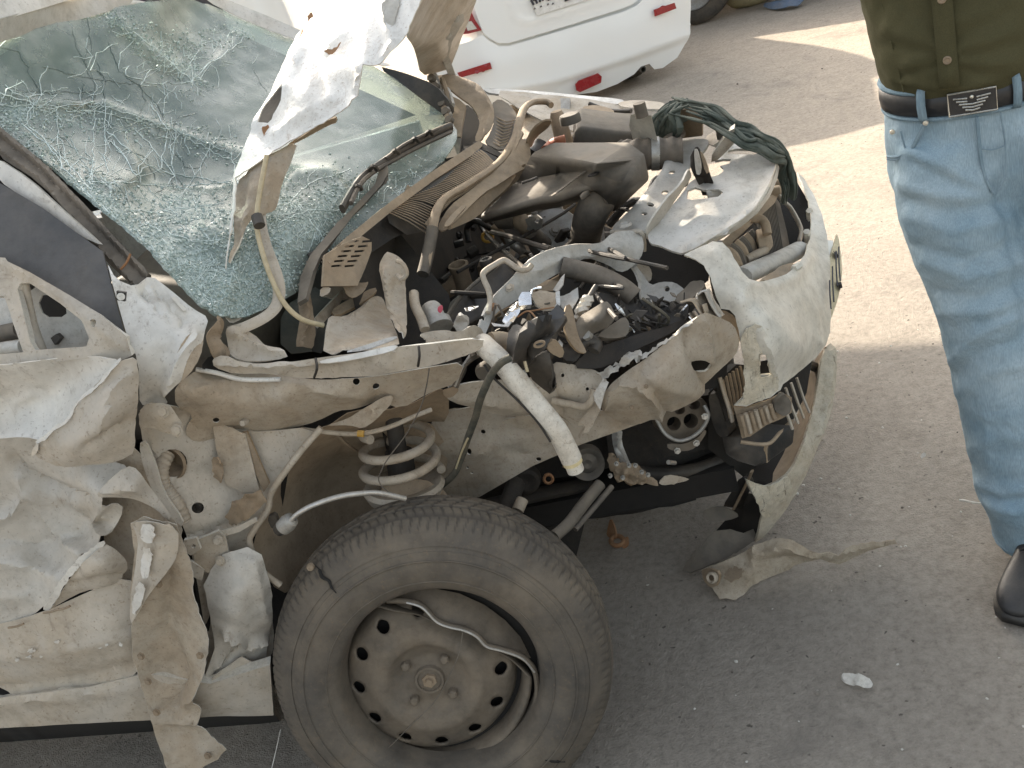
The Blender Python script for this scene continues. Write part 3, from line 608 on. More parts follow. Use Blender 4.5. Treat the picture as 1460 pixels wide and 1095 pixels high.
tb('window_guide', [(36, 405, .09), (48, 460, .075), (62, 500, .06)], .006, 'cream', parent=df)
pl('nut_plate', [(72, 482, .075), (80, 476, .075), (86, 482, .073), (78, 492, .07)], 'black', t=.01, curve=False, parent=df)
pl('nut_plate', [(34, 408, .11), (42, 405, .11), (46, 413, .11), (38, 417, .11)], 'black', t=.01, curve=False, parent=df)
pl('door_cavity', [(-30, 360, .35), (60, 395, .30), (130, 450, .27), (120, 520, .25), (-30, 530, .25)], 'shade_grime', t=0, curve=False, parent=df, res=20)
tb('inner_rail', [(-10, 500, .06), (33, 494, .05)], .012, 'grey', parent=df); tb('inner_rail', [(-10, 478, .1), (28, 470, .09)], .014, 'graypl', parent=df)
ds = pl('door_skin', [(-15, 522, -.01), (50, 514, -.01), (133, 508, -.005), (173, 514, -.01), (165, 528, -.012), (143, 551, -.012), (112, 577, -.015), (97, 603, -.02), (64, 629, -.025), (33, 622, -.02), (-15, 626, -.02)], 'white', ctrl=[(40, 570, .025), (90, 555, .02), (20, 600, .01), (120, 530, .008)], amp=.0025, res=6,
        ridges=[([(10, 600), (20, 575), (45, 562)], .004, 5)])
pl('door_skin_fold', [(173, 513, -.02), (194, 508, -.01), (197, 533, -.01), (195, 600, -.01), (194, 645, -.012), (172, 658, -.02), (133, 663, -.035), (83, 664, -.045), (47, 649, -.045), (52, 634, -.045), (70, 621, -.04), (97, 601, -.035), (104, 583, -.03), (141, 551, -.024), (164, 523, -.02)], 'cream', ctrl=[(140, 620, -.07), (160, 580, -.05), (110, 635, -.065), (175, 560, -.035)], amp=.004, res=6, jag=.4, seed=2,
   ridges=[([(150, 600), (160, 560), (185, 530)], .007, 6), ([(120, 640), (150, 625), (185, 600)], -.006, 6), ([(146, 630), (150, 600)], -.004, 3), ([(52, 640), (100, 600), (165, 522)], .004, 3)])
pl('torn_skin_edge', [(174, 511, -.026), (166, 522, -.03), (152, 536, -.033), (143, 549, -.034), (126, 562, -.036), (111, 575, -.04), (104, 590, -.043), (97, 601, -.045), (80, 612, -.047), (66, 624, -.048), (52, 634, -.05), (50, 629, -.048), (64, 620, -.046), (78, 608, -.045), (94, 598, -.043), (101, 586, -.041), (108, 572, -.038), (124, 558, -.034), (140, 546, -.032), (150, 533, -.031), (163, 520, -.028), (171, 510, -.025)], 'white', jag=.7, res=4, amp=.002, parent=ds)
pl('paint_tear', [(46, 640, -.052), (55, 630, -.052), (54, 645, -.055), (44, 652, -.05)], 'steel', t=.002)
dl = pl('door_lower_skin', [(-15, 600, .03), (40, 612, .04), (90, 640, .04), (150, 655, .04), (185, 665, .03), (178, 690, .0), (138, 712, -.015), (176, 718, .0), (174, 737, .0), (150, 772, -.02), (115, 797, -.025), (90, 826, -.03), (60, 870, -.03), (18, 889, -.03), (13, 911, -.03), (-15, 915, -.03)], 'doorg', ctrl=[(60, 740, .035), (100, 740, .03), (30, 800, -.01), (140, 735, .03), (20, 700, .035), (70, 800, .01), (35, 850, -.02)], amp=.0032, ns=5, res=6, seed=3,
   ridges=[([(-5, 745), (22, 728), (38, 705), (30, 680)], .009, 7), ([(45, 700), (70, 740), (95, 775), (118, 790)], .009, 9), ([(-5, 800), (40, 806), (80, 822)], .007, 9), ([(150, 716), (134, 742), (150, 770)], .009, 7), ([(18, 655), (60, 690), (120, 712)], -.010, 7), ([(0, 770), (55, 775), (110, 762)], -.006, 10), ([(60, 690), (100, 730), (140, 745)], -.006, 9), ([(-5, 850), (40, 850)], .005, 8), ([(100, 715), (120, 735), (160, 735)], .005, 5)])
pl('door_skin_roll', [(136, 709, -.03), (150, 690, -.03), (181, 664, -.02), (196, 668, -.02), (217, 699, -.015), (240, 728, -.01), (256, 752, -.005), (240, 742, -.01), (222, 722, -.02), (192, 712, -.03), (160, 708, -.035)], 'cream', ctrl=[(190, 690, -.045)], amp=.003, res=5, ridges=[([(150, 700), (190, 695), (240, 735)], .006, 6)])
pl('door_edge', [(140, 640, .05), (205, 640, .05), (262, 745, .04), (250, 800, .03), (205, 860, .02), (180, 900, .01), (150, 850, .01), (150, 760, .04)], 'tan', amp=.004, res=8)
pl('torn_white_edge', [(59, 870, -.045), (75, 845, -.05), (90, 822, -.05), (112, 794, -.045), (148, 771, -.035), (151, 777, -.035), (120, 800, -.045), (100, 822, -.05), (86, 846, -.05), (70, 872, -.045)], 'white', jag=.8, res=4, amp=.003)
pl('door_lower_flap', [(148, 774, -.03), (165, 782, -.03), (182, 800, -.025), (183, 816, -.02), (172, 832, -.02), (120, 842, -.03), (85, 862, -.035), (62, 876, -.035), (72, 870, -.035), (88, 843, -.04), (110, 810, -.042)], 'cream', ctrl=[(145, 808, -.06), (120, 830, -.05)], amp=.004, res=5, ridges=[([(90, 835), (130, 828), (178, 822)], -.006, 4)])
for j, (x, y) in enumerate([(70, 872), (86, 868), (20, 893)]): tb('rust_run', [(x-8, y+2, -.05), (x+4, y, -.052), (x+14, y-4, -.05)], .002, 'brown')
# sill
sl_ = pl('sill', [(-15, 893, -.03), (60, 874, -.035), (130, 842, -.03), (182, 822, -.02), (200, 850, -.015), (206, 900, -.02), (206, 960, -.03), (130, 980, -.035), (-15, 998, -.04)], 'cream', ctrl=[(80, 930, -.05), (160, 900, -.045)], amp=.002, res=8, ridges=[([(-15, 940), (100, 925), (200, 905)], .004, 8), ([(0, 985), (100, 970), (206, 945)], -.006, 6)])
pl('sill_flange', [(-15, 996, -.04), (130, 978, -.04), (206, 960, -.035), (300, 975, -.02), (385, 948, .0), (390, 1020, .02), (300, 1022, -.01), (212, 1027, -.03), (-15, 1039, -.035)], 'cream', ctrl=[(100, 1005, -.055)], amp=.0012, t=.02, res=9, curve=False, ridges=[([(-15, 1003), (130, 988), (206, 974)], .006, 6)])
pl('sill_underside', [(-20, 1036, .02), (212, 1024, .03), (390, 1016, .06), (400, 1030, .3), (-20, 1060, .3)], 'shade_grime', t=0, curve=False, res=30)
for k in range(26):
    rnd = random.Random(k); x = rnd.uniform(0, 180); y = 960-x*.12+rnd.gauss(0, 6)-22
    pl('paint_chip', ell(x, y, rnd.uniform(2, 6), rnd.uniform(1.2, 3), rnd.uniform(-30, 10), 7), 'white', v=-.053, t=.001, res=4, jag=.5, parent=sl_) if k < 14 else None

# --- bent strip of wing metal hanging down to the ground
hs = pl('hanging_strip', [(188, 745, -.05), (205, 735, -.05), (225, 742, -.055), (252, 748, -.05), (260, 770, -.045), (270, 795, -.045), (275, 815, -.05), (276, 850, -.055), (285, 880, -.055), (293, 900, -.055), (296, 925, -.055), (290, 960, -.055), (278, 998, -.05), (287, 1012, -.05), (284, 1030, -.05), (300, 1050, -.055), (322, 1068, -.055), (310, 1085, -.06), (280, 1100, -.07), (240, 1100, -.07), (226, 1062, -.065), (213, 1020, -.06), (202, 980, -.055), (190, 940, -.05), (187, 900, -.05), (188, 880, -.05), (205, 850, -.055), (235, 812, -.06), (240, 790, -.06), (215, 800, -.06), (195, 850, -.06), (186, 880, -.055), (186, 830, -.05), (193, 790, -.05)], 'tan',
        ctrl=[(240, 900, -.025), (235, 950, -.02), (260, 860, -.03), (255, 1040, -.045)], amp=.005, res=6, curve=False, jag=.5, seed=4,
        ridges=[([(240, 820), (240, 900), (262, 960), (250, 1010)], -.008, 8), ([(265, 1000), (290, 985)], .01, 8), ([(225, 1025), (300, 1030)], .006, 6)])
pl('strip_fold', [(188, 745, -.06), (215, 742, -.065), (255, 752, -.06), (254, 790, -.065), (240, 815, -.075), (210, 850, -.08), (195, 878, -.075), (187, 890, -.07), (186, 850, -.07), (192, 800, -.065), (196, 770, -.06)], 'cream', ctrl=[(215, 800, -.085)], amp=.003, res=5)
for pts in ([(200, 750, -.072), (218, 748, -.075), (221, 768, .0-.081), (214, 778, -.084), (202, 772, -.078)], [(202, 780, -.082), (216, 784, -.086), (215, 812, -.09), (208, 828, -.09), (199, 815, -.086)], [(198, 826, -.087), (207, 834, -.089), (203, 858, -.086), (192, 880, -.08), (188, 868, -.078), (192, 845, -.083)]): pl('flaked_paint', pts, 'white', amp=.003, ns=30, jag=1.2, res=3.5, t=.001)
for x, y in ((201, 936), (211, 972), (223, 1016), (285, 935), (296, 1078), (226, 833)): bolt('rivet', at(x, y, -.062), (0, -1, .2), .005, .004, M['brown'], hs)

# --- hinge pillar and wheel arch
hp = pl('hinge_pillar', [(196, 575, .07), (245, 577, .08), (277, 592, .10), (345, 618, .13), (452, 608, .15), (425, 645, .14), (390, 700, .12), (383, 725, .11), (356, 768, .10), (366, 810, .10), (385, 855, .09), (392, 920, .08), (376, 960, .06), (300, 1000, .04), (285, 960, .05), (292, 900, .06), (286, 860, .05), (276, 800, .04), (262, 750, .045), (232, 690, .06), (205, 640, .07)], 'cream', ctrl=[(300, 680, .10), (330, 760, .08)], amp=.002, res=7,
        holes=[ell(282, 724, 9, 8), ell(246, 660, 21, 20), ell(340, 628, 6, 5)],
        ridges=[([(205, 590), (235, 690), (265, 745)], .006, 5), ([(265, 765), (340, 745), (360, 740)], -.004, 3), ([(300, 640), (320, 700), (345, 740)], .003, 4)])
pl('pillar_hollow', [(200, 600, .16), (420, 620, .22), (390, 800, .2), (380, 960, .15), (280, 960, .12), (240, 700, .14)], 'shade_grime', t=0, res=25, curve=False)
lathe('grommet', at(246, 660, .085), (-.2, -1, .3), [(.029, .0), (.027, .006), (.02, .0), (.012, -.02), (0, -.02)], M['brown'], CAR, 24)
def corrug(name, pts, r, m, ax='y', parent=CAR, rings=16, sm=8):
    bm = bmesh.new(); S = spine(pts, ax, sm); P = cat(S, False, 3); S = [V(p) for p in P]; n = len(S)
    tube_bm(bm, S, lambda t: r*(1+.06*math.cos(t*rings*2*math.pi)), 12); o = fin(name, bm, M[m], parent); return o
corrug('corrugated_hose', [(238, 648, .085), (230, 668, .06), (232, 690, .05), (244, 708, .045), (254, 722, .04), (262, 742, .04)], .013, 'tan')
lathe('plug', at(282, 724, .095), (-.2, -1, .3), [(0, .0), (.006, 0), (.009, .004), (.012, 0)], M['graypl'], hp, 18)
for x, y, d in ((308, 720, .09), (291, 742, .085)): lathe('hole_ring', at(x, y, d), (-.1, -1, .3), [(.0, -.004), (.006, -.004), (.009, .003), (.012, 0)], M['tan'], hp, 16)
hb = pl('hinge_bracket', [(274, 773, .03), (312, 757, .04), (322, 765, .045), (329, 800, .04), (322, 812, .04), (297, 817, .03), (278, 806, .03)], 'tan', t=.006, amp=.001, res=5, curve=False)
for x, y in ((311, 771, ), (314, 800)): bolt('bolt', at(x, y, .028), (-.1, -1, .3), .007, .006, M['cream'], hb)
pl('hinge_tab', [(262, 770, .02), (280, 767, .02), (286, 783, .02), (272, 792, .02), (262, 786, .02)], 'tan', t=.006, curve=False, parent=hb, holes=[ell(276, 779, 3, 3)])
pl('hinge_leaf', [(272, 800, .025), (292, 812, .03), (288, 828, .03), (274, 822, .025)], 'cream', t=.005, curve=False, parent=hb)
pl('strap', [(340, 619, .118), (352, 616, .12), (384, 690, .105), (376, 702, .1)], 'brown', t=.008, curve=False)
pl('pillar_plate', [(303, 600, .108), (350, 619, .118), (362, 668, .104), (370, 700, .098), (345, 703, .094), (322, 690, .09), (308, 640, .1)], 'tan', t=.002, amp=.0015, curve=False, ridges=[([(305, 605), (318, 650), (325, 690)], .003, 3)])
pl('peeled_sealer', [(300, 655, .08), (312, 650, .08), (318, 672, .078), (316, 690, .076), (306, 684, .078), (304, 668, .08)], 'brown', t=.003, amp=.005, ns=60, jag=1, res=3)
pl('crushed_bracket', [(322, 738, .07), (330, 718, .06), (350, 706, .055), (372, 700, .06), (380, 712, .06), (368, 728, .055), (350, 742, .06), (330, 750, .065)], 'brown', amp=.007, ns=34, res=3.5, jag=.8, curve=False)
pl('panel_joint', [(262, 772, .04), (340, 750, .05), (364, 738, .05), (366, 744, .048), (342, 758, .048), (264, 780, .038)], 'cream', t=.004, amp=.001, curve=False)
pl('wing_bracket', [(200, 576, .035), (240, 574, .035), (254, 595, .035), (261, 607, .035), (257, 622, .03), (233, 618, .03), (213, 607, .03), (200, 616, .03)], 'cream', ctrl=[(230, 595, .015)], amp=.002, res=5, t=.004)
for x, y in ((232, 587), (252, 614)): bolt('bolt', at(x, y, .02), (-.1, -1, .4), .008, .003, M['cream'], CAR)
pl('wing_stay', [(198, 632, .05), (208, 628, .05), (221, 660, .04), (232, 700, .03), (262, 742, .02), (258, 752, .02), (222, 712, .03), (205, 670, .04)], 'cream', t=.004, amp=.001)
pl('crumpled_foot', [(289, 835, .02), (300, 812, .03), (318, 790, .035), (353, 780, .045), (372, 790, .05), (389, 850, .05), (384, 900, .05), (378, 952, .04), (356, 940, .03), (344, 938, .02), (330, 950, .01), (320, 962, .0), (300, 985, -.01), (279, 1000, -.015), (292, 965, -.01), (306, 925, .0), (302, 880, .01)], 'doorg', curve=False, ctrl=[(340, 840, .0), (335, 880, -.005), (350, 920, .02)], amp=.004, ns=16, res=5, seed=6,
   ridges=[([(322, 900), (340, 908), (352, 920), (378, 908)], .014, 4), ([(300, 975), (328, 938), (350, 925)], -.010, 5), ([(330, 905), (326, 930), (310, 950)], .008, 4), ([(360, 800), (378, 880)], .006, 8)])
lathe('hole_ring', at(316, 848, .015), (-.1, -1, .3), [(.0, -.004), (.006, -.003), (.009, .003), (.012, 0)], M['tan'], CAR, 16)
pl('foot_flap', [(279, 1002, -.02), (307, 962, -.01), (344, 936, .01), (376, 952, .02), (374, 985, .03), (330, 1000, .0)], 'cream', amp=.003, res=6, curve=False)
pl('dark_gap', [(272, 800, .06), (300, 850, .06), (300, 900, .06), (288, 900, .06)], 'shade_grime', t=0)  # flat black sheet, paints the shade between strip and foot

# wheel housing
pl('wheel_arch', [(385, 650, .16), (425, 628, .17), (455, 608, .18), (520, 598, .22), (610, 596, .34), (640, 640, .36), (632, 700, .36), (560, 740, .36), (500, 760, .34), (430, 830, .2), (400, 850, .12), (360, 790, .10), (372, 735, .12)], 'liner', ctrl=[(480, 660, .34), (430, 710, .28), (520, 700, .38)], amp=.004, res=9)
tb('arch_lip', [(458, 610, .13), (425, 648, .11), (388, 700, .09), (382, 726, .08), (362, 756, .07), (356, 775, .065), (372, 812, .06), (400, 834, .06)], .006, 'tan')
tb('arch_seam', [(478, 618, .24), (498, 636, .26), (520, 650, .3)], .003, 'brown')
pl('clip', [(380, 738, .09), (392, 733, .09), (398, 748, .09), (388, 756, .09)], 'black', t=.01)
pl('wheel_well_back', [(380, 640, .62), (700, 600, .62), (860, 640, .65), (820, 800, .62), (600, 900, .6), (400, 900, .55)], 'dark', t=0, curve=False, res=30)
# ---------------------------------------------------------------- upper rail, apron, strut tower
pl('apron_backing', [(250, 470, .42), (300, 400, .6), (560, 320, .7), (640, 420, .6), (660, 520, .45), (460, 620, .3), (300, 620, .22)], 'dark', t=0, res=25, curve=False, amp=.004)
apn = pl('apron', [(282, 526, .09), (300, 528, .115), (333, 533, .13), (383, 532, .13), (450, 541, .13), (533, 538, .13), (615, 524, .14), (662, 516, .15), (652, 545, .18), (612, 560, .18), (572, 583, .18), (537, 570, .17), (505, 583, .165), (483, 584, .165), (452, 600, .165), (420, 610, .16), (350, 619, .14), (310, 627, .12), (277, 631, .10), (262, 617, .09), (277, 592, .085), (250, 579, .06), (249, 550, .05)], 'tan',
         ctrl=[(400, 570, .085), (320, 570, .075), (480, 560, .12), (290, 560, .06)], amp=.0015, res=6, holes=[ell(508, 543, 5, 4), ell(536, 550, 5, 4), ell(308, 600, 5, 3.5)], ridges=[([(277, 555), (330, 548), (420, 548), (520, 560)], .008, 10), ([(265, 600), (285, 615), (345, 612)], -.004, 3)])
lathe('plug', at(347, 603, .105), (-.1, -1, .3), [(0, .004), (.005, .004), (.006, 0), (.006, -.01)], M['cream'], apn, 12)
bolt('stud', at(588, 551, .172), (-.1, -1, .3), .003, .004, M['tan'], apn)
pl('apron_flange', [(463, 607, .16), (497, 597, .155), (517, 583, .145), (545, 566, .15), (562, 563, .16), (557, 580, .15), (535, 600, .14), (517, 611, .14), (500, 606, .145)], 'tan', ctrl=[(530, 588, .12)], amp=.003, res=5, ridges=[([(520, 590), (545, 584)], -.005, 4)])
pl('apron_lower', [(505, 583, .2), (572, 583, .22), (640, 545, .24), (640, 600, .3), (612, 600, .32), (520, 618, .25), (460, 615, .2)], 'brown', amp=.003, res=8)
rl = pl('upper_rail', [(302, 512, .085), (317, 506, .085), (345, 516, .09), (403, 517, .095), (450, 510, .10), (505, 503, .105), (563, 495, .11), (615, 490, .115), (690, 482, .13), (688, 498, .13), (650, 512, .13), (615, 522, .12), (565, 530, .105), (533, 536, .105), (450, 540, .105), (415, 539, .10), (383, 532, .098), (333, 534, .09), (305, 524, .08)], 'cream', ctrl=[(400, 526, .075), (540, 516, .085)], amp=.0015, res=5, t=.004, ridges=[([(310, 518), (400, 522), (560, 502)], .006, 4)])
pl('rail_rib', [(455, 514, .085), (500, 506, .085), (560, 492, .085), (568, 493, .085), (560, 501, .08), (500, 514, .078), (458, 519, .08)], 'white', amp=.001, t=.004, parent=rl)
tb('rail_joint', [(450, 511, .09), (452, 525, .07), (448, 538, .09)], .0022, 'dark', parent=rl, n=6)
tb('rail_joint', [(597, 494, .105), (598, 508, .09), (596, 522, .105)], .0022, 'dark', parent=rl, n=6)
pl('rail_gap', [(285, 524, .075), (300, 505, .13), (330, 512, .12), (335, 533, .1), (300, 530, .09)], 'shade_grime', t=0)
tb('rail_edge', [(280, 527, .085), (310, 532, .085), (345, 541, .09), (400, 541, .09)], .004, 'white')
# crushed pieces behind the rail
pl('crushed_gusset', [(320, 470, .14), (333, 463, .15), (363, 477, .16), (375, 490, .15), (383, 497, .13), (407, 499, .12), (412, 512, .11), (357, 517, .11), (330, 508, .11), (325, 490, .13)], 'cream', amp=.004, ns=16, res=5, t=.004, ridges=[([(330, 475), (370, 500), (405, 503)], .008, 5)])
pl('crushed_end', [(293, 477, .10), (300, 465, .11), (306, 448, .13), (317, 455, .14), (318, 470, .14), (313, 482, .13), (328, 500, .12), (326, 512, .11), (310, 517, .10), (300, 505, .09), (297, 490, .09)], 'brown', amp=.006, ns=22, res=4, ridges=[([(305, 455), (308, 490), (320, 510)], .008, 4)])
pl('pale_tab', [(320, 448, .17), (335, 440, .2), (350, 442, .2), (345, 452, .18), (330, 460, .16)], 'cream', amp=.003, res=4)
st = pl('strut_tower', [(460, 506, .13), (464, 475, .18), (467, 451, .24), (490, 454, .28), (510, 445, .32), (523, 430, .38), (535, 422, .42), (546, 424, .42), (552, 443, .38), (567, 478, .22), (570, 494, .14), (520, 501, .13)], 'tan', ctrl=[(515, 478, .19)], amp=.0025, res=5, ridges=[([(470, 460), (495, 463), (530, 432)], .006, 5), ([(488, 503), (520, 495), (560, 480)], .005, 4), ([(520, 455), (540, 450)], .004, 5)])
pl('tower_tape', [(488, 503, .118), (520, 492, .12), (565, 478, .13), (567, 483, .125), (520, 500, .115)], 'tape', amp=.002, res=4, parent=st)
pl('firewall_sheet', [(400, 440, .5), (460, 400, .62), (560, 370, .7), (560, 460, .55), (470, 500, .42), (400, 505, .36)], 'black', amp=.004, res=10)
pl('torn_post', [(538, 380, .33), (550, 357, .36), (562, 362, .36), (577, 373, .35), (583, 393, .34), (572, 402, .33), (578, 417, .31), (580, 460, .24), (578, 490, .17), (566, 478, .19), (553, 443, .27), (545, 405, .31)], 'tan', ctrl=[(560, 400, .30), (566, 440, .26)], amp=.004, ns=16, res=4.5, jag=.4, ridges=[([(549, 385), (556, 440), (572, 485)], .007, 4), ([(575, 400), (577, 450)], .006, 3)])
tb('torn_ring', [(566, 372, .31), (575, 377, .30), (580, 390, .30), (573, 398, .30), (566, 392, .31)], .004, 'tan')
pl('crumpled_bracket', [(427, 424, .28), (437, 388, .33), (441, 400, .32), (444, 430, .28), (450, 473, .23), (447, 498, .2), (434, 496, .19), (420, 494, .19), (428, 460, .22), (425, 435, .27)], 'brown', amp=.006, ns=20, res=4.5, jag=.4, ridges=[([(435, 400), (437, 450), (430, 490)], .01, 4)])
pl('stay_bar', [(450, 460, .28), (449, 452, .29), (478, 425, .38), (488, 412, .42), (493, 420, .42), (480, 440, .37), (456, 466, .27)], 'tan', t=.006, amp=.001, res=5)
pl('stay_bar', [(471, 442, .33), (500, 425, .38), (535, 408, .43), (538, 416, .42), (510, 436, .36), (478, 451, .31)], 'brown', t=.006, amp=.002, res=5)
pl('stay_bar', [(455, 420, .36), (480, 405, .42), (508, 404, .45), (530, 402, .46), (518, 416, .44), (490, 428, .40)], 'tan', t=.004, amp=.004, res=5)
pl('shadow_pocket', [(440, 500, .3), (455, 460, .35), (470, 450, .4), (463, 505, .2)], 'shade_grime', t=0)
tb('drip_channel', [(372, 290, .36), (371, 315, .33), (378, 350, .29), (393, 390, .24), (398, 415, .22), (394, 436, .20), (378, 452, .18), (350, 466, .16), (326, 473, .15)], .011, 'cream', flat=.5)
tb('cream_cable', [(380, 222, .37), (374, 255, .34), (368, 290, .31), (366, 320, .28), (372, 352, .25), (386, 395, .22), (405, 432, .20), (430, 455, .2), (461, 464, .22)], .0045, 'cable')
tb('cable_clip', [(366, 308, .28), (370, 322, .265)], .010, 'black')

# ---------------------------------------------------------------- bonnet, torn off its latch and bent upright
hd = pl('bonnet', [(322, 384, .21), (331, 300, .33), (333, 252, .41), (346, 214, .44), (362, 180, .48), (384, 138, .51), (400, 100, .53), (422, 52, .555), (447, 13, .58), (478, -60, .62), (560, -170, .66), (760, -150, .48), (640, -62, .42), (600, 2, .40), (578, 50, .38), (543, 93, .365), (519, 92, .36), (516, 112, .36), (513, 137, .36), (500, 152, .362), (480, 163, .37), (447, 182, .385), (410, 203, .395), (383, 219, .40), (352, 240, .385), (336, 254, .36), (334, 300, .30)], 'hood',
        ctrl=[(470, 90, .44), (520, 20, .46), (430, 140, .43)], amp=.0035, ns=7, res=7, jag=.5, t=.002, curve=False, seed=7,
        holes=[[(371, 176), (383, 152), (398, 132), (408, 122), (402, 143), (388, 170), (383, 176)]],
        ridges=[([(466, 72), (480, 60), (490, 45)], .006, 5), ([(560, 0), (552, 30), (560, 60), (543, 90)], .006, 5), ([(365, 178), (410, 120), (425, 70)], .006, 6), ([(395, 190), (470, 140)], .004, 8), ([(515, 95), (505, 150)], .005, 5), ([(460, 150), (450, 100), (470, 70)], -.004, 12)])
pl('bonnet_grey_patch', [(543, 10, .425), (552, -10, .44), (575, -40, .45), (585, -30, .44), (568, 10, .415), (560, 40, .40), (553, 70, .385), (547, 85, .375), (552, 45, .395), (549, 35, .40)], 'grey', t=.001, amp=.002, jag=1, res=5, parent=hd)  # grey patch along the right side of the bonnet
for pts in ([(438, 26, .545), (444, 16, .55), (447, 22, .545), (438, 32, .54)], [(424, 58, .53), (430, 42, .535), (432, 40, .53), (424, 62, .525)], [(459, 74, .43), (478, 68, .43), (487, 58, .43), (482, 68, .425), (472, 78, .42)], [(372, 180, .455), (384, 178, .45), (386, 190, .445), (380, 205, .43), (376, 195, .44)]):
    pl('rust_patch', pts, 'rust', t=.001, jag=.7, res=3, parent=hd)
pl('bonnet_cavity', [(365, 185, .50), (380, 140, .55), (412, 115, .52), (400, 175, .48)], 'shade_grime', t=0, parent=hd)
pl('bonnet_frame', [(324, 382, .225), (332, 345, .28), (333, 300, .33), (338, 258, .385), (352, 243, .395), (384, 221, .41), (424, 200, .41), (415, 230, .40), (402, 262, .38), (396, 292, .36), (390, 302, .35), (372, 306, .33), (355, 314, .31), (340, 350, .26)], 'tan', ctrl=[(365, 265, .345), (345, 310, .28)], amp=.002, res=6, parent=hd, t=.003, ridges=[([(349, 250), (342, 300), (333, 350)], -.006, 4), ([(388, 225), (376, 300)], .004, 4)])
pl('bonnet_hem', [(445, 185, .40), (478, 166, .395), (481, 175, .40), (470, 178, .41), (430, 200, .42), (405, 212, .42)], 'brown', t=.004, parent=hd, res=5)
# far half of the bonnet, seen from underneath, with its hinge
fh = pl('bonnet_far_half', [(578, 50, .40), (600, 2, .43), (640, -62, .48), (700, -80, .72), (700, -40, .95), (682, -8, 1.12), (672, 20, 1.25), (655, 62, 1.33), (642, 98, 1.38), (622, 104, 1.36), (600, 107, 1.28), (594, 80, 1.1), (586, 62, .8)], 'cream', ctrl=[(630, 40, 1.0)], amp=.003, res=8, t=.004, lam=.05,
       ridges=[([(625, 50), (648, 15), (662, 10)], .008, 5), ([(590, 60), (620, 60)], .006, 10)])
hg = pl('hinge_arm', [(646, 14, 1.05), (660, 12, 1.10), (662, 30, 1.15), (645, 58, 1.22), (640, 80, 1.30), (650, 108, 1.36), (640, 110, 1.36), (630, 82, 1.28), (631, 60, 1.18), (636, 42, 1.10), (644, 28, 1.07)], 'grey', t=.006, curve=False, res=6)
for x, y in ((649, 25), (638, 50)): bolt('bolt', at(x, y, 1.06 if y < 40 else 1.15), (.3, -1, .2), .008, .006, M['grey'], hg)

# ---------------------------------------------------------------- scuttle, grille, wipers
pl('scuttle_under', [(455, 372, .36), (560, 290, .62), (690, 205, 1.05), (700, 240, .98), (640, 305, .72), (560, 340, .55), (470, 400, .38)], 'dark', t=0, res=14, curve=False)
pl('scuttle_rim', [(463, 366, .30), (500, 333, .40), (560, 285, .56), (620, 242, .78), (665, 212, .96), (683, 200, 1.04), (690, 206, 1.03), (672, 222, .94), (620, 256, .75), (560, 300, .54), (505, 345, .39), (470, 376, .30)], 'trim', ctrl=[(560, 292, .535), (620, 248, .745)], t=.008, res=6, curve=False, amp=.0008)
gr = pl('grille_base', [(550, 300, .56), (620, 256, .76), (684, 212, .99), (712, 226, .95), (700, 240, .92), (655, 270, .79), (620, 296, .69), (605, 330, .62), (580, 335, .57), (555, 318, .54)], 'black', t=0, res=10, curve=False, ctrl=[(630, 275, .74)])
# louvres of the scuttle grille, each a slat of its own
def slats():
    n = 46; rnd = random.Random(4)
    for i in range(n):
        s = i/(n-1)
        a = at(555+ (683-555)*s, 303-(303-213)*s, .55+.44*s); b = at(606+(704-606)*s, 322-(322-232)*s**.8, .60+.33*s)
        if s < .22: b = b+V((0, 0, -.012*(1-s/.22)))+V((0, -.01, 0))
        o = tube('slat', [a, (a+b)/2+V((0, 0, .004)), b], .0028, M['trim'] , gr, n=5, sm=1, flat=.5, world=True, caps=False)
slats()
pl('scuttle_lip', [(606, 318, .60), (626, 290, .66), (660, 264, .77), (700, 236, .90), (712, 228, .95), (728, 205, 1.0), (738, 185, 1.06), (746, 188, 1.04), (734, 214, .96), (712, 240, .89), (680, 262, .79), (645, 284, .69), (626, 304, .63), (615, 330, .59)], 'trim', t=.006, curve=False, res=6)
tb('weather_strip', [(605, 389, .50), (610, 360, .53), (616, 330, .57), (622, 303, .615), (634, 283, .67), (662, 266, .75), (700, 241, .87), (718, 224, .94), (734, 198, 1.03), (741, 172, 1.12), (748, 154, 1.20), (760, 146, 1.26), (778, 145, 1.28), (786, 150, 1.27)], .011, 'trim', flat=.7)
tb('strip_end', [(603, 391, .495), (608, 372, .52), (613, 348, .545), (617, 325, .57)], .0125, 'graypl')
cw = pl('scuttle_side', [(622, 326, .62), (640, 294, .66), (672, 270, .76), (702, 247, .86), (724, 226, .92), (740, 196, 1.02), (752, 200, 1.02), (757, 214, .99), (755, 237, .95), (735, 247, .89), (712, 262, .82), (690, 274, .76), (668, 296, .69), (648, 318, .64), (632, 330, .61)], 'trim', ctrl=[(700, 262, .815)], t=.004, res=6, amp=.001, holes=[ell(745, 238, 3, 1.5)], ridges=[([(728, 225), (735, 237), (754, 235)], .004, 3)])
pl('scuttle_skirt', [(635, 330, .63), (690, 276, .78), (728, 252, .90), (738, 248, .92), (724, 268, .88), (700, 288, .80), (680, 310, .74), (660, 320, .68)], 'trim', t=.004, res=7, amp=.001)
pl('broken_tab', [(634, 318, .58), (645, 304, .61), (662, 290, .66), (666, 293, .655), (652, 308, .61), (642, 321, .58), (634, 324, .57)], 'trim', t=.006, res=4)
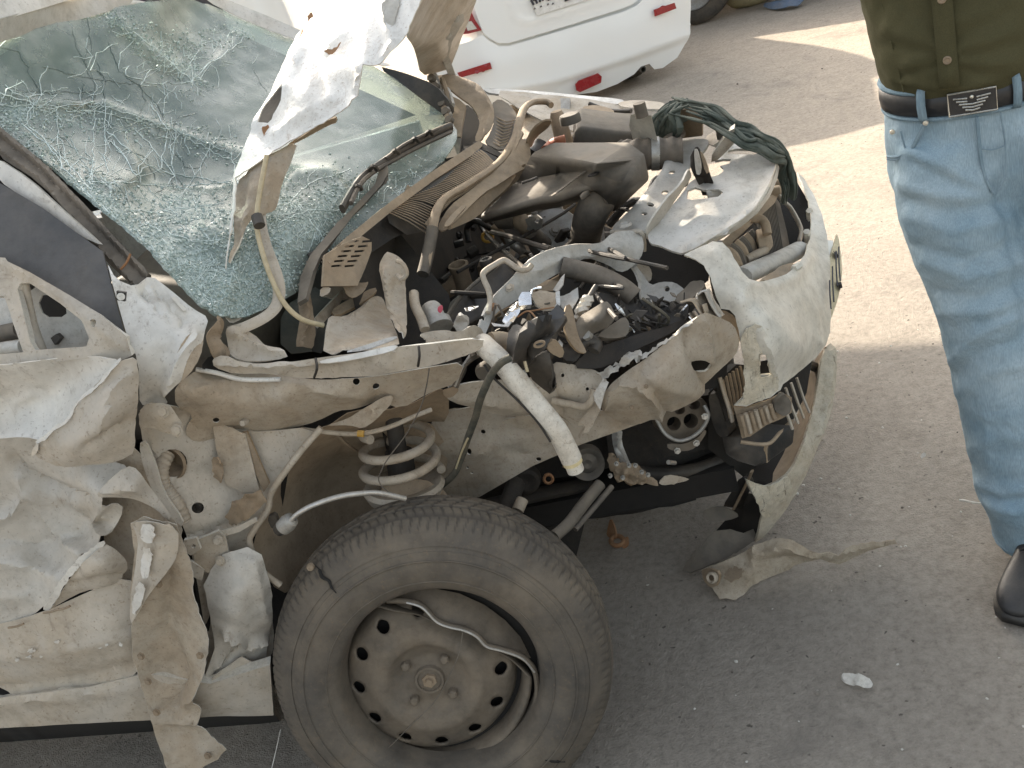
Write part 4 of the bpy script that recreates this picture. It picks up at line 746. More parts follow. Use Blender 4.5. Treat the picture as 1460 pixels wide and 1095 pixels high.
pl('far_scuttle', [(600, 107, 1.34), (640, 108, 1.36), (663, 113, 1.36), (682, 122, 1.34), (695, 138, 1.28), (703, 155, 1.22), (705, 172, 1.16), (699, 190, 1.09), (684, 203, 1.04), (676, 200, 1.06), (684, 180, 1.12), (682, 165, 1.18), (672, 150, 1.22), (655, 138, 1.26), (640, 126, 1.29)], 'trim', ctrl=[(680, 140, 1.245)], t=.005, res=5, ridges=[([(640, 112), (680, 128), (700, 160), (690, 195)], .008, 6)])
fg_ = pl('far_grille', [(705, 172, 1.15), (700, 148, 1.24), (712, 140, 1.28), (728, 150, 1.26), (738, 165, 1.2), (739, 182, 1.12), (732, 200, 1.04), (716, 216, .98), (690, 204, 1.03), (699, 190, 1.08)], 'graypl', t=.004, res=6)
for i in range(9):
    s = i/8; tb('louvre', [(700+6*s, 200-34*s, 1.05+.13*s), (712+10*s, 208-34*s, 1.005+.13*s), (724+9*s, 203-32*s, 1.01+.14*s)], .0018, 'trim', n=5, sm=2, parent=fg_, caps=False)
pl('grille_step', [(674, 203, 1.05), (682, 201, 1.05), (700, 210, 1.0), (716, 219, .97), (712, 224, .965), (690, 214, 1.0), (676, 209, 1.03)], 'black', t=.01, curve=False, res=5)
pl('far_fascia', [(640, 135, 1.27), (655, 142, 1.25), (664, 150, 1.22), (660, 172, 1.16), (657, 195, 1.09), (642, 193, 1.1), (645, 176, 1.15), (640, 160, 1.2)], 'trim', t=.01, res=5, curve=False)
pl('fascia_lid', [(645, 195, 1.085), (658, 197, 1.075), (654, 222, .99), (636, 226, .98)], 'graypl', t=.01, curve=False, res=6)
for i, (a, b, c) in enumerate([((613, 104, 1.35), (624, 135, 1.26), (642, 178, 1.12)), ((620, 106, 1.34), (632, 138, 1.25), (642, 165, 1.16)), ((630, 112, 1.32), (634, 122, 1.28), (640, 146, 1.22)), ((622, 122, 1.3), (638, 128, 1.28), (646, 150, 1.2)), ((628, 140, 1.25), (636, 158, 1.18), (643, 186, 1.1))]):
    tb('wiper_link', [a, b, c], .006, 'grey' if i % 2 else 'trim', n=6)
for i in range(6): lathe('link_joint', at(616+i*5, 112+i*12, 1.31-i*.035), (-.2, -.6, .7), [(0, .008), (.010, .008), (.012, -.004)], M['graypl'], CAR, 10)
pl('scuttle_dark', [(640, 150, 1.3), (675, 150, 1.3), (690, 190, 1.15), (650, 235, 1.02), (625, 225, 1.02)], 'shade_grime', t=0)
# wipers
wb = tb('wiper_blade', [(643, 180, 1.02), (612, 193, .92), (575, 213, .80), (545, 233, .70), (513, 258, .58), (488, 298, .46)], .006, 'black', flat=1.6)
tb('blade_spine', [(638, 178, 1.01), (605, 192, .89), (575, 207, .79), (550, 226, .71)], .004, 'rubber', parent=wb, n=6)
for x, y, d in ((610, 190, .90), (590, 200, .84), (562, 217, .75), (530, 240, .63), (508, 268, .55)): tb('blade_claw', [(x-6, y+6, d), (x+2, y-3, d-.01), (x+7, y+2, d)], .005, 'black', parent=wb, n=6)
tb('wiper_link_rod', [(643, 188, 1.00), (600, 208, .86), (562, 228, .74), (520, 255, .59), (500, 290, .48)], .005, 'rubber', n=6)
wa = pl('wiper_arm', [(545, 228, 0.710), (552, 230, 0.710), (554, 246, 0.670), (545, 262, 0.630), (520, 290, 0.530), (505, 305, 0.480), (490, 325, 0.420), (458, 362, 0.330), (446, 388, 0.280), (436, 425, 0.220), (424, 432, 0.220), (428, 395, 0.290), (442, 364, 0.330), (480, 318, 0.420), (500, 300, 0.480), (535, 262, 0.620)], 'graypl', t=.008, curve=False, res=6)
tb('arm_pivot', [(440, 366, .35), (452, 360, .36)], .006, 'black', parent=wa)
eg = pl('end_grille', [(463, 364, .30), (490, 347, .355), (517, 337, .40), (530, 343, .42), (530, 357, .41), (521, 382, .37), (510, 407, .33), (485, 408, .30), (460, 408, .26)], 'trim', t=.004, res=5, curve=False, amp=.0008,
   holes=[[(x+dx, y), (x+dx+14, y-1), (x+dx+13, y+2), (x+dx-1, y+3)] for (x, y) in ((498, 343), (492, 350), (487, 357), (482, 364), (477, 371), (473, 378)) for dx in (0, 19)])
pl('end_grille_under', [(460, 362, .36), (530, 340, .46), (512, 408, .38), (458, 410, .3)], 'shade_grime', t=0, curve=False, parent=eg)
pl('grille_flap', [(490, 405, .33), (500, 400, .35), (520, 402, .36), (527, 400, .37), (520, 414, .34), (505, 424, .32), (496, 420, .32)], 'brown', amp=.003, res=4)
pl('grille_lug', [(457, 410, .27), (472, 409, .28), (470, 418, .27), (456, 424, .26)], 'tan', t=.004, res=4)

# ---------------------------------------------------------------- engine bay
def bay():
    fw_ = mesh('firewall', [(-.05, .2, .3), (.0, 1.5, .3), (.05, 1.5, .98), (.0, .35, .93)], [(0, 1, 2, 3)]); link('firewall', fw_, M['dark'], CAR, False)
    vs = []; fs = []; nx, ny = 16, 20
    for i in range(nx):
        for j in range(ny):
            x = .02+.56*i/(nx-1); y = .60+.85*j/(ny-1); e = min(i, nx-1-i, j, ny-1-j)
            vs.append((x, y, .28+(.26+.10*noise.noise(V((x*9, y*9, 2)))+.07*noise.noise(V((x*21, y*21, 5))))*min(1, e/2)))
    for i in range(nx-1):
        for j in range(ny-1): a = i*ny+j; fs.append((a, a+1, a+ny+1, a+ny))
    link('engine_block', mesh('engine_block', vs, fs), M['dark'], CAR)
    box('bay_floor', (.30, 1.0, .22), (.60, .9, .06), M['shade_grime'], CAR, None, 0)
    box('far_rail', (.25, 1.38, .50), (.7, .09, .12), M['brown'], CAR)
    box('far_apron', (.12, 1.56, .64), (.6, .03, .32), M['brown'], CAR)
bay()
pl('bay_shadow', [(870, 330, .85), (930, 300, .95), (1020, 340, .80), (1010, 400, .72), (960, 440, .65), (880, 420, .70)], 'shade_grime', t=0, curve=False, res=20)  # black backing sheet, painted shade that covers the view to the ground
def engine_cover():
    K = dict(a=(789, 207, .945), b=(898, 207, .935), p=(910, 226, .922), c=(923, 253, .878), d=(873, 301, .80), e=(864, 281, .868), f=(848, 267, .888), g=(830, 271, .888), h=(799, 283, .878), i=(768, 287, .88), i2=(745, 293, .882), j=(686, 311, .872), k=(738, 262, .885), l=(760, 222, .935), n=(795, 229, .938), o=(856, 236, .940), m=(836, 243, .918), q=(800, 248, .893), r=(818, 262, .893), s=(888, 262, .905),
             h1=(796, 292, .828), g1=(828, 283, .838), f1=(848, 279, .84), i1=(766, 297, .828), i3=(745, 302, .83), j1=(692, 315, .835))
    F = ['lnlnaa', 'l a n', 'a b o n', 'b p o', 'l n q k', 'n o m q', 'k q i2 j', 'q m r', 'q r h i', 'q i i2', 'o p s m', 'p c s', 'm s f r', 's c d', 's d e', 's e f', 'r f g', 'r g h', 'h g g1 h1', 'g f f1 g1', 'i h h1 i1', 'i2 i i1 i3', 'j i2 i3 j1']
    names = list(K); vs = [at(x, y, z, 'z') for x, y, z in K.values()]; fs = [[names.index(t) for t in f.split()] for f in F[1:]]
    o = link('engine_cover', mesh('engine_cover', vs, fs), M['graypl'], CAR)
    b = o.modifiers.new('bevel', 'BEVEL'); b.width = .012; b.segments = 3; b.limit_method = 'ANGLE'; b.angle_limit = R(8)
    s = o.modifiers.new('t', 'SOLIDIFY'); s.thickness = .006; s.offset = -1; return o
ec = engine_cover()
pl('cover_slot', ell(846, 248, 9, 2.2, -18), 'shade_grime', ax='z', v=.922, t=.002, res=4, parent=ec)
for k in range(13):
    s = k/12; x = 785+45*s; y = 278-33*s
    pl('raised_letter_bar', [(x, y, .897+.024*s*s), (x+7, y-3.5, .899+.024*s*s), (x+8.3, y-2.4, .899+.024*s*s), (x+1.3, y+1.2, .897+.024*s*s)], 'rubber', ax='z', t=.002, curve=False, res=4, parent=ec)
tb('cover_seam', [(744, 261, .914, 'z'), (756, 257, .914, 'z'), (766, 253, .914, 'z')], .003, 'black', n=6, parent=ec)
bolt('cover_cap', at(822, 216, .935, 'z'), (0, 0, 1), .012, .004, M['black'], ec)
# hoses, pulley cover, pipes
hs_ = tb('intake_elbow', [(860, 278, .845, 'z'), (852, 288, .845, 'z'), (843, 305, .82, 'z'), (837, 325, .77, 'z'), (834, 350, .70, 'z'), (836, 372, .64, 'z')], .036, 'rubber', n=18)
tb('hose_clamp', [(866, 286, .85, 'z'), (862, 279, .868, 'z'), (850, 272, .872, 'z'), (838, 276, .87, 'z'), (832, 284, .855, 'z')], .005, 'steel', parent=hs_, flat=1.6)
prism('clamp_screw', [(826, 278, .885), (832, 272, .885), (839, 269, .885), (840, 272, .885), (834, 277, .885), (828, 281, .885)], M['graypl'], hs_, ax='z', dv=(0, 0, -.01))
tb('lower_hose', [(800, 380, .50), (825, 386, .50), (855, 394, .50), (885, 409, .49), (904, 424, .48)], .020, 'rubber', n=16)
p0 = at(792, 330, .72, 'z')
pc = lathe('pulley_cover', p0, (.25, -.75, .62), [(0, .012), (.012, .012), (.016, .004), (.045, .002), (.062, -.004), (.066, -.012), (.068, -.05)], M['alu'], CAR, 40)
bolt('centre_nut', p0+V((.25, -.75, .62))*.012, (.25, -.75, .62), .011, .008, M['alu'], pc)
for k in range(9):
    t = R(70+k*14); a = V((.25, -.75, .62)).normalized(); u = V((1, 0, 0)); u = (u-a*u.dot(a)).normalized(); w2 = a.cross(u)
    q = p0+(u*math.cos(t)-w2*math.sin(t)*-1)*.066
    box('cast_lug', q-a*.018, (.016, .018, .03), M['alu'], pc, None, .004)
pl('lifting_eye', [(745, 314, .80), (765, 306, .81), (772, 312, .81), (772, 325, .78), (758, 330, .77), (746, 326, .78)], 'alu', ax='z', t=.004, curve=False, res=5, holes=[ell(765, 315, 3, 3)])
tb('coolant_pipe', [(716, 312, .79, 'z'), (735, 310, .80, 'z'), (745, 318, .79, 'z'), (755, 330, .75, 'z'), (770, 346, .70, 'z'), (780, 358, .66, 'z')], .020, 'brown', n=14)
tb('coolant_hose', [(715, 312, .80, 'z'), (724, 311, .803, 'z'), (738, 312, .80, 'z')], .025, 'rubber', n=14)
tb('coolant_hose', [(757, 330, .76, 'z'), (775, 345, .71, 'z'), (790, 356, .67, 'z')], .017, 'rubber', n=12)
c = at(695, 338, .74, 'z'); a = V((.3, -.72, .62)).normalized(); u = a.cross(V((0, 0, 1))).normalized(); w2 = a.cross(u)
yr = tube('yellow_ring', [c+(u*math.cos(t)+w2*math.sin(t))*.0125 for t in np.linspace(0, 2*math.pi, 25)], .0042, M['yellow'], CAR, world=True, sm=1)
tube('ring_stem', [c-a*.004-w2*.012, c-w2*.03-a*.02, c-w2*.06-a*.03], .005, M['black'], yr, world=True)
tb('thin_hose', [(668, 345, .74, 'z'), (666, 325, .77, 'z'), (676, 315, .79, 'z'), (690, 320, .78, 'z'), (704, 330, .75, 'z')], .0075, 'black')
tb('thin_hose', [(704, 325, .77, 'z'), (714, 332, .76, 'z'), (722, 345, .72, 'z')], .009, 'brown')
tb('metal_pipe', [(725, 340, .74, 'z'), (735, 350, .73, 'z'), (744, 357, .71, 'z')], .012, 'steel')
lathe('filler_neck', at(653, 377, .78, 'z'), (.05, -.1, 1), [(.026, -.09), (.020, -.07), (.0195, -.02), (.023, -.012), (.0235, 0), (.018, .001), (.016, -.03)], M['brown'], CAR, 24)
tb('filler_pipe', [(652, 400, .70, 'z'), (640, 413, .69, 'z'), (620, 421, .69, 'z'), (600, 422, .70, 'z'), (588, 420, .71, 'z')], .019, 'brown', n=14)
a1 = at(624, 462, .30); b1 = at(610, 430, .34)
cn = lathe('metal_canister', a1, b1-a1, [(0, -.01), (.026, -.01), (.026, .004), (.0195, .008), (.019, .036), (.016, .042), (0, .043)], M['alu'], CAR, 28)
pl('pink_dab', [(624, 438, .288), (630, 434, .288), (632, 441, .288), (628, 447, .288), (624, 444, .288)], 'pink', t=.0008, res=3, parent=cn)
pl('plug_block', [(646, 462, .3), (652, 450, .3), (664, 448, .3), (670, 455, .3), (664, 470, .29), (652, 474, .29)], 'cream', amp=.006, ns=50, res=3, t=.01)
tb('hooked_pipe', [(590, 418, .33), (592, 435, .3), (601, 455, .27), (606, 470, .25)], .009, 'tan')
prism('dark_case', [(628, 470, .44), (640, 430, .52), (690, 388, .62), (720, 372, .66), (735, 392, .64), (715, 420, .58), (690, 450, .5), (660, 465, .45)], M['black'], CAR, dv=(.02, .1, -.12), bev=.006)
tb('case_edge', [(632, 460, .43), (660, 420, .52), (715, 372, .65)], .004, 'graypl', n=6)
lathe('case_knob', at(694, 374, .80, 'z'), (0, 0, 1), [(.012, -.02), (.016, 0), (.014, .008), (.008, .009), (.007, .0)], M['black'], CAR, 12)
# rear of the bay
prism('air_box', [(816, 208, 1.09), (819, 188, 1.09), (826, 180, 1.09), (878, 187, 1.09), (914, 190, 1.09), (914, 208, 1.09)], M['graypl'], CAR, dv=(.0, .15, .012), bev=.010, seg=3)
corrug('intake_hose', [(888, 222, .88, 'z'), (910, 220, .88, 'z'), (940, 219, .87, 'z'), (972, 217, .86, 'z')], .034, 'rubber', rings=6)
tb('hose_band', [(931, 205, .938, 'z'), (931, 214, .938, 'z')], .052, 'steel', sm=1, n=20) if False else None
bd = lathe('hose_band', at(934, 219, .872, 'z'), at(972, 217, .86, 'z')-at(910, 220, .88, 'z'), [(.034, -.009), (.0372, -.009), (.0372, .009), (.034, .009)], M['alu'], CAR, 28)
lathe('filler_cap', at(813, 170, .97, 'z'), (0, 0, 1), [(.0, .012), (.022, .012), (.025, .006), (.025, -.008)], M['graypl'], CAR, 24)
lathe('reservoir', at(800, 186, .90, 'z'), (0, 0, 1), [(.0, .05), (.014, .05), (.02, .035), (.024, -.05), (0, -.05)], M['trim'], CAR, 18)
tb('red_hose', [(778, 214, .90, 'z'), (786, 206, .90, 'z'), (797, 201, .91, 'z'), (806, 199, .91, 'z')], .012, 'hoser')
tb('dark_hose', [(755, 224, .88, 'z'), (766, 215, .88, 'z'), (772, 205, .89, 'z')], .022, 'black')
pl('far_bracket', [(750, 205, .95), (760, 184, .985), (776, 172, 1.0), (788, 172, 1.0), (782, 182, .97), (764, 196, .93), (757, 212, .9)], 'trim', ax='z', t=.004, res=5)
pl('far_inner_wing', [(700, 128, 1.5), (760, 132, 1.5), (870, 146, 1.44), (905, 160, 1.4), (880, 180, 1.3), (830, 190, 1.25), (790, 180, 1.28), (750, 160, 1.36)], 'cream', t=.003, res=8, amp=.002)
pl('wing_recess', [(788, 141, 1.47), (828, 144, 1.45), (831, 150, 1.43), (829, 165, 1.40), (792, 168, 1.38), (786, 155, 1.42)], 'shade_grime', t=.004, curve=False)  # recess drawn as a flat sheet of painted shade
pl('recess_catch', [(799, 140, 1.44), (813, 140, 1.43), (812, 164, 1.38), (800, 162, 1.38)], 'alu', t=.01, curve=False)
pl('far_wing_edge', [(686, 126, 1.56), (720, 127, 1.58), (770, 130, 1.59), (830, 136, 1.57), (886, 141, 1.52), (892, 146, 1.50), (880, 149, 1.49), (830, 144, 1.52), (770, 137, 1.55), (700, 134, 1.55)], 'white', t=.006, res=6)
pl('far_headlamp_panel', [(880, 146, 1.45), (905, 142, 1.45), (950, 146, 1.4), (945, 156, 1.35), (910, 155, 1.36), (886, 152, 1.4)], 'cream', t=.006, res=6)
pl('fuse_cover', [(828, 152, 1.36), (850, 149, 1.36), (876, 156, 1.33), (874, 166, 1.28), (850, 172, 1.26), (830, 172, 1.28)], 'trim', t=.02, res=6)
tb('wing_bead', [(840, 148, 1.40), (870, 158, 1.37), (900, 158, 1.33)], .006, 'black')
prism('white_box', [(896, 178, .94), (898, 163, .97), (906, 160, .975), (930, 163, .972), (932, 178, .945)], M['lens'], CAR, ax='z', dv=(.0, .05, -.1), bev=.006)
lathe('box_cap', at(914, 160, .985, 'z'), (0, 0, 1), [(0, .02), (.013, .02), (.014, -.01)], M['graypl'], CAR, 16)
prism('dark_flap', [(968, 198, .85), (967, 158, .93), (982, 155, .94), (1001, 170, .905), (1001, 194, .86)], M['brown'], CAR, ax='z', dv=(.004, .012, 0), bev=.001)
tb('bay_pipe', [(950, 200, .88, 'z'), (962, 193, .89, 'z'), (972, 190, .88, 'z')], .01, 'graypl')
def clutter():
    rnd = random.Random(11); 
    for i in range(30):
        x = rnd.uniform(.05, .68); y = rnd.uniform(.42, 1.4); z = rnd.uniform(.48, .64)
        a = V((x, y, z)); d = V((rnd.uniform(-.15, .15), rnd.uniform(-.15, .15), rnd.uniform(-.1, .05)))
        k = rnd.random()
        if k < .55: tube('bay_hose', [a, a+d*.6+V((0, 0, .05)), a+d*1.2, a+d*1.9-V((0, 0, .06))], rnd.uniform(.005, .014), M[rnd.choice(['black', 'rubber', 'dark', 'brown'])], CAR, world=True, n=8)
        elif k < .8: box('bay_bracket', a, (rnd.uniform(.02, .07), rnd.uniform(.02, .06), rnd.uniform(.01, .05)), M[rnd.choice(['dark', 'brown', 'black', 'alu'])], CAR, Matrix.Rotation(rnd.uniform(0, 3), 3, V((rnd.random(), rnd.random(), 1))), .004)
        else: bolt('bay_bolt', a, (rnd.uniform(-.3, .3), -.6, .7), .012, .015, M['alu'], CAR)
clutter()
# ---------------------------------------------------------------- frame rail and crushed apron ahead of the wheel
pl('frame_rail', [(592, 690, .36), (604, 640, .36), (620, 590, .36), (700, 575, .37), (790, 590, .37), (860, 585, .37), (905, 592, .37), (943, 592, .37), (904, 607, .36), (828, 634, .36), (760, 664, .36), (702, 698, .36), (683, 709, .37), (640, 716, .37), (612, 714, .37)], 'tan', curve=False, amp=.0012, res=7, t=.004, ridges=[([(600, 640), (690, 640), (780, 610)], .006, 14), ([(720, 640), (750, 650), (780, 640)], -.004, 5), ([(630, 690), (650, 660), (690, 640)], .004, 8)],
   holes=[ell(689, 615, 3.5, 3), ell(670, 640, 3.5, 4), ell(768, 655, 4, 3), ell(667, 666, 1.8, 2), ell(673, 674, 2, 1.6)])
pl('arch_pocket', [(600, 575, .42), (660, 570, .42), (650, 596, .42), (618, 592, .42)], 'shade_grime', t=0)
rc = pl('crushed_rail', [(630, 558, .24), (647, 551, .24), (683, 544, .26), (712, 541, .27), (760, 540, .28), (786, 514, .31), (820, 520, .31), (857, 530, .31), (868, 545, .30), (858, 568, .29), (846, 580, .28), (835, 610, .28), (820, 612, .29), (805, 598, .29), (790, 588, .29), (740, 592, .29), (700, 588, .28), (666, 578, .27), (648, 572, .26)], 'cream', ctrl=[(740, 560, .24), (810, 550, .27)], amp=.0035, res=6, t=.004, holes=[ell(802, 534, 3, 3.4), ell(839, 555, 3, 3)], ridges=[([(640, 562), (700, 572), (760, 580)], .007, 7), ([(786, 516), (790, 560), (800, 590)], -.006, 4)])
pl('rust_edge', [(630, 556, .235), (645, 551, .235), (655, 556, .235), (645, 566, .235), (634, 566, .235)], 'brown', amp=.003, res=4, jag=.5)
tb('fold_edge', [(787, 572, .265), (810, 576, .262), (832, 580, .26), (843, 571, .26), (848, 555, .265)], .007, 'tan')
pl('crushed_web', [(715, 596, .33), (760, 590, .32), (800, 594, .31), (815, 605, .30), (800, 612, .31), (750, 612, .33), (725, 606, .335)], 'tan', amp=.005, res=5)
pl('torn_flag', [(860, 540, .26), (868, 545, .255), (862, 560, .25), (856, 584, .245), (850, 575, .25), (846, 562, .255)], 'tape', amp=.003, res=4, curve=False)
pl('torn_flag', [(822, 607, .26), (835, 590, .265), (852, 570, .27), (858, 580, .26), (848, 600, .255), (842, 614, .25), (832, 618, .25), (836, 606, .255)], 'tan', amp=.004, res=4, jag=.4)
ap2 = pl('crushed_apron', [(852, 572, .28), (870, 548, .28), (890, 532, .285), (915, 515, .29), (950, 488, .30), (985, 458, .31), (1000, 444, .33), (1020, 450, .36), (1046, 462, .39), (1055, 486, .40), (1050, 506, .40), (1034, 522, .39), (1018, 537, .38), (1012, 556, .37), (985, 576, .36), (942, 593, .345), (906, 608, .335), (884, 602, .325), (862, 588, .30)], 'tan', ctrl=[(940, 540, .26), (985, 510, .30), (890, 570, .27), (1005, 490, .34)], amp=.003, res=6, t=.004, holes=[ell(1003, 524, 9, 10)],
   ridges=[([(862, 577), (872, 555), (890, 548), (910, 551), (926, 562), (936, 580), (940, 594)], .009, 5), ([(980, 475), (985, 500), (998, 530), (1012, 550)], -.010, 6), ([(905, 530), (960, 555), (990, 560)], .005, 8), ([(1000, 455), (1008, 490), (1012, 515)], .009, 5), ([(935, 560), (950, 588)], -.007, 3)])
pl('apron_hollow', [(970, 490, .45), (1040, 480, .46), (1035, 550, .45), (980, 560, .43)], 'shade_grime', t=0)
bolt('stud', at(901, 581, .27), (-.1, -1, .4), .003, .003, M['brown'], ap2); bolt('stud', at(921, 551, .25), (-.1, -1, .4), .003, .004, M['brown'], ap2)
for i, pts in enumerate([[(850, 532, .285), (872, 522, .285), (886, 520, .285), (882, 528, .28), (860, 540, .275)], [(872, 522, .29), (895, 505, .29), (912, 498, .295), (915, 506, .285), (890, 522, .28)], [(905, 512, .29), (930, 496, .295), (955, 480, .30), (986, 457, .31), (988, 460, .305), (950, 488, .295), (910, 516, .285)], [(880, 515, .30), (896, 500, .30), (899, 503, .295), (886, 518, .295)]]):
    pl('torn_seam', pts, 'steel', amp=.005, ns=40, res=3, jag=1.1, curve=False)
# concertina strip at the nose end
for i, pts in enumerate([[(970, 432), (985, 430), (993, 440), (1000, 450), (1006, 446), (1003, 434)], [(983, 446), (990, 458), (985, 470), (978, 476)], [(993, 420), (1004, 414), (1012, 430), (1020, 444), (1027, 452)]]):
    bm = bmesh.new(); P = [at(x, y, .34+.02*i) for x, y in pts]; P = [V(p) for p in cat(P, False, 5)]
    for a, b in zip(P[:-1], P[1:]):
        q = [bm.verts.new(a), bm.verts.new(b), bm.verts.new(b+V((.01, .07, -.03))), bm.verts.new(a+V((.01, .07, -.03)))]; bm.faces.new(q)
    bmesh.ops.remove_doubles(bm, verts=bm.verts[:], dist=1e-5); o = fin('concertina_strip', bm, M['tape' if i else 'tan'], CAR); o.modifiers.new('t', 'SOLIDIFY').thickness = .003
pl('crumpled_tab', [(993, 418, .40), (1003, 412, .42), (1015, 422, .43), (1026, 440, .42), (1030, 455, .40), (1018, 460, .38), (1006, 448, .37), (998, 436, .38)], 'cream', amp=.006, ns=18, res=4, t=.004)
pl('nose_gusset', [(1000, 446, .42), (1030, 440, .47), (1050, 452, .47), (1056, 490, .45), (1035, 500, .43), (1012, 475, .40)], 'brown', amp=.005, res=5)
pl('nose_pipe_end', ell(1028, 485, 9, 7), 'grey', v=.40, t=.01, res=4)

# ---------------------------------------------------------------- smashed headlamp and loose trim lying in the crushed corner
pl('corner_dark', [(690, 470, .5), (760, 400, .6), (900, 380, .68), (1000, 430, .55), (960, 490, .44), (860, 530, .40), (780, 530, .38), (700, 520, .38)], 'shade_grime', t=0, res=18, curve=False, amp=.01)  # backing sheet coloured as the shade behind the crushed corner
def shard(name, pts, m, **k):
    k.setdefault('amp', .003); k.setdefault('res', 4); k.setdefault('curve', False); return pl(name, pts, m, **k)
shard('reflector_shell', [(716, 458, .30), (728, 438, .33), (742, 428, .34), (742, 445, .31), (732, 458, .29), (722, 464, .285)], 'chrome', ridges=[([(720, 455), (738, 440)], .004, 4)])
shard('reflector_shell', [(739, 425, .33), (744, 416, .34), (757, 416, .34), (758, 434, .32), (740, 436, .31)], 'chrome', t=.012, amp=.001)
shard('reflector_edge', [(700, 460, .29), (718, 463, .28), (730, 458, .28), (725, 466, .275), (704, 465, .28)], 'tape', t=.002)
shard('reflector_shell', [(662, 440, .35), (672, 436, .36), (682, 434, .36), (676, 442, .34), (664, 444, .34)], 'chrome', amp=.004, ns=60)
shard('lamp_back', [(757, 418, .36), (770, 413, .37), (792, 416, .37), (797, 428, .35), (790, 440, .33), (776, 441, .33), (764, 434, .33)], 'tan', t=.004)
shard('lamp_edge', [(792, 416, .355), (798, 415, .355), (799, 434, .34), (794, 440, .33)], 'tape', t=.003)
shard('lamp_liner', [(796, 424, .36), (812, 418, .37), (824, 410, .38), (825, 424, .36), (816, 440, .33), (806, 442, .33), (800, 436, .34)], 'alu', amp=.005, ns=30)
shard('lamp_lens', [(788, 412, .42), (800, 395, .45), (805, 390, .46), (803, 405, .43), (795, 415, .41)], 'tape', t=.002)
shard('lamp_plate', [(760, 408, .45), (782, 398, .48), (798, 402, .47), (790, 415, .43), (770, 414, .43)], 'brown')
shard('blue_scrap', [(782, 448, .26), (795, 434, .28), (806, 446, .27), (800, 456, .25), (788, 460, .25)], 'panel', amp=.004)
tb('copper_wire', [(738, 452, .27), (750, 444, .27), (758, 446, .265), (768, 458, .25), (776, 460, .25)], .0016, 'rust', n=5); tb('copper_wire', [(752, 444, .275), (765, 442, .28), (790, 438, .29)], .0014, 'rust', n=5)
tb('bright_wire', [(757, 420, .345), (760, 412, .36), (772, 410, .36)], .002, 'chrome', n=5)
bl = tb('lamp_socket', [(838, 426, .36), (833, 436, .345), (826, 447, .33)], .011, 'paper', sm=2, n=14)
for k in range(3): tb('socket_fin', [(836-4*k, 424+8*k, .35-.01*k), (838-4*k, 432+7*k, .345-.01*k)], .013, 'tubew', n=8, sm=1, parent=bl)
tb('socket_tail', [(840, 424, .36), (846, 414, .38), (850, 408, .39)], .005, 'black'); tb('socket_tip', [(823, 450, .325), (820, 455, .32)], .005, 'steel')
lm = lambda name, pts, m, **k: pl(name, pts, m, amp=k.pop('amp', .007), ns=k.pop('ns', 12), res=k.pop('res', 4.5), t=k.pop('t', .012), **k)
lm('lamp_housing', [(722, 478, .20), (734, 462, .23), (748, 468, .22), (765, 460, .22), (778, 455, .235), (800, 455, .25), (806, 448, .25), (806, 456, .24), (792, 475, .22), (782, 492, .20), (770, 505, .19), (752, 528, .18), (735, 530, .19), (722, 510, .19)], 'black', ctrl=[(755, 485, .165)], ridges=[([(738, 510), (752, 480), (775, 465)], .02, 5), ([(750, 520), (765, 490), (790, 472)], -.01, 5)])
lm('lamp_housing', [(752, 520, .20), (770, 505, .195), (784, 500, .20), (786, 530, .19), (785, 566, .20), (770, 555, .21), (755, 540, .21)], 'black', amp=.005)
lm('clip_eye', ell(769, 491, 9, 5, -15), 'brown', v=.165, t=.004, res=3, holes=[ell(769, 491, 6, 2.5, -15)], amp=.001)
lm('brown_tape', [(780, 495, .19), (792, 482, .2), (806, 500, .2), (802, 512, .2), (788, 506, .19)], 'brown', amp=.004)
lm('vent_hose', [(806, 436, .29), (814, 432, .30), (818, 450, .28), (823, 478, .25), (834, 494, .24), (838, 503, .235), (826, 502, .23), (812, 488, .23), (804, 465, .25)], 'brown', amp=.003, t=.006)
mh = lm('motor_case', [(818, 470, .26), (826, 452, .28), (848, 438, .30), (864, 428, .31), (872, 436, .31), (878, 452, .30), (870, 464, .28), (850, 474, .26), (836, 482, .25), (824, 480, .25)], 'graypl', ctrl=[(850, 455, .235)], amp=.002, t=.02)
lm('motor_stub', [(830, 478, .255), (838, 464, .255), (842, 480, .245), (832, 484, .245)], 'alu', amp=.002, parent=mh)
lm('case_flange', [(852, 478, .28), (868, 466, .30), (890, 450, .34), (898, 460, .33), (896, 478, .31), (880, 482, .30), (864, 482, .28)], 'graypl', amp=.003, t=.015)
lm('dark_lump', [(800, 500, .25), (815, 488, .26), (830, 502, .25), (820, 518, .23), (804, 516, .23)], 'dark', amp=.008, ns=30)
shard('reflector_scrap', [(790, 492, .24), (798, 484, .245), (803, 490, .24), (800, 504, .235), (792, 500, .235)], 'steel', amp=.006, ns=40)
lm('undershield', [(815, 524, .30), (838, 500, .32), (880, 486, .34), (915, 474, .36), (950, 462, .38), (985, 452, .40), (968, 466, .37), (940, 482, .35), (905, 500, .33), (880, 516, .31), (850, 526, .30)], 'dark', amp=.006, t=.004)
lm('lamp_bracket', [(850, 424, .50), (880, 428, .49), (920, 436, .47), (955, 438, .455), (985, 440, .44), (980, 452, .42), (966, 470, .40), (945, 472, .40), (925, 462, .42), (895, 452, .44), (870, 436, .47)], 'black', amp=.002, t=.004, ridges=[([(850, 424), (920, 438), (985, 442)], .010, 4)])
tb('bracket_edge', [(850, 420, .51), (890, 428, .49), (940, 437, .46), (982, 441, .435)], .006, 'graypl')
tb('dark_tube', [(826, 492, .27), (838, 486, .28), (850, 490, .28), (846, 500, .27)], .012, 'black')
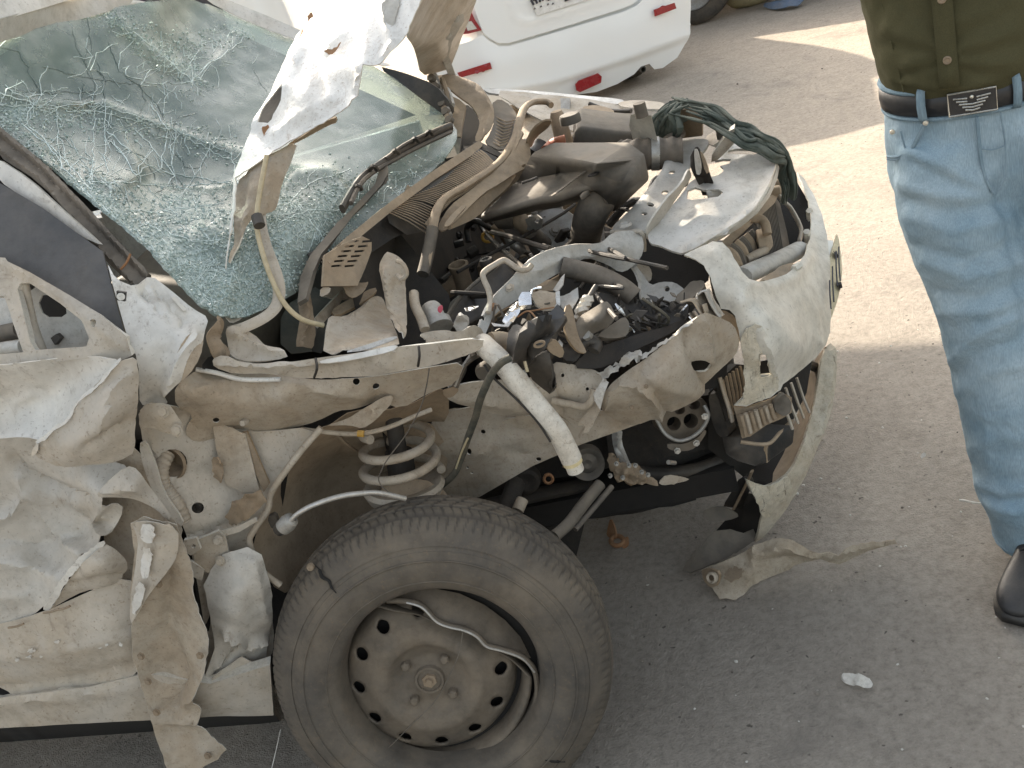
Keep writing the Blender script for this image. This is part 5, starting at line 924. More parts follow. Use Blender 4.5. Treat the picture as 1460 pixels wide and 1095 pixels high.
gb = lm('support_bracket', [(897, 376, .62), (905, 376, .62), (916, 390, .61), (928, 408, .58), (943, 402, .57), (962, 402, .55), (976, 412, .53), (978, 420, .52), (960, 430, .51), (938, 430, .52), (928, 436, .51), (916, 436, .52), (912, 410, .57), (906, 392, .60)], 'grey', amp=.002, t=.005, holes=[ell(951, 412, 4, 4)], ridges=[([(900, 378), (910, 400), (913, 432)], .006, 3)])
bolt('bolt', at(902, 373, .60), (0, -.7, .7), .009, .008, M['alu'], gb)
lm('tan_gusset', [(905, 378, .66), (920, 372, .68), (930, 388, .66), (928, 402, .63), (915, 398, .63)], 'cream', amp=.002, t=.003)
lm('corner_debris', [(960, 424, .47), (985, 405, .52), (1003, 398, .53), (1006, 412, .50), (990, 424, .47), (972, 434, .45)], 'graypl', amp=.01, ns=22)

# ---------------------------------------------------------------- bonnet slam panel and radiator support
cb = pl('cross_bar', [(682, 470, .27), (690, 448, .30), (701, 426, .34), (724, 402, .39), (742, 382, .43), (760, 366, .46), (787, 354, .50), (817, 348, .54), (842, 348, .56), (858, 346, .575), (872, 332, .61), (894, 328, .63), (914, 331, .645), (919, 350, .62), (914, 368, .60), (898, 384, .58), (884, 389, .57), (866, 377, .575), (834, 365, .56), (816, 378, .53), (788, 394, .48), (760, 411, .43), (734, 431, .38), (704, 448, .33), (696, 468, .285), (688, 486, .25)], 'grey', ctrl=[(885, 358, .575), (740, 402, .40)], amp=.0012, res=5, t=.006, holes=[ell(840, 357, 3, 3), ell(691, 453, 3.5, 4)], ridges=[([(760, 388), (800, 368), (850, 362), (885, 352)], .006, 7)])
pl('bar_return', [(690, 470, .29), (704, 450, .34), (735, 434, .39), (762, 414, .44), (790, 397, .49), (818, 382, .53), (822, 386, .53), (794, 404, .50), (740, 441, .42), (702, 466, .36)], 'brown', amp=.001, t=.003, res=6, parent=cb)
for x, y, d in ((727, 410, .375), (702, 437, .32)): bolt('rivet', at(x, y, d), (-.1, -.6, .8), .006, .004, M['rust' if x < 710 else 'cream'], cb)
tb('bent_wire', [(696, 446, .305), (699, 432, .325), (697, 415, .34), (689, 396, .36), (691, 387, .37), (706, 377, .39), (718, 371, .41), (728, 376, .41), (740, 384, .41), (752, 384, .42), (758, 378, .43)], .0055, 'cream')
lm('bar_foot', [(600, 478, .16), (625, 470, .19), (655, 474, .19), (675, 462, .22), (688, 470, .25), (690, 490, .23), (678, 505, .18), (655, 500, .17), (630, 510, .14), (615, 498, .14)], 'tan', amp=.003, t=.004, ridges=[([(610, 485), (640, 500), (670, 495)], .006, 5)])
lm('curled_leaf', [(598, 476, .15), (612, 472, .165), (640, 470, .18), (650, 478, .175), (642, 490, .165), (625, 488, .155), (610, 484, .15)], 'cream', amp=.004, t=.003)
bs = pl('support_beam', [(872, 331, .79), (876, 322, .80), (893, 309, .81), (918, 278, .83), (942, 250, .85), (950, 222, .86), (962, 206, .865), (976, 199, .865), (998, 197, .86), (1012, 200, .855), (1005, 215, .845), (990, 225, .84), (982, 242, .835), (962, 272, .825), (942, 300, .815), (922, 328, .80), (905, 333, .795), (890, 330, .79)], 'grey', ax='z', amp=.001, res=5, t=.006, holes=[ell(919, 305, 4, 2.2), ell(928, 293, 5, 2.4), ell(948, 275, 5, 3, -20), ell(958, 247, 5, 2, -20)], ridges=[([(885, 322), (925, 285), (955, 235)], .005, 8)])
tb('beam_joint', [(872, 331, .80, 'z'), (880, 331, .803, 'z'), (896, 331, .80, 'z'), (913, 330, .80, 'z'), (918, 345, .77, 'z'), (918, 358, .75, 'z')], .005, 'cream', n=8)
lathe('dimple', at(892, 321, .812, 'z'), (0, 0, 1), [(0, 0), (.005, .001), (.010, .005), (.014, 0)], M['grey'], bs, 18)
pl('beam_flange', [(922, 328, .80), (930, 312, .82), (950, 284, .845), (972, 262, .86), (982, 240, .87), (985, 246, .855), (986, 254, .84), (970, 276, .83), (950, 305, .81), (934, 325, .79), (924, 345, .77)], 'cream', ax='z', amp=.001, res=5, t=.004)
sp_ = pl('slam_panel', [(922, 330, .79), (934, 322, .795), (946, 306, .80), (972, 276, .81), (986, 256, .82), (1005, 252, .82), (1022, 250, .825), (1034, 242, .825), (1018, 236, .825), (1020, 222, .83), (1038, 208, .835), (1046, 194, .84), (1066, 195, .835), (1080, 200, .83), (1093, 208, .825), (1103, 218, .82), (1107, 234, .815), (1104, 248, .81), (1094, 274, .80), (1076, 298, .79), (1053, 318, .78), (1018, 340, .77), (994, 355, .765), (975, 363, .765), (955, 357, .77), (940, 350, .775), (926, 347, .78)], 'white', ax='z', amp=.0012, res=6, t=.005, ctrl=[(1040, 280, .808), (1000, 310, .795)],
   holes=[[(980, 270), (990, 266), (1010, 268), (1025, 269), (1031, 274), (1024, 280), (1005, 282), (978, 281)], [(1038, 215), (1050, 212), (1077, 212), (1081, 220), (1062, 221), (1037, 219)], [(1016, 230), (1030, 227), (1042, 227), (1041, 236), (1022, 241)]],
   ridges=[([(975, 290), (1010, 262), (1060, 250), (1085, 262), (1070, 290), (1020, 325)], -.004, 8), ([(1060, 225), (1090, 235), (1096, 250)], .003, 5), ([(1018, 240), (1050, 232), (1085, 224)], .006, 3), ([(980, 356), (1040, 325), (1090, 280), (1106, 240)], .006, 5)])
pl('front_lip', [(975, 363, .76), (1018, 341, .765), (1053, 319, .775), (1077, 299, .785), (1095, 275, .795), (1105, 249, .805), (1108, 234, .81), (1111, 240, .79), (1108, 256, .785), (1098, 280, .775), (1080, 304, .765), (1056, 324, .755), (1020, 346, .745), (980, 368, .745)], 'white', ax='z', t=.003, res=5, curve=False, parent=sp_)
box('latch_peg', at(1018, 275, .80, 'z'), (.03, .02, .02), M['paper'], sp_)
pl('bonnet_stop', [(1014, 231, .832), (1015, 221, .852), (1019, 215, .862), (1041, 186, .90), (1047, 183, .905), (1048, 203, .868), (1036, 216, .85), (1022, 229, .835)], 'cream', ax='z', t=.012, curve=False, res=5, ridges=[([(1020, 222), (1044, 194)], .003, 3)])
la = prism('bonnet_latch', [(984, 222, .87), (990, 210, .90), (996, 208, .90), (1004, 230, .87), (1011, 248, .84), (1002, 252, .83), (990, 250, .84), (984, 238, .85)], M['dark'], CAR, ax='z', dv=(.01, .01, -.05), bev=.004)
pl('latch_plate', [(989, 212, .905), (994, 212, .905), (1000, 236, .875), (998, 250, .855), (992, 248, .86)], 'steel', ax='z', t=.004, parent=la)
pl('latch_plate', [(997, 214, .90), (1003, 220, .89), (1011, 244, .86), (1006, 248, .855)], 'brown', ax='z', t=.004, parent=la)
lathe('rubber_stop', at(1027, 178, .88, 'z'), (0, 0, 1), [(0, .02), (.011, .02), (.013, .014), (.013, -.03)], M['graypl'], CAR, 18)
pl('latch_base', [(1005, 195, .85), (1020, 186, .86), (1040, 184, .86), (1046, 195, .85), (1030, 205, .845), (1012, 208, .84)], 'cream', ax='z', t=.004, res=5)
# radiator pack in front
rad = prism('radiator', [(1062, 315, .74), (1100, 262, .76), (1124, 300, .70), (1128, 358, .58), (1105, 372, .55), (1062, 385, .52), (1040, 352, .60)], M['rubber'], CAR, ax='z', dv=(-.05, .0, -.25), bev=0) if False else None
rad = pl('radiator', [(1050, 330, .84), (1075, 300, .93), (1100, 272, 1.02), (1112, 290, 1.03), (1122, 330, .98), (1128, 362, .93), (1100, 378, .83), (1062, 392, .72), (1048, 366, .75)], 'rubber', t=.03, curve=False, res=8)
for i in range(16):
    s = i/15; tb('fin', [(1076+26*s, 304-28*s, .90+.10*s), (1082+28*s, 340-20*s, .86+.10*s), (1086+30*s, 376-18*s, .80+.10*s)], .0022, 'graypl', n=4, sm=1, parent=rad, caps=False)
pl('radiator_top', [(1028, 345, .70), (1060, 318, .82), (1086, 296, .90), (1108, 268, 1.0), (1114, 250, 1.06), (1116, 236, 1.10), (1112, 228, 1.12), (1120, 240, 1.10), (1118, 262, 1.02), (1104, 290, .95), (1080, 312, .86), (1050, 340, .74), (1034, 356, .69)], 'trim', t=.02, curve=False, res=5)
for i in range(5): box('tank_rib', at(1113-.8*i*i+1*i, 232+10*i, 1.08-.025*i), (.03, .02, .02), M['trim'], CAR, None, .005)
for i in range(6):
    s = i/5; tb('shroud_rib', [(1034+34*s, 356-26*s, .66+.12*s), (1046+30*s, 364-22*s, .655+.12*s), (1054+26*s, 382-22*s, .65+.12*s)], .010, 'graypl' if i % 2 else 'trim', n=8)
pl('shroud', [(1026, 352, .74), (1070, 318, .84), (1090, 330, .85), (1086, 372, .80), (1056, 392, .72), (1040, 370, .71)], 'dark', t=0, curve=False)
tb('radiator_pipe', [(1070, 312, .77), (1084, 312, .77), (1091, 320, .76), (1094, 334, .745)], .010, 'trim'); 
prism('pipe_block', [(1080, 338, .74), (1100, 334, .76), (1104, 352, .74), (1096, 362, .72), (1082, 356, .72)], M['trim'], CAR, dv=(.0, .05, 0), bev=.006)
tb('pipe_union', [(1064, 370, .69), (1080, 362, .71), (1092, 356, .73)], .009, 'tan')
tb('crash_bar', [(1058, 394, .60), (1080, 384, .65), (1110, 371, .76), (1140, 356, .88)], .024, 'grey', flat=.8, n=14)
tb('shroud_edge', [(1108, 276, 1.0), (1118, 288, 1.0), (1128, 298, 1.0), (1142, 326, .96), (1140, 345, .92), (1146, 352, .9)], .010, 'cream', flat=.5)
pl('nose_dark', [(1095, 250, 1.15), (1125, 240, 1.2), (1160, 300, 1.1), (1158, 345, 1.0), (1120, 375, .95), (1050, 400, .8), (1085, 330, 1.0)], 'shade_grime', t=0, curve=False, res=20)  # shade inside the nose, painted on a backing sheet
# ---------------------------------------------------------------- bumper
BO = [(975, 363, .49), (995, 353, .50), (1016, 344, .51), (1030, 345, .51), (1040, 354, .50), (1050, 374, .48), (1058, 388, .47), (1066, 398, .47), (1080, 403, .50), (1100, 399, .56), (1120, 392, .62), (1134, 380, .68), (1146, 364, .77), (1154, 342, .88), (1157, 315, .98), (1153, 285, 1.08), (1144, 262, 1.16), (1137, 246, 1.24), (1146, 254, 1.23), (1160, 276, 1.13), (1171, 302, 1.03), (1179, 335, .94), (1184, 370, .86), (1185, 410, .78), (1185, 445, .72), (1183, 472, .68), (1177, 492, .64), (1164, 508, .60), (1150, 521, .56), (1134, 536, .52), (1117, 548, .48), (1113, 556, .46), (1098, 567, .43), (1080, 572, .42), (1064, 580, .41), (1047, 578, .41), (1058, 568, .41), (1064, 562, .41), (1062, 535, .41), (1060, 510, .41), (1055, 485, .41), (1048, 450, .42), (1040, 442, .425), (1028, 440, .43), (1020, 420, .44), (1013, 396, .45), (1003, 378, .465), (992, 370, .475)]
bu = plate('bumper', BO, M['bump'], CAR, ctrl=[(1100, 450, .44), (1150, 430, .62), (1120, 500, .44), (1060, 430, .42), (1165, 360, .86), (1080, 480, .40)], ax='y', res=6, t=.004, amp=.0015, lam=.004, curve=False, jag=.3,
  holes=[[(1083, 506), (1092, 504), (1098, 533), (1087, 537)]],
  ridges=[([(1066, 408), (1095, 412), (1130, 398), (1152, 370)], .006, 8), ([(1078, 445), (1110, 470), (1140, 500)], .004, 14), ([(1070, 470), (1078, 510), (1088, 545)], -.006, 5), ([(1086, 470), (1098, 505), (1104, 535)], .006, 4), ([(1020, 360), (1050, 400), (1060, 430)], .004, 6), ([(1150, 420), (1164, 450), (1168, 490)], .004, 3)])
pl('scuffed_corner', [(1054, 482, .403), (1066, 468, .40), (1078, 462, .40), (1096, 468, .405), (1100, 500, .42), (1108, 530, .44), (1114, 552, .452), (1098, 566, .425), (1080, 571, .412), (1064, 579, .403), (1050, 577, .403), (1062, 566, .403), (1061, 530, .403), (1059, 508, .403)], 'scuff', ctrl=[(1080, 510, .395)], holes=[[(1082, 505), (1093, 503), (1099, 534), (1086, 538)]], amp=.004, ns=26, jag=.8, t=.002, res=4, parent=bu)
pl('scuffed_shoulder', [(978, 362, .483), (1000, 352, .49), (1020, 346, .50), (1034, 352, .495), (1044, 372, .475), (1034, 392, .45), (1024, 402, .435), (1016, 394, .44), (1004, 376, .455)], 'scuff', amp=.001, jag=1, t=.001, res=5, parent=bu) if False else None
for i, (a, b) in enumerate((((1132, 384), (1140, 378)), ((1118, 390), (1126, 384)), ((1150, 330), (1152, 345)), ((1154, 300), (1155, 312)))):
    tb('bumper_tab', [(a[0], a[1], .66+.12*i), (b[0], b[1], .68+.12*i)], .008, 'bump', sm=1, parent=bu, n=6)
pl('grille_ledge', [(1078, 403, .51), (1100, 399, .57), (1120, 392, .63), (1134, 380, .69), (1128, 374, .72), (1112, 380, .66), (1096, 392, .6)], 'trim', t=.004, jag=.8, res=4, parent=bu)
# plate bracket and number plate, seen almost edge-on
pl('plate_bracket', [(1163, 391, .80), (1172, 370, .86), (1179, 342, .95), (1188, 343, .96), (1187, 362, .92), (1180, 388, .85), (1178, 402, .80), (1179, 440, .72), (1174, 446, .70), (1168, 420, .74)], 'carwhite', t=.012, curve=False, res=5)
npz = pl('number_plate', [(1193, 333, 1.0), (1197, 344, .97), (1200, 368, .91), (1201, 388, .87), (1198, 411, .82), (1192, 435, .77), (1184, 457, .72), (1180, 448, .73), (1178, 420, .77), (1178, 391, .82), (1184, 366, .89)], 'platey', t=.004, curve=False, amp=.0012, res=4)
for k, (a, b) in enumerate((((1178, 394), (1181, 446)), ((1183, 400), (1185, 440)), ((1187, 380), (1189, 430)), ((1192, 358), (1194, 408)), ((1196, 352), (1198, 400)))):
    d0 = (.81, .78, .80, .86, .87)[k]; tb('plate_letter', [(a[0], a[1], d0), ((a[0]+b[0])/2-.6, (a[1]+b[1])/2, d0-.05), (b[0], b[1], d0-.10)],   .0018, 'ink', n=5, sm=2, parent=npz)
for x, y, d in ((1196.5, 407, .815), (1191, 364, .90)): bolt('plate_bolt', at(x, y, d), (1, -.1, .1), .008, .006, M['black'], npz)
# lower grille, ducts and finned cooler behind the torn corner
pl('lower_dark', [(1010, 560, .5), (1060, 520, .55), (1160, 500, .72), (1150, 560, .66), (1110, 640, .6), (1060, 680, .58), (1010, 640, .52)], 'shade_grime', t=0, curve=False, res=20)  # black sheet standing in for shade behind the lower grille
for i in range(4):
    tb('grille_bar', [(1112+8*i, 560-7*i, .47+.035*i), (1122+8*i, 590-7*i, .46+.035*i), (1130+8*i, 612-8*i, .45+.035*i)], .0055, 'cream', sm=1, n=6, flat=.6)
lg = pl('lower_grille', [(1046, 580, .42), (1064, 582, .42), (1098, 570, .44), (1116, 560, .46), (1128, 566, .47), (1128, 588, .465), (1115, 596, .45), (1092, 606, .43), (1070, 622, .42), (1058, 625, .42), (1052, 602, .42)], 'brown', t=.006, amp=.002, res=5, curve=False)
for i in range(7): tb('grille_rib', [(1056+7*i, 592-2.5*i, .40+.004*i), (1060+7*i, 606-2.5*i, .40+.004*i), (1063+7*i, 621-4*i, .40+.004*i)], .005, 'tan' if i % 2 else 'brown', sm=1, n=6, parent=lg)
pl('grille_mount', [(1103, 572, .43), (1116, 560, .44), (1127, 570, .44), (1128, 586, .435), (1118, 594, .43), (1106, 588, .43)], 'graypl', amp=.006, ns=25, t=.008, res=4)
du = prism('air_duct', [(1028, 622, .47), (1052, 622, .44), (1058, 630, .43), (1094, 632, .43), (1096, 638, .43), (1094, 660, .42), (1078, 666, .42), (1050, 658, .43), (1034, 648, .45)], M['black'], CAR, dv=(.06, .05, .0), bev=.004)
pl('duct_wall', [(1092, 634, .425), (1110, 618, .46), (1128, 600, .50), (1132, 604, .50), (1126, 620, .48), (1108, 646, .45), (1094, 660, .42)], 'brown', t=.006, curve=False, res=6)
tb('duct_rim', [(1056, 630, .425), (1094, 633, .425), (1112, 617, .46), (1130, 600, .50)], .004, 'trim', n=6)
fc = pl('finned_cooler', [(1022, 548, .46), (1032, 536, .47), (1050, 520, .49), (1060, 520, .50), (1062, 560, .48), (1052, 582, .46), (1048, 600, .45), (1036, 600, .45), (1028, 575, .455)], 'dark', t=.02, curve=False)
for i in range(6): tb('cooler_fin', [(1030+5*i, 540-3.6*i, .455+.006*i), (1036+5*i, 570-4*i, .447+.006*i), (1041+4*i, 596-5*i, .44+.006*i)], .0032, 'brown', sm=1, n=5, parent=fc)
tb('cooler_edge', [(1026, 538, .45), (1034, 565, .44), (1042, 590, .43), (1044, 600, .43)], .007, 'tan', flat=.6)
pl('side_duct', [(1010, 562, .47), (1022, 560, .46), (1034, 600, .45), (1040, 622, .445), (1024, 624, .46), (1014, 600, .47)], 'black', t=.03, amp=.003, res=6)
# lower lip of the bumper, torn loose and sagging to the ground
LO = [(1183, 490, .36), (1190, 497, .36), (1193, 520, .33), (1192, 540, .31), (1188, 570, .28), (1183, 592, .26), (1174, 615, .235), (1163, 640, .21), (1150, 672, .175), (1134, 705, .13), (1118, 728, .10), (1100, 752, .07), (1087, 768, .05), (1077, 774, .045), (1083, 752, .09), (1087, 733, .14), (1080, 715, .19), (1070, 699, .23), (1065, 684, .27), (1076, 690, .24), (1092, 694, .22), (1108, 688, .215), (1122, 678, .215), (1134, 660, .225), (1146, 630, .25), (1155, 600, .275), (1163, 570, .30), (1168, 540, .335), (1172, 512, .365), (1177, 495, .38)]
lip = plate('bumper_lip', LO, M['lipp'], CAR, ax='z', res=6, t=.006, amp=.002, curve=False, jag=.3, ridges=[([(1186, 500), (1184, 560), (1165, 620), (1140, 680)], .006, 5)], ctrl=[(1100, 720, .17)])
pl('lip_inner', [(1176, 494, .38), (1170, 515, .35), (1164, 548, .315), (1154, 590, .27), (1142, 634, .235), (1128, 664, .21), (1112, 684, .20), (1100, 690, .20), (1102, 674, .19), (1116, 648, .19), (1130, 610, .21), (1142, 575, .23), (1150, 545, .27), (1160, 515, .33)], 'trim', ax='z', t=.004, res=6, curve=False, parent=lip, amp=.002)
pl('lip_torn_end', [(1065, 684, .275), (1076, 690, .25), (1092, 694, .23), (1108, 690, .22), (1122, 678, .225), (1130, 690, .19), (1128, 705, .16), (1112, 722, .13), (1100, 735, .12), (1088, 740, .125), (1080, 716, .20)], 'scuff', ax='z', amp=.004, jag=.6, t=.003, res=4, parent=lip, ctrl=[(1105, 708, .19)])
pl('lip_shadow_side', [(1062, 702, .10), (1072, 704, .12), (1082, 722, .12), (1086, 736, .11), (1083, 754, .08), (1078, 768, .045), (1050, 762, .05), (1018, 760, .05), (1040, 735, .06)], 'shade_grime', ax='z', t=.003, res=8, curve=False)
pl('guard_sheet', [(1018, 757, .085), (1040, 754, .09), (1062, 760, .075), (1080, 752, .07), (1079, 770, .05), (1050, 788, .04), (1022, 802, .03), (1002, 811, .025), (985, 816, .018), (972, 813, .015), (980, 800, .03), (996, 782, .055)], 'graypl', ax='z', curve=False, jag=.5, amp=.004, t=.004, res=5)
pl('guard_shelf', [(1002, 728, .13), (1018, 722, .14), (1035, 724, .14), (1055, 736, .12), (1040, 742, .11), (1015, 745, .11), (1001, 738, .12)], 'graypl', ax='z', amp=.004, t=.005, res=5)
prism('guard_post', [(1030, 722, .10), (1034, 716, .11), (1052, 684, .19), (1060, 678, .20), (1062, 686, .19), (1046, 724, .10)], M['black'], CAR, ax='z', dv=(.02, .02, -.02), bev=.003)
tb('guard_edge', [(1046, 726, .11, 'z'), (1056, 706, .15, 'z'), (1066, 686, .2, 'z'), (1072, 672, .24, 'z')], .006, 'brown', flat=.5)
fl = pl('bumper_flap', [(1076, 778, .085), (1092, 771, .095), (1110, 767, .10), (1130, 770, .095), (1155, 782, .07), (1172, 788, .055), (1196, 790, .05), (1206, 784, .06), (1218, 777, .06), (1245, 773, .05), (1276, 769, .045), (1279, 775, .04), (1262, 778, .035), (1243, 784, .025), (1222, 794, .02), (1197, 805, .015), (1182, 803, .02), (1170, 797, .03), (1147, 802, .02), (1120, 814, .012), (1098, 823, .008), (1080, 832, .008), (1068, 837, .008), (1060, 848, .006), (1048, 856, .006), (1036, 853, .008), (1026, 854, .01), (1016, 838, .02), (1006, 822, .03), (1000, 812, .04), (1030, 800, .06), (1055, 790, .07)], 'dirtyp', ax='z', ctrl=[(1110, 790, .075), (1060, 815, .045), (1140, 790, .06)], amp=.005, t=.003, res=5, jag=.4, curve=False, ridges=[([(1080, 790), (1120, 780), (1165, 790)], .010, 6), ([(1075, 780), (1072, 810), (1062, 840)], .008, 6), ([(1180, 795), (1215, 784), (1270, 772)], .006, 3), ([(1100, 800), (1140, 795)], -.006, 6)])
pl('flap_stain', ell(1047, 818, 14, 10, -20), 'brown', ax='z', v=.058, t=.001, jag=1.5, res=4, amp=.002, parent=fl)
pl('flap_bracket', [(1000, 812, .05), (1010, 810, .06), (1026, 816, .06), (1024, 834, .03), (1014, 838, .02), (1004, 826, .03)], 'brown', ax='z', amp=.006, t=.008, res=4, parent=fl)
lathe('flap_socket', at(1014, 824, .055, 'z'), (-.5, -.7, .5), [(.006, .0), (.010, .004), (.013, 0), (.012, -.01)], M['tan'], fl, 16)
# white filler tube and its harness
wt = tb('white_tube', [(688, 490, .22), (697, 499, .19), (712, 513, .17), (735, 540, .155), (767, 580, .145), (793, 612, .14), (808, 640, .14), (815, 655, .14)], .0185, 'tubew', n=20)
tb('tube_split', [(690, 520, .162), (705, 540, .15), (735, 568, .137), (765, 600, .128), (785, 630, .122)], .0022, 'dark', parent=wt, n=5)
tb('tube_end', [(811, 646, .14), (817, 660, .14)], .0175, 'tubec', sm=1, n=20, parent=wt); tb('tube_nozzle', [(816, 658, .14), (821, 671, .14)], .015, 'tubew', sm=1, n=20, parent=wt)
tb('socket_ring', [(676, 510, .20), (674, 497, .22), (680, 487, .24), (694, 482, .25), (712, 484, .24)], .006, 'rubber')
tb('grey_tube_end', [(700, 488, .24), (715, 487, .25), (728, 492, .25)], .018, 'trim', n=16)
tb('wire_harness', [(728, 510, .12), (715, 517, .12), (702, 532, .13), (692, 552, .14), (684, 572, .16), (678, 595, .19), (668, 622, .22), (658, 652, .24), (648, 675, .25), (630, 692, .26), (612, 706, .27)], .0065, 'harness', n=10)
tb('harness_wire', [(667, 625, .21), (658, 645, .225), (650, 668, .24)], .002, 'cable', n=5)
tb('thin_wire', [(612, 525, .12), (608, 550, .12), (600, 580, .13), (580, 618, .14), (556, 650, .15), (545, 668, .15), (540, 685, .15), (552, 700, .14), (580, 712, .12)], .0011, 'graypl', n=6)
pl('hanging_wires', [(642, 548, .25), (650, 520, .26), (660, 515, .27), (668, 525, .27), (655, 550, .26)], 'black', amp=.006, t=.004, res=4)
for k in range(4): tb('loose_wire', [(640+4*k, 552, .24), (655+3*k, 530-3*k, .24), (672+5*k, 505, .25)], .003, 'rubber' if k % 2 else 'tape', n=5)
lathe('black_plug', at(690, 530, .25), (-.2, -1, .2), [(0, .01), (.012, .01), (.017, 0), (.016, -.02)], M['graypl'], CAR, 18)
tb('small_valve', [(748, 515, .165), (752, 530, .16)], .0028, 'cable'); tb('small_valve', [(746, 528, .165), (752, 540, .16)], .003, 'steel')

# ---------------------------------------------------------------- spring strut, anti-roll link, underside
def spring():
    axA = at(561, 596, .25); axB = at(577, 700, .23); a = (axB-axA); L = a.length; a.normalize(); u = a.cross(V((0, 1, 0))).normalized(); w2 = a.cross(u)
    n = 120; pts = [axA+a*(.02+(L-.05)*i/n)+(u*math.cos(i/n*2*math.pi*2.6+2.2)+w2*math.sin(i/n*2*math.pi*2.6+2.2))*(.060+.014*i/n) for i in range(n+1)]
    tube('coil_spring', pts, .0088, M['tan'], CAR, world=True, sm=1, n=10)
    lathe('strut_body', axA, a, [(0, -.03), (.016, -.03), (.016, L*.45), (.026, L*.45), (.026, L+.12), (0, L+.12)], M['dark'], CAR, 24)
    lathe('spring_seat', axB, a, [(.026, -.005), (.05, -.012), (.072, -.018), (.078, -.010), (.07, .008), (.03, .02)], M['tan'], CAR, 36)
spring()
tb('brake_line', [(430, 612, .16), (463, 616, .155), (500, 619, .155), (530, 616, .155), (560, 607, .16), (590, 594, .18), (615, 584, .2)], .0042, 'tan')
tb('yellow_tag', [(510, 618, .15), (519, 618.5, .15)], .0062, 'yellow', sm=1, n=8)
lk = tb('anti_roll_link', [(412, 745, .03), (424, 733, .03), (445, 721, .035), (480, 709, .05), (510, 704, .06), (540, 703, .08), (578, 711, .1)], .0048, 'steel')
lathe('link_end', at(410, 746, .035), at(424, 733, .035)-at(410, 746, .035), [(0, -.014), (.014, -.014), (.0155, 0), (.013, .012), (.006, .016)], M['alu'], lk, 20)
lathe('rubber_boot', at(402, 752, .05), at(424, 733, .035)-at(410, 746, .035), [(0, -.012), (.010, -.012), (.014, 0), (.010, .01)], M['black'], lk, 16)
pl('hub_carrier', [(540, 690, .2), (600, 680, .22), (640, 700, .22), (650, 740, .18), (600, 760, .15), (545, 740, .15)], 'brown', amp=.006, t=.02, res=8)
tb('track_rod', [(856, 690, .34), (835, 715, .30), (812, 745, .24), (790, 765, .2)], .012, 'graypl'); tb('track_rod', [(872, 694, .36), (850, 720, .31), (820, 755, .25)], .006, 'rubber')
tb('drive_shaft', [(735, 690, .4), (720, 730, .3), (700, 760, .2)], .02, 'dark'); tb('shaft_nut', [(745, 712, .3), (738, 728, .28)], .012, 'tan')
tb('lower_arm', [(560, 760, .2), (700, 720, .45), (840, 690, .6)], .03, 'dark', flat=.5)
ah = at(970, 604, .50); aa = V((.12, -.9, -.12)).normalized()
alt = pl('pump_face', [(936, 596, .49), (950, 585, .50), (975, 572, .51), (1000, 566, .52), (1010, 578, .52), (1012, 596, .51), (1006, 612, .50), (992, 626, .49), (975, 632, .48), (955, 626, .48), (942, 612, .48)], 'rim', t=.05, res=5, holes=[ell(961, 604, 10, 10), ell(985, 600, 10.5, 10.5), ell(969, 584, 8, 7), ell(990, 577, 9, 7)], curve=True)
pl('pump_hollow', [(940, 590, .56), (1005, 570, .57), (1005, 625, .56), (955, 635, .55)], 'shade_grime', t=0, parent=alt)
tb('pump_flange', [(936, 598, .47), (948, 618, .46), (966, 628, .455), (985, 624, .455), (1002, 610, .46), (1010, 592, .47), (1004, 578, .48)], .004, 'alu', parent=alt)
pl('pump_rim', [(951, 632, .45), (975, 634, .45), (996, 624, .46), (1004, 612, .465), (1008, 616, .465), (998, 632, .455), (986, 642, .45), (966, 644, .445), (952, 640, .445)], 'rim', t=.012, res=4, parent=alt)
for x, y in ((966, 643), (993, 632), (1005, 594)): bolt('bolt', at(x, y, .44), (.1, -1, .2), .0048, .006, M['steel'], alt)
pl('gearbox', [(860, 600, .62), (950, 570, .66), (1030, 560, .66), (1040, 640, .62), (1000, 690, .58), (930, 696, .56), (870, 670, .56)], 'dark', t=0, res=12, amp=.02, ns=6)
pl('engine_mount', [(872, 612, .50), (888, 612, .50), (886, 630, .49), (896, 656, .47), (900, 664, .46), (884, 662, .46), (874, 640, .48)], 'alu', t=.012, amp=.003, res=4, ridges=[([(880, 615), (878, 640), (892, 660)], .006, 3)])
pl('broken_casting', [(868, 640, .47), (884, 660, .45), (905, 662, .45), (920, 672, .45), (940, 690, .46), (922, 692, .45), (900, 690, .44), (880, 684, .44), (866, 668, .45)], 'brown', amp=.012, ns=40, t=.012, jag=1, res=4)
pl('tan_scrap', [(938, 688, .46), (950, 676, .47), (975, 680, .48), (985, 684, .48), (960, 690, .46), (945, 692, .46)], 'tan', amp=.004, t=.004, res=4)
for i in range(7): bolt('casting_bolt', at(870+i*9, 668+random.Random(i).uniform(-10, 14), .425), (.1, -1, .2), .0035, .007, M['alu'], CAR)
lathe('belt_pulley', at(838, 662, .46), (.2, -1, .2), [(0, -.005), (.01, .0), (.022, -.006), (.028, .0), (.036, .002), (.036, -.03)], M['graypl'], CAR, 28)
lathe('belt_pulley', at(752, 688, .48), (.2, -1, .2), [(0, -.005), (.02, .0), (.028, -.004), (.032, -.03)], M['dark'], CAR, 24)
lathe('rust_ring', at(782, 683, .42), (.2, -1, .3), [(.006, .0), (.009, .003), (.012, 0), (.011, -.01)], M['rust'], CAR, 18)
tb('sump_hose', [(890, 672, .5), (940, 676, .54), (1000, 668, .58), (1040, 650, .6)], .016, 'black')
tb('bare_nipple', [(953, 659, .47), (962, 660, .49)], .005, 'steel')
pl('crossmember', [(700, 700, .62), (860, 660, .66), (1000, 690, .62), (990, 720, .60), (850, 730, .58), (720, 760, .55)], 'shade_grime', t=.05, res=16, amp=.006)

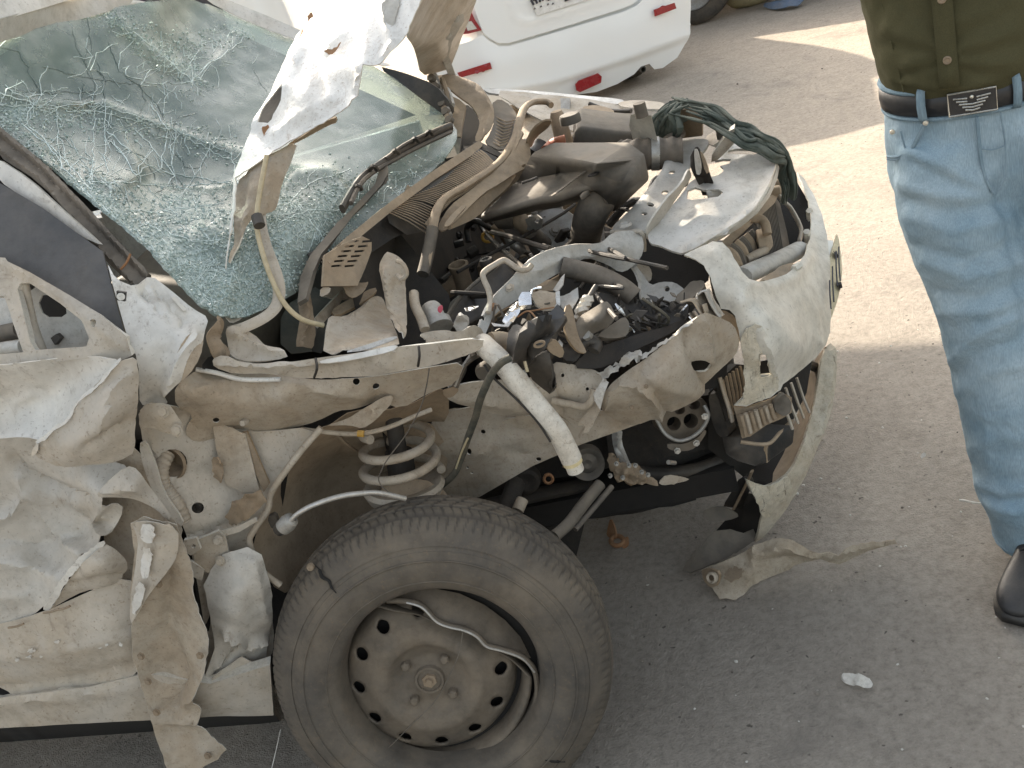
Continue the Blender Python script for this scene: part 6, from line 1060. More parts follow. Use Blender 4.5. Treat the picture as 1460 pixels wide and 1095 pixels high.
# ---------------------------------------------------------------- splinters of lamp, plastic and foil that fill the crushed corner
def splinters():
    rnd = random.Random(19)
    for mname, n, nm in (('black', 120, 'plastic_splinter'), ('dark', 90, 'plastic_splinter'), ('graypl', 36, 'plastic_splinter'), ('chrome', 22, 'foil_splinter'), ('brown', 16, 'metal_splinter'), ('steel', 10, 'metal_splinter')):
        bm = bmesh.new()
        for _ in range(n):
            s = rnd.random(); px = 700+280*s+rnd.gauss(0, 14); py = 505-58*s+rnd.uniform(-48, 22)*(1-.35*s)
            if py < 405 or (px < 790 and py > 505): continue
            p = at(px, py, .30+.10*s+rnd.uniform(.0, .10)); r = rnd.uniform(.006, .022)*(.6 if mname in ('chrome', 'tape') else 1)
            a = V((rnd.gauss(0, 1), rnd.gauss(0, 1), rnd.gauss(0, 1))).normalized(); b = a.cross(V((rnd.gauss(0, 1), rnd.gauss(0, 1), 1))).normalized(); c = a.cross(b)
            q = [p+a*r*rnd.uniform(.6, 1.4), p+b*r*rnd.uniform(.3, .8), p-a*r*rnd.uniform(.5, 1.3)+b*r*.2, p-b*r*rnd.uniform(.2, .7)]
            t1 = [bm.verts.new(x) for x in q]; t2 = [bm.verts.new(x+c*.0022+b*r*.12) for x in q]
            bm.faces.new(t1); bm.faces.new(t2[::-1])
            for i in range(4): bm.faces.new((t1[i], t2[i], t2[(i+1) % 4], t1[(i+1) % 4]))
        kind(fin(nm, bm, M[mname], CAR, False), 'stuff')
    for k in range(14):
        s = rnd.random(); px = 705+270*s; py = 500-55*s+rnd.uniform(-50, 15); d = .30+.1*s+rnd.uniform(-.01, .05)
        pts = [(px+rnd.gauss(0, 14)*i, py+rnd.gauss(0, 8)*i, d+rnd.gauss(0, .015)) for i in range(4)]
        tb('loose_wire', pts, rnd.uniform(.0012, .003), rnd.choice(['black', 'rubber', 'harness', 'dark']), n=6)
splinters()
def engine_wires():
    rnd = random.Random(23)
    for k in range(16):
        px = rnd.uniform(560, 900); py = 300+rnd.uniform(20, 150)-(px-560)*.12; z = rnd.uniform(.66, .80)
        pts = [(px+rnd.gauss(0, 22)*i, py+rnd.gauss(0, 12)*i, z+rnd.gauss(0, .02), 'z') for i in range(4)]
        tb('engine_wire', pts, rnd.uniform(.002, .007), rnd.choice(['black', 'rubber', 'harness', 'dark', 'black']), n=7)
    for k in range(46):
        px = rnd.uniform(570, 880); py = 300+rnd.uniform(25, 140)-(px-570)*.1; p = at(px, py, rnd.uniform(.62, .76), 'z'); m = rnd.choice(['dark', 'black', 'brown', 'dark', 'alu', 'dark', 'black'])
        if rnd.random() < .45: box('engine_fitting', p, (rnd.uniform(.01, .035), rnd.uniform(.01, .03), rnd.uniform(.01, .04)), M[m], CAR, Matrix.Rotation(rnd.uniform(0, 3), 3, V((rnd.random(), rnd.random(), 1))), .002)
        else: bolt('engine_bolt', p, (rnd.gauss(0, .4), -.6, .7), rnd.uniform(.005, .009), .01, M[m], CAR)
engine_wires()
pl('lip_back', [(1058, 692, .12), (1100, 700, .12), (1132, 650, .14), (1142, 600, .16), (1120, 610, .16), (1085, 660, .14), (1062, 676, .12)], 'shade_grime', ax='z', t=0, curve=False, res=14)  # added black sheet, painted shade that closes the gap behind the lip
# ---------------------------------------------------------------- near front wheel: loose tyre on a bent steel rim
def near_wheel():
    ca, cs = R(12), R(8)
    n = V((math.sin(cs)*math.cos(ca), -math.cos(cs)*math.cos(ca), math.sin(ca))); u = V((0, 0, 1)).cross(n).normalized(); v = n.cross(u)
    o = V((.030, -.03, .309))
    wh = bpy.data.objects.new('wheel', None); SC.collection.objects.link(wh); wh.parent = CAR; wh.location = -CAR.location; wh.empty_display_size = .05
    def L(r, t, h, c=o): return c+u*(r*math.cos(t))+v*(r*math.sin(t))+n*h
    # tyre
    prof = [(.172, -.050), (.176, -.020), (.180, -.004), (.186, .003), (.196, .008), (.210, .013), (.228, .015), (.243, .012), (.254, .008), (.2545, .0065), (.262, .003), (.2625, .0045), (.274, -.003), (.283, -.009), (.290, -.015), (.296, -.022), (.301, -.030), (.304, -.037), (.3065, -.045), (.308, -.052), (.309, -.058), (.3095, -.062), (.310, -.068), (.310, -.076), (.310, -.084), (.310, -.090), (.310, -.098), (.3095, -.106), (.308, -.116), (.304, -.130), (.295, -.146), (.27, -.158), (.22, -.16), (.18, -.15), (.172, -.13)]
    seg = 720; vs = []; fs = []; gv = []; rnd = random.Random(2)
    for i in range(seg):
        t = 2*math.pi*i/seg
        for j, (r, h) in enumerate(prof):
            d = 0
            if -.060 < h < -.012 and r > .28:      # shoulder sipes, raked, in two staggered rows
                k = 116
                ph = (t*k/(2*math.pi)+(h*26 if h < -.036 else -h*14)) % 1
                d = -.0024 if ph < .2 else 0
                if abs(h+.037) < .001: d = -.0025
            if abs(h+.062) < .003 or abs(h+.090) < .003: d = -.006
            if h < -.066 and r > .306 and h > -.12:
                ph = (t*60/(2*math.pi)-h*20) % 1; d = min(d, -.003 if ph < .15 else 0)
            gv.append(min(1, -d/.004)*.8); d += .0012*noise.noise(V((math.cos(t)*3, math.sin(t)*3, h*20)))
            vs.append(L(r+d, t, h+.0015*noise.noise(V((math.cos(t)*2, math.sin(t)*2, r*9))))) 
    m = len(prof)
    for i in range(seg):
        for j in range(m-1): a = i*m+j; b = ((i+1) % seg)*m+j; fs.append((a, b, b+1, a+1))
    ty = link('tyre', mesh('tyre', vs, fs), M['tyre'], wh); ty.data.attributes.new('groove_shade', 'FLOAT', 'POINT').data.foreach_set('value', np.array(gv, np.float32)); edge_split(ty, 38)
    # raised bead rings and the cut in the sidewall
    for r, h in ((.200, .0095), (.240, .0135)):
        tube('tyre_ring', [L(r, t, h) for t in np.linspace(0, 2*math.pi, 121)], .0018, M['tyre'], ty, world=True, sm=1, n=6)
    cut = [L(.302, R(119), -.026), L(.294, R(118.2), -.014), L(.284, R(118.6), -.006), L(.272, R(117.4), .000), L(.262, R(118), .006), L(.25, R(117.8), .012)]
    tube('tyre_cut', cut, [.0012, .003, .0036, .003, .0022, .001], M['shade_grime'], ty, world=True, n=6)
    lathe('stone', L(.306, R(121), -.032), n, [(0, .006), (.006, .005), (.008, 0)], M['brown'], ty, 8)
    tube('tyre_cut', [L(.272, R(-52), .0), L(.255, R(-53), .008), L(.235, R(-54.5), .014)], [.001, .0026, .001], M['shade_grime'], ty, world=True, n=6)
    # rim disc, slightly off the tyre's centre
    c = at(613, 966, .005); 
    def hgt(r):
        P = [(0, .008), (.022, .008), (.030, .002), (.048, .0), (.062, .006), (.078, .018), (.094, .020), (.108, .013), (.122, .006), (.138, .0), (.150, -.010), (.158, -.028), (.163, -.05)]
        for (a, ha), (b, hb) in zip(P[:-1], P[1:]):
            if r <= b: s = (r-a)/(b-a); s = s*s*(3-2*s); return ha+(hb-ha)*s
        return P[-1][1]
    pts = []; ed = []
    def ring(cx, cy, r, k):
        b = len(pts)
        for i in range(k): a = 2*math.pi*i/k; pts.append(V((cx+r*math.cos(a), cy+r*math.sin(a))))
        ed.extend((b+i, b+(i+1) % k) for i in range(k))
    ring(0, 0, .163, 120)
    hol = []
    for k in range(12):
        a = R(-8+30*k)
        if k in (1, 2): continue
        hol.append((.131*math.cos(a), .131*math.sin(a))); ring(*hol[-1], .0125, 20)
    for r in np.arange(.006, .160, .006):
        k = max(6, int(r*2*math.pi/.0065))
        for i in range(k):
            a = 2*math.pi*(i+.5*(int(r*1000) % 2))/k; q = V((r*math.cos(a), r*math.sin(a)))
            if all((q-V(hc)).length > .0155 for hc in hol): pts.append(q)
    v2, e2, f2, *_ = delaunay_2d_cdt(pts, ed, [], 0, 1e-6); f3 = []
    for q in f2:
        cc = sum((V(v2[i]) for i in q), V((0, 0)))/len(q)
        if cc.length < .163 and all((cc-V(hc)).length > .0122 for hc in hol): f3.append(list(q))
    def warp(q):
        r = q.length; h = hgt(r); a = math.atan2(q.y, q.x)
        d = q.dot(V((math.cos(R(50)), math.sin(R(50)))))          # upper right side is pushed in
        if d > .075: h -= (d-.075)*.55
        if d > .112: q = q-V((math.cos(R(50)), math.sin(R(50))))*(d-.112)*.75
        return c+u*q.x+v*q.y+n*(h+.0012*noise.noise(V((q.x*25, q.y*25, 1))))
    rim = link('rim', mesh('rim', [warp(V(q)) for q in v2], f3), M['rim'], wh); s = rim.modifiers.new('t', 'SOLIDIFY'); s.thickness = .005; s.offset = 1 if False else -1
    lathe('rim_back', c, n, [(0, -.075), (.16, -.07), (.17, -.05)], M['shade_grime'], rim, 48)
    lathe('hub_nut', c, n, [(0, .018), (.006, .018), (.008, .013), (.0135, .013), (.015, .004)], M['brown'], rim, 6)
    lathe('hub_bore', c, n, [(.020, .001), (.022, .011), (.026, .011), (.029, .0)], M['rim'], rim, 30)
    for k in range(4):
        a = R(40+90*k); lathe('wheel_nut', c+u*.050*math.cos(a)+v*.050*math.sin(a), n, [(0, .016), (.006, .0155), (.0085, .013), (.0095, -.002), (.014, -.003)], M['rim'], rim, 6)
    # barrel and lip, bent flat along the upper right
    prof2 = [(.163, -.055), (.166, -.02), (.170, .000), (.176, .008), (.180, .009), (.184, .006), (.184, -.004), (.178, -.012), (.172, -.05)]
    bm = bmesh.new(); rows = []; sg = 160; dirv = V((math.cos(R(48)), math.sin(R(48))))
    for i in range(sg):
        t = 2*math.pi*i/sg; row = []
        for r, h in prof2:
            q = V((r*math.cos(t), r*math.sin(t))); d = q.dot(dirv); hh = h
            if d > .085: k = d-.085; q = q-dirv*k*.80; hh = h-k*.12+.004*math.sin(q.dot(V((-dirv.y, dirv.x)))*70)
            row.append(bm.verts.new(c+u*q.x+v*q.y+n*hh))
        rows.append(row)
    for i in range(sg):
        for j in range(len(prof2)-1): bm.faces.new((rows[i][j], rows[(i+1) % sg][j], rows[(i+1) % sg][j+1], rows[i][j+1]))
    fin('rim_lip', bm, M['rim'], rim)
    def on(px, py, h):
        d = ray(px, py); return CAM_O+d*((h-(CAM_O-c).dot(n))/d.dot(n))
    bent = [on(x, y, h) for x, y, h in ((552, 856, .010), (580, 857, .016), (602, 864, .02), (622, 884, .022), (640, 892, .024), (662, 897, .026), (680, 906, .026), (694, 920, .024), (716, 926, .022), (745, 937, .018), (762, 956, .012), (766, 985, .008), (760, 1015, .006))]
    tube('bent_lip', bent, .0065, M['rim'], rim, world=True, n=10, flat=.8)
    tube('bent_lip_wear', [q+n*.0055 for q in bent[1:11]], .0022, M['steel'], rim, world=True, n=8)
    bp = [(556, 853), (585, 843), (620, 839), (655, 846), (690, 862), (720, 884), (742, 908), (757, 938), (745, 938), (716, 927), (694, 921), (678, 907), (660, 898), (640, 893), (622, 885), (603, 866), (580, 859)]
    hs = [.0, -.008, -.014, -.018, -.02, -.02, -.016, -.002, .012, .016, .018, .02, .02, .018, .016, .014, .01]
    plate('bent_barrel', [(x, y, h) for (x, y), h in zip(bp, hs)], M['rim'], rim, ax=(n, c), res=5, t=.003, amp=.0008, curve=False)
    lathe('tyre_hollow', o, n, [(0, -.075), (.176, -.07)], M['shade_grime'], wh, 48)
    tube('wire', [on(660, 898, .03), on(655, 930, .03), on(640, 965, .028), on(620, 1000, .024), on(585, 1035, .022), on(552, 1068, .02), on(505, 1105, .03)], .0008, M['graypl'], rim, world=True, n=5)
    tube('wire', [at(400, 1040, -.02), at(394, 1068, -.05), at(384, 1110, -.08)], .001, M['grey'], CAR, world=True, n=5)
near_wheel()
# ---------------------------------------------------------------- cloth over the nose of the wreck
clo = thing('cloth', 'crumpled dark green cloth draped over the nose of the wrecked car', 'cloth', at(1040, 180, .86, 'z'))
plate('drape', [(911, 192, .90), (922, 176, .915), (945, 150, .94), (962, 141, .945), (980, 144, .94), (1002, 149, .93), (1022, 158, .915), (1045, 173, .895), (1066, 184, .875), (1086, 191, .86), (1106, 204, .84), (1124, 220, .81), (1131, 240, .775), (1136, 258, .74), (1137, 280, .70), (1131, 288, .69), (1117, 274, .71), (1112, 238, .765), (1098, 214, .81), (1078, 203, .835), (1052, 190, .86), (1026, 177, .885), (1003, 172, .90), (985, 170, .905), (972, 176, .90), (966, 190, .88), (948, 196, .875), (926, 201, .88)], M['cloth'], clo, ax='z', amp=.002, ns=30, t=.002, res=3, seed=9)
rnd = random.Random(77)
P_ = [(958, 140, .952), (982, 143, .950), (1004, 149, .938), (1024, 158, .922), (1046, 173, .902), (1067, 184, .882), (1087, 191, .866), (1107, 203, .846), (1125, 220, .816), (1132, 240, .78), (1137, 262, .735), (1134, 284, .70)]
for k in range(13):
    o = k/12; pts = [(x-(22*o if i > 8 else 6*o)+rnd.gauss(0, 1.5), y+(24*o if i < 8 else 8*o)+rnd.gauss(0, 1.5), z-.012*o+rnd.gauss(0, .003)) for i, (x, y, z) in enumerate(P_)]
    a = rnd.choice((0, 0, 1, 2)); b = len(pts)-rnd.choice((0, 0, 1, 3))
    tube('fold', [(x, y, z, 'z') for x, y, z in pts[a:b]], lambda t, k=k: .0048*(.35+math.sin(math.pi*min(1, max(.03, t)))**.6)*(1+.25*math.sin(t*23+k)), M['cloth'], clo, n=8, sm=4, flat=.7)
for k in range(10):
    x0 = 962+rnd.uniform(-10, 26); y0 = 143+rnd.uniform(-3, 8); x1 = 914+k*5.5+rnd.gauss(0, 2); y1 = 196+rnd.gauss(0, 4)
    tube('fold', [(x0, y0, .952, 'z'), ((x0+x1)/2-7, (y0+y1)/2-8, .94, 'z'), (x1+4, y1-14, .915, 'z'), (x1, y1, .89, 'z')], lambda t, k=k: .005*(.4+math.sin(math.pi*min(1, max(.03, t)))**.6)*(1+.2*math.sin(t*17+k)), M['cloth'], clo, n=8, sm=4, flat=.7)
# ---------------------------------------------------------------- parked cars
def frame_of(o, Lr):
    o = V(o); Lr = V(Lr).normalized(); return o, Lr, V((-Lr.y, Lr.x, 0))
def sup(t, e): c, s = math.cos(t), math.sin(t); return math.copysign(abs(c)**e, c), math.copysign(abs(s)**e, s)
def car_body(root, o, Lr, F, secs, paint, glass, wheels, e=.42, wr=.31, tr=.535):
    """secs: (s, half width, z bottom, z top) along F; cabin and four wheels"""
    n = 40; bm = bmesh.new(); rows = []
    for s, hw, zb, zt in secs:
        row = []
        for k in range(n):
            a, b = sup(2*math.pi*k/n, e); row.append(bm.verts.new(o+F*s+Lr*hw*a*(1-.07*max(0, b))+V((0, 0, (zb+zt)/2+(zt-zb)/2*b))))
        rows.append(row)
    for p, q in zip(rows[:-1], rows[1:]):
        for k in range(n): bm.faces.new((p[k], p[(k+1) % n], q[(k+1) % n], q[k]))
    bm.faces.new(rows[0][::-1]); bm.faces.new(rows[-1]); fin('body', bm, paint, root)
    cab = [(.45, .54, .86, .87), (1.15, .52, .84, 1.30), (1.7, .53, .84, 1.36), (2.3, .52, .84, 1.33), (3.05, .56, .84, .90)]
    bm = bmesh.new(); rows = []
    for s, hw, zb, zt in cab:
        rows.append([bm.verts.new(o+F*s+Lr*x+V((0, 0, z))) for x, z in ((-hw*1.22, zb), (-hw*1.0, zt-.03*(zt-zb > .1)), (-hw*.85, zt), (hw*.85, zt), (hw*1.0, zt-.03*(zt-zb > .1)), (hw*1.22, zb))])
    for p, q in zip(rows[:-1], rows[1:]):
        for k in range(5): bm.faces.new((p[k], p[k+1], q[k+1], q[k]))
    o2 = fin('roof', bm, paint, root, False)
    def win(pts, nm='window'):
        P = [o+F*s+Lr*x+V((0, 0, z)) for s, x, z in pts]; w2 = link(nm, mesh(nm, P, [tuple(range(len(P)))]), glass, root, False); w2.modifiers.new('t', 'SOLIDIFY').thickness = .008
    for sg in (-1, 1):
        win([(.95, sg*.65, .90), (1.25, sg*.555, 1.25), (1.68, sg*.555, 1.30), (1.68, sg*.65, .90)]); win([(1.74, sg*.65, .90), (1.74, sg*.555, 1.30), (2.25, sg*.555, 1.27), (2.75, sg*.66, .90)])
    win([(.50, -.52, .90), (1.10, -.46, 1.285), (1.10, .46, 1.285), (.50, .52, .90)], 'rear_window'); win([(2.38, -.47, 1.31), (3.0, -.54, .925), (3.0, .54, .925), (2.38, .47, 1.31)], 'windscreen')
    for s in wheels:
        for sg in (-1, 1):
            c = o+F*s+Lr*sg*tr+V((0, 0, wr-.004))
            w2 = lathe('wheel', c, Lr*sg, [(.18, .10), (.20, .125), (.26, .13), (wr-.025, .12), (wr-.004, .10), (wr, .07), (wr-.004, .066), (wr-.004, .062), (wr, .058), (wr, .03), (wr-.004, .026), (wr-.004, .022), (wr, .018), (wr, -.02), (wr-.004, -.024), (wr-.004, -.028), (wr, -.032), (wr-.03, -.07), (.18, -.07)], M['tyre'], root, 48)
            lathe('wheel_rim', c, Lr*sg, [(0, .10), (.03, .10), (.05, .08), (.15, .085), (.185, .11), (.19, .125), (.18, .06)], M['alu'], w2, 32)
P1 = at(690, 97, .44, 'z'); P2 = at(947, 12, .44, 'z'); LW = (P2-P1); LW.z = 0; LW.normalize(); FWC = V((-LW.y, LW.x, 0)); OW = (P1+P2)/2; OW.z = 0
secs = [(.05, 0.609, .30, .80), (.07, 0.661, .24, .90), (.14, 0.705, .22, .94), (.35, 0.726, .21, .96), (.8, 0.735, .20, .96), (1.4, 0.739, .20, .93), (2.6, 0.739, .20, .92), (3.3, 0.731, .20, .90), (3.9, 0.696, .22, .78), (4.15, 0.609, .26, .66)]
WC = thing('parked_car', 'clean white saloon parked behind the wreck, rear bumper with red reflectors and number plate', 'car', OW, 'cars parked in the yard behind')
car_body(WC, OW, LW, FWC, secs, M['carwhite'], M['panel'], (.40, 3.1), tr=.36)
wax = (FWC, OW)
def wp(name, out, m, parent=WC, **k):
    k.setdefault('curve', False); k.setdefault('res', 8); k.setdefault('t', .008); return plate(name, out, M[m], parent, ax=wax, **k)
rb = wp('rear_bumper', [(622, 82, .16), (640, 68, .08), (672, 58, .03), (688, 50, .02), (697, 58, .015), (711, 66, .01), (726, 66, .01), (800, 44, .01), (889, 17, .01), (908, 8, .012), (918, -2, .015), (960, -22, .05), (984, -26, .14), (985, 10, .14), (983, 45, .13), (979, 60, .11), (966, 82, .07), (945, 97, .04), (933, 99, .04), (926, 91, .04), (914, 95, .035), (904, 106, .03), (880, 120, .03), (851, 131, .03), (772, 142, .03), (680, 158, .05), (612, 165, .2)], 'carwhite', res=3.5, lam=.25,
        ctrl=[(700, 85, -.02), (800, 80, -.025), (900, 50, -.02), (950, 30, .0), (700, 128, -.03), (800, 112, -.04), (900, 80, -.035), (960, 58, .0), (800, 122, -.015), (880, 100, -.012), (680, 140, .0)], ridges=[([(640, 142), (700, 132), (800, 113), (900, 80), (978, 50)], .012, 10), ([(800, 121), (900, 90), (976, 62)], -.006, 9)])
tl = wp('boot_lid', [(650, -40, .06), (672, 0, .05), (688, 46, .03), (698, 55, .028), (711, 61.5, .028), (725, 61.5, .028), (800, 39.5, .028), (888, 12, .028), (905, 4, .03), (916, -6, .035), (940, -70, .06), (800, -120, .06)], 'carwhite', res=6, lam=.25, ctrl=[(780, 10, .02)], ridges=[([(722, -10), (736, 26), (752, 32), (800, 18), (890, -10)], .006, 4)])
npl = wp('number_plate', [(750, -22, .006), (765.5, 22.5, .006), (862, -8, .006), (846, -52, .006)], 'platew', t=.004, res=20)
for q in (((757, 0), (761, 7)), ((760, 0), (764, -1)), ((769, -5), (770, 3)), ((774, -6), (774, 1)), ((780, -8), (781, 0)), ((781, 0), (786, -2)), ((786, -2), (785, -9)), ((805, 1), (813, -2)), ((764, 0), (766, 5))): tube('plate_character', [at(x, y, .000, wax) for x, y in q], .007, M['ink'], npl, world=True, sm=1, n=6)
for x, y in ((762, 12), (771, 9), (788, 5), (781, 6)): tube('plate_letter', [at(x-1, y+1.5, .001, wax), at(x+.6, y-1, .001, wax), at(x+1.4, y+1, .001, wax)], .003, M['ink'], npl, world=True, sm=1, n=5)
tlm = wp('tail_lamp', [(655, 10, .05), (668, 8, .04), (677, 28, .03), (687, 43, .02), (668, 48, .03), (650, 50, .05)], 'red', t=.02, res=5); wp('lamp_insert', [(662, 32, .025), (672, 30, .018), (680, 41, .012), (667, 44, .018)], 'lens', t=.004, res=4, parent=tlm)
for out, lb in (([(652, 104, -.03), (699, 89, -.032), (701.5, 98, -.032), (656, 111, -.03)], 'left'), ([(932.5, 14, -.022), (962, 4, -.016), (964.5, 12, -.016), (934, 23.5, -.022)], 'right')): wp('reflector', out, 'red', t=.012, res=4)
fo = wp('fog_lamp', [(820.5, 121, -.045), (825, 115.5, -.045), (853, 105, -.045), (858, 109, -.045), (857, 118, -.04), (827, 131.5, -.04), (822, 129, -.04)], 'red', t=.015, res=4)
lathe('exhaust_pipe', at(917, 99, .02, wax), FWC, [(.016, .0), (.022, .002), (.024, .12)], M['graypl'], WC, 16)
VO = V((-1.2, 4.22, 0))
VN = thing('parked_van', 'white vehicle parked left of the saloon, built as a tall van to cast shade, mostly hidden by the raised bonnet', 'van', VO-LW*.85, 'cars parked in the yard behind')
VH = 1.95  # body made this tall so its shadow reaches across the yard
def van():
    n = 36; bm = bmesh.new(); rows = []; o = VO-LW*.85
    for s, hw, zb, zt in ((0, .80, .34, VH-.08), (.03, .84, .31, VH-.03), (.2, .85, .30, VH), (2.6, .85, .30, VH), (3.1, .84, .30, 1.4), (3.6, .80, .32, 1.05), (3.75, .72, .40, .9)):
        row = []
        for k in range(n):
            a, b = sup(2*math.pi*k/n, .22); row.append(bm.verts.new(o+FWC*s+LW*hw*a*(1-.05*max(0, b))+V((0, 0, (zb+zt)/2+(zt-zb)/2*b))))
        rows.append(row)
    for p, q in zip(rows[:-1], rows[1:]):
        for k in range(n): bm.faces.new((p[k], p[(k+1) % n], q[(k+1) % n], q[k]))
    bm.faces.new(rows[0][::-1]); bm.faces.new(rows[-1]); edge_split(fin('body', bm, M['carwhite'], VN), 50)
    def quad(nm, P, m, t=.012):
        P = [o+LW*l+FWC*s+V((0, 0, z)) for l, s, z in P]; q = link(nm, mesh(nm, P, [tuple(range(len(P)))]), M[m], VN, False); q.modifiers.new('t', 'SOLIDIFY').thickness = t; return q
    rw = quad('rear_window', [(-.60, -.012, 1.20), (.52, -.012, 1.20), (.60, -.006, 1.84), (-.60, -.006, 1.84)], 'navy')
    quad('rear_lamp', [(.60, -.012, .62), (.76, -.008, .62), (.76, -.008, .80), (.60, -.012, .80)], 'navy')
    quad('bumper', [(-.80, -.05, .32), (.80, -.05, .32), (.80, -.05, .50), (-.80, -.05, .50)], 'carwhite', .07)
    quad('door_handle', [(-.08, -.03, 1.08), (.06, -.03, 1.08), (.06, -.03, 1.12), (-.08, -.03, 1.12)], 'graypl', .03)
    quad('side_window', [(.865, .9, 1.3), (.865, 1.6, 1.3), (.845, 1.6, 1.78), (.845, .9, 1.78)], 'panel')
    for s in (.7, 3.0):
        for sg in (-1, 1): lathe('wheel', o+FWC*s+LW*sg*.62+V((0, 0, .315)), LW*sg, [(0, .10), (.18, .10), (.20, .145), (.28, .14), (.315, .09), (.315, .0), (.28, -.07), (.18, -.07)], M['tyre'], VN, 40)
van()
# dark vehicle at the far side of the yard
gw = at(994, 36, 0, 'z')
ND = V((.94, -.34, 0)); NF = V((.34, .94, 0))
DV = thing('parked_car', 'dark car in the shade beyond the white saloon, one tyre showing', 'car', gw, 'cars parked in the yard behind')
car_body(DV, gw+ND*.62+NF*(-.72)+V((0, 0, 0)), ND, NF, secs, M['navy'], M['panel'], (.72, 3.3)) if False else car_body(DV, gw-NF*.1-ND*.75, NF, -ND, secs, M['navy'], M['panel'], (.72, 3.3)) if False else car_body(DV, gw+NF*.68+ND*3.3, NF, -ND, secs, M['navy'], M['panel'], (.72, 3.3))
bm = bmesh.new(); bmesh.ops.create_icosphere(bm, subdivisions=3, radius=1)
gs = at(1076, 8, 0, 'z')
for v in bm.verts: v.co = V((v.co.x*.22, v.co.y*.16, max(-.8, v.co.z)*.13+.10))*(1+.12*noise.noise(v.co*2)); v.co += gs+V((0, .12, 0))
tag(fin('sack', bm, M['sack'], None), 'yellowish sack lying on the ground at the far edge of the yard', 'sack')
tag(plate('plastic_sheet', [(1085, 8, .01), (1105, 2, .05), (1130, -2, .06), (1148, -2, .03), (1140, 6, .03), (1118, 12, .015), (1098, 13, .01)], M['bluetarp'], None, ax='z', amp=.02, ns=8, t=.006, res=3), 'crumpled blue plastic sheet on the ground beside the yellowish sack', 'plastic sheet')
# ---------------------------------------------------------------- litter
pp = plate('paper_scrap', [(1199, 968, .004), (1203, 961, .012), (1212, 960, .02), (1226, 962, .016), (1238, 966, .01), (1244, 974, .006), (1243, 983, .004), (1228, 978, .01), (1214, 977, .006), (1206, 974, .004)], M['paper'], None, ax='z', amp=.009, ns=40, t=.0008, res=3.5, jag=.4)
tag(pp, 'crumpled white paper scrap on the grey ground in front of the wheel', 'paper scrap')
rc_ = thing('rusty_clamp', 'small rusty clamp with a ring lying in the shade under the wreck', 'clamp', at(880, 768, 0, 'z'))
plate('tongue', [(866, 752, .02), (870, 738, .045), (876, 750, .035), (879, 762, .02), (876, 770, .012), (864, 764, .012)], M['rust'], rc_, ax='z', t=.004, res=4, amp=.002)
tube('ring', [at(x, y, .014, 'z') for x, y in ell(880, 771, 9, 7)+ell(880, 771, 9, 7)[:1]], .006, M['rust'], rc_, world=True, sm=1)
plate('foot', [(888, 768, .02), (896, 764, .02), (897, 776, .012), (890, 782, .008), (884, 778, .012)], M['rust'], rc_, ax='z', t=.004, res=4, amp=.001)
ch = plate('plastic_chip', [(1312, 650, .004), (1316, 645, .012), (1321, 646, .01), (1319, 651, .004), (1314, 654, .003)], M['paper'], None, ax='z', t=.002, res=3); tag(ch, 'tiny white plastic chip on the ground left of the man\'s shin', 'plastic chip')
tag(tube('string', [at(x, y, .004, 'z') for x, y in ((1368, 713), (1376, 714), (1390, 717), (1404, 718))], .0025, M['paper'], None, world=True), 'short white string on the ground left of the man\'s trouser cuff', 'string')

# ---------------------------------------------------------------- sheet on poles, added out of view and shaped to shade the near half of the wreck
def added_awning():
    pq = lambda p, q, z: V((p*.545+q*.839, -p*.839+q*.545, z))
    A = thing('added_awning', 'unseen sheet on poles left of the parked van, added to shade the wreck', 'added_awning', pq(-5.6, .2, 0))
    qs = [(-2.6, 2.02), (-1.0, 2.0), (.6, 2.02), (.93, 2.04), (.96, 2.045), (1.3, 2.08), (1.56, 2.19), (1.9, 2.41), (2.4, 2.73)]
    vs = []; fs = []
    for i, (q, z) in enumerate(qs):
        zt = 3.35 if q < .95 else 4.3  # sheet raised on this side so its shade also reaches the man
        for k in range(6): s = k/5; vs.append(pq(-5.5-.6*s, q, z+(zt-z)*s-.05*math.sin(s*math.pi)))
    for i in range(len(qs)-1):
        for k in range(5): a = i*6+k; fs.append((a, a+1, a+7, a+6))
    o = link('shade_sheet', mesh('shade_sheet', vs, fs), M['bluetarp'], A); o.modifiers.new('t', 'SOLIDIFY').thickness = .006
    for p, q, z in ((-5.5, -2.5, 2.02), (-6.1, -2.5, 3.38), (-6.1, .95, 4.28)): tube('pole', [pq(p, q, 0), pq(p, q, z)], .03, M['grey'], A, world=True, sm=1)
    for q0, q1, z in ((-2.6, .93, 3.36), (.95, 2.4, 4.3)): tube('ridge_pole', [pq(-6.1, q0, z), pq(-6.1, q1, z)], .025, M['grey'], A, world=True, sm=1)
added_awning()
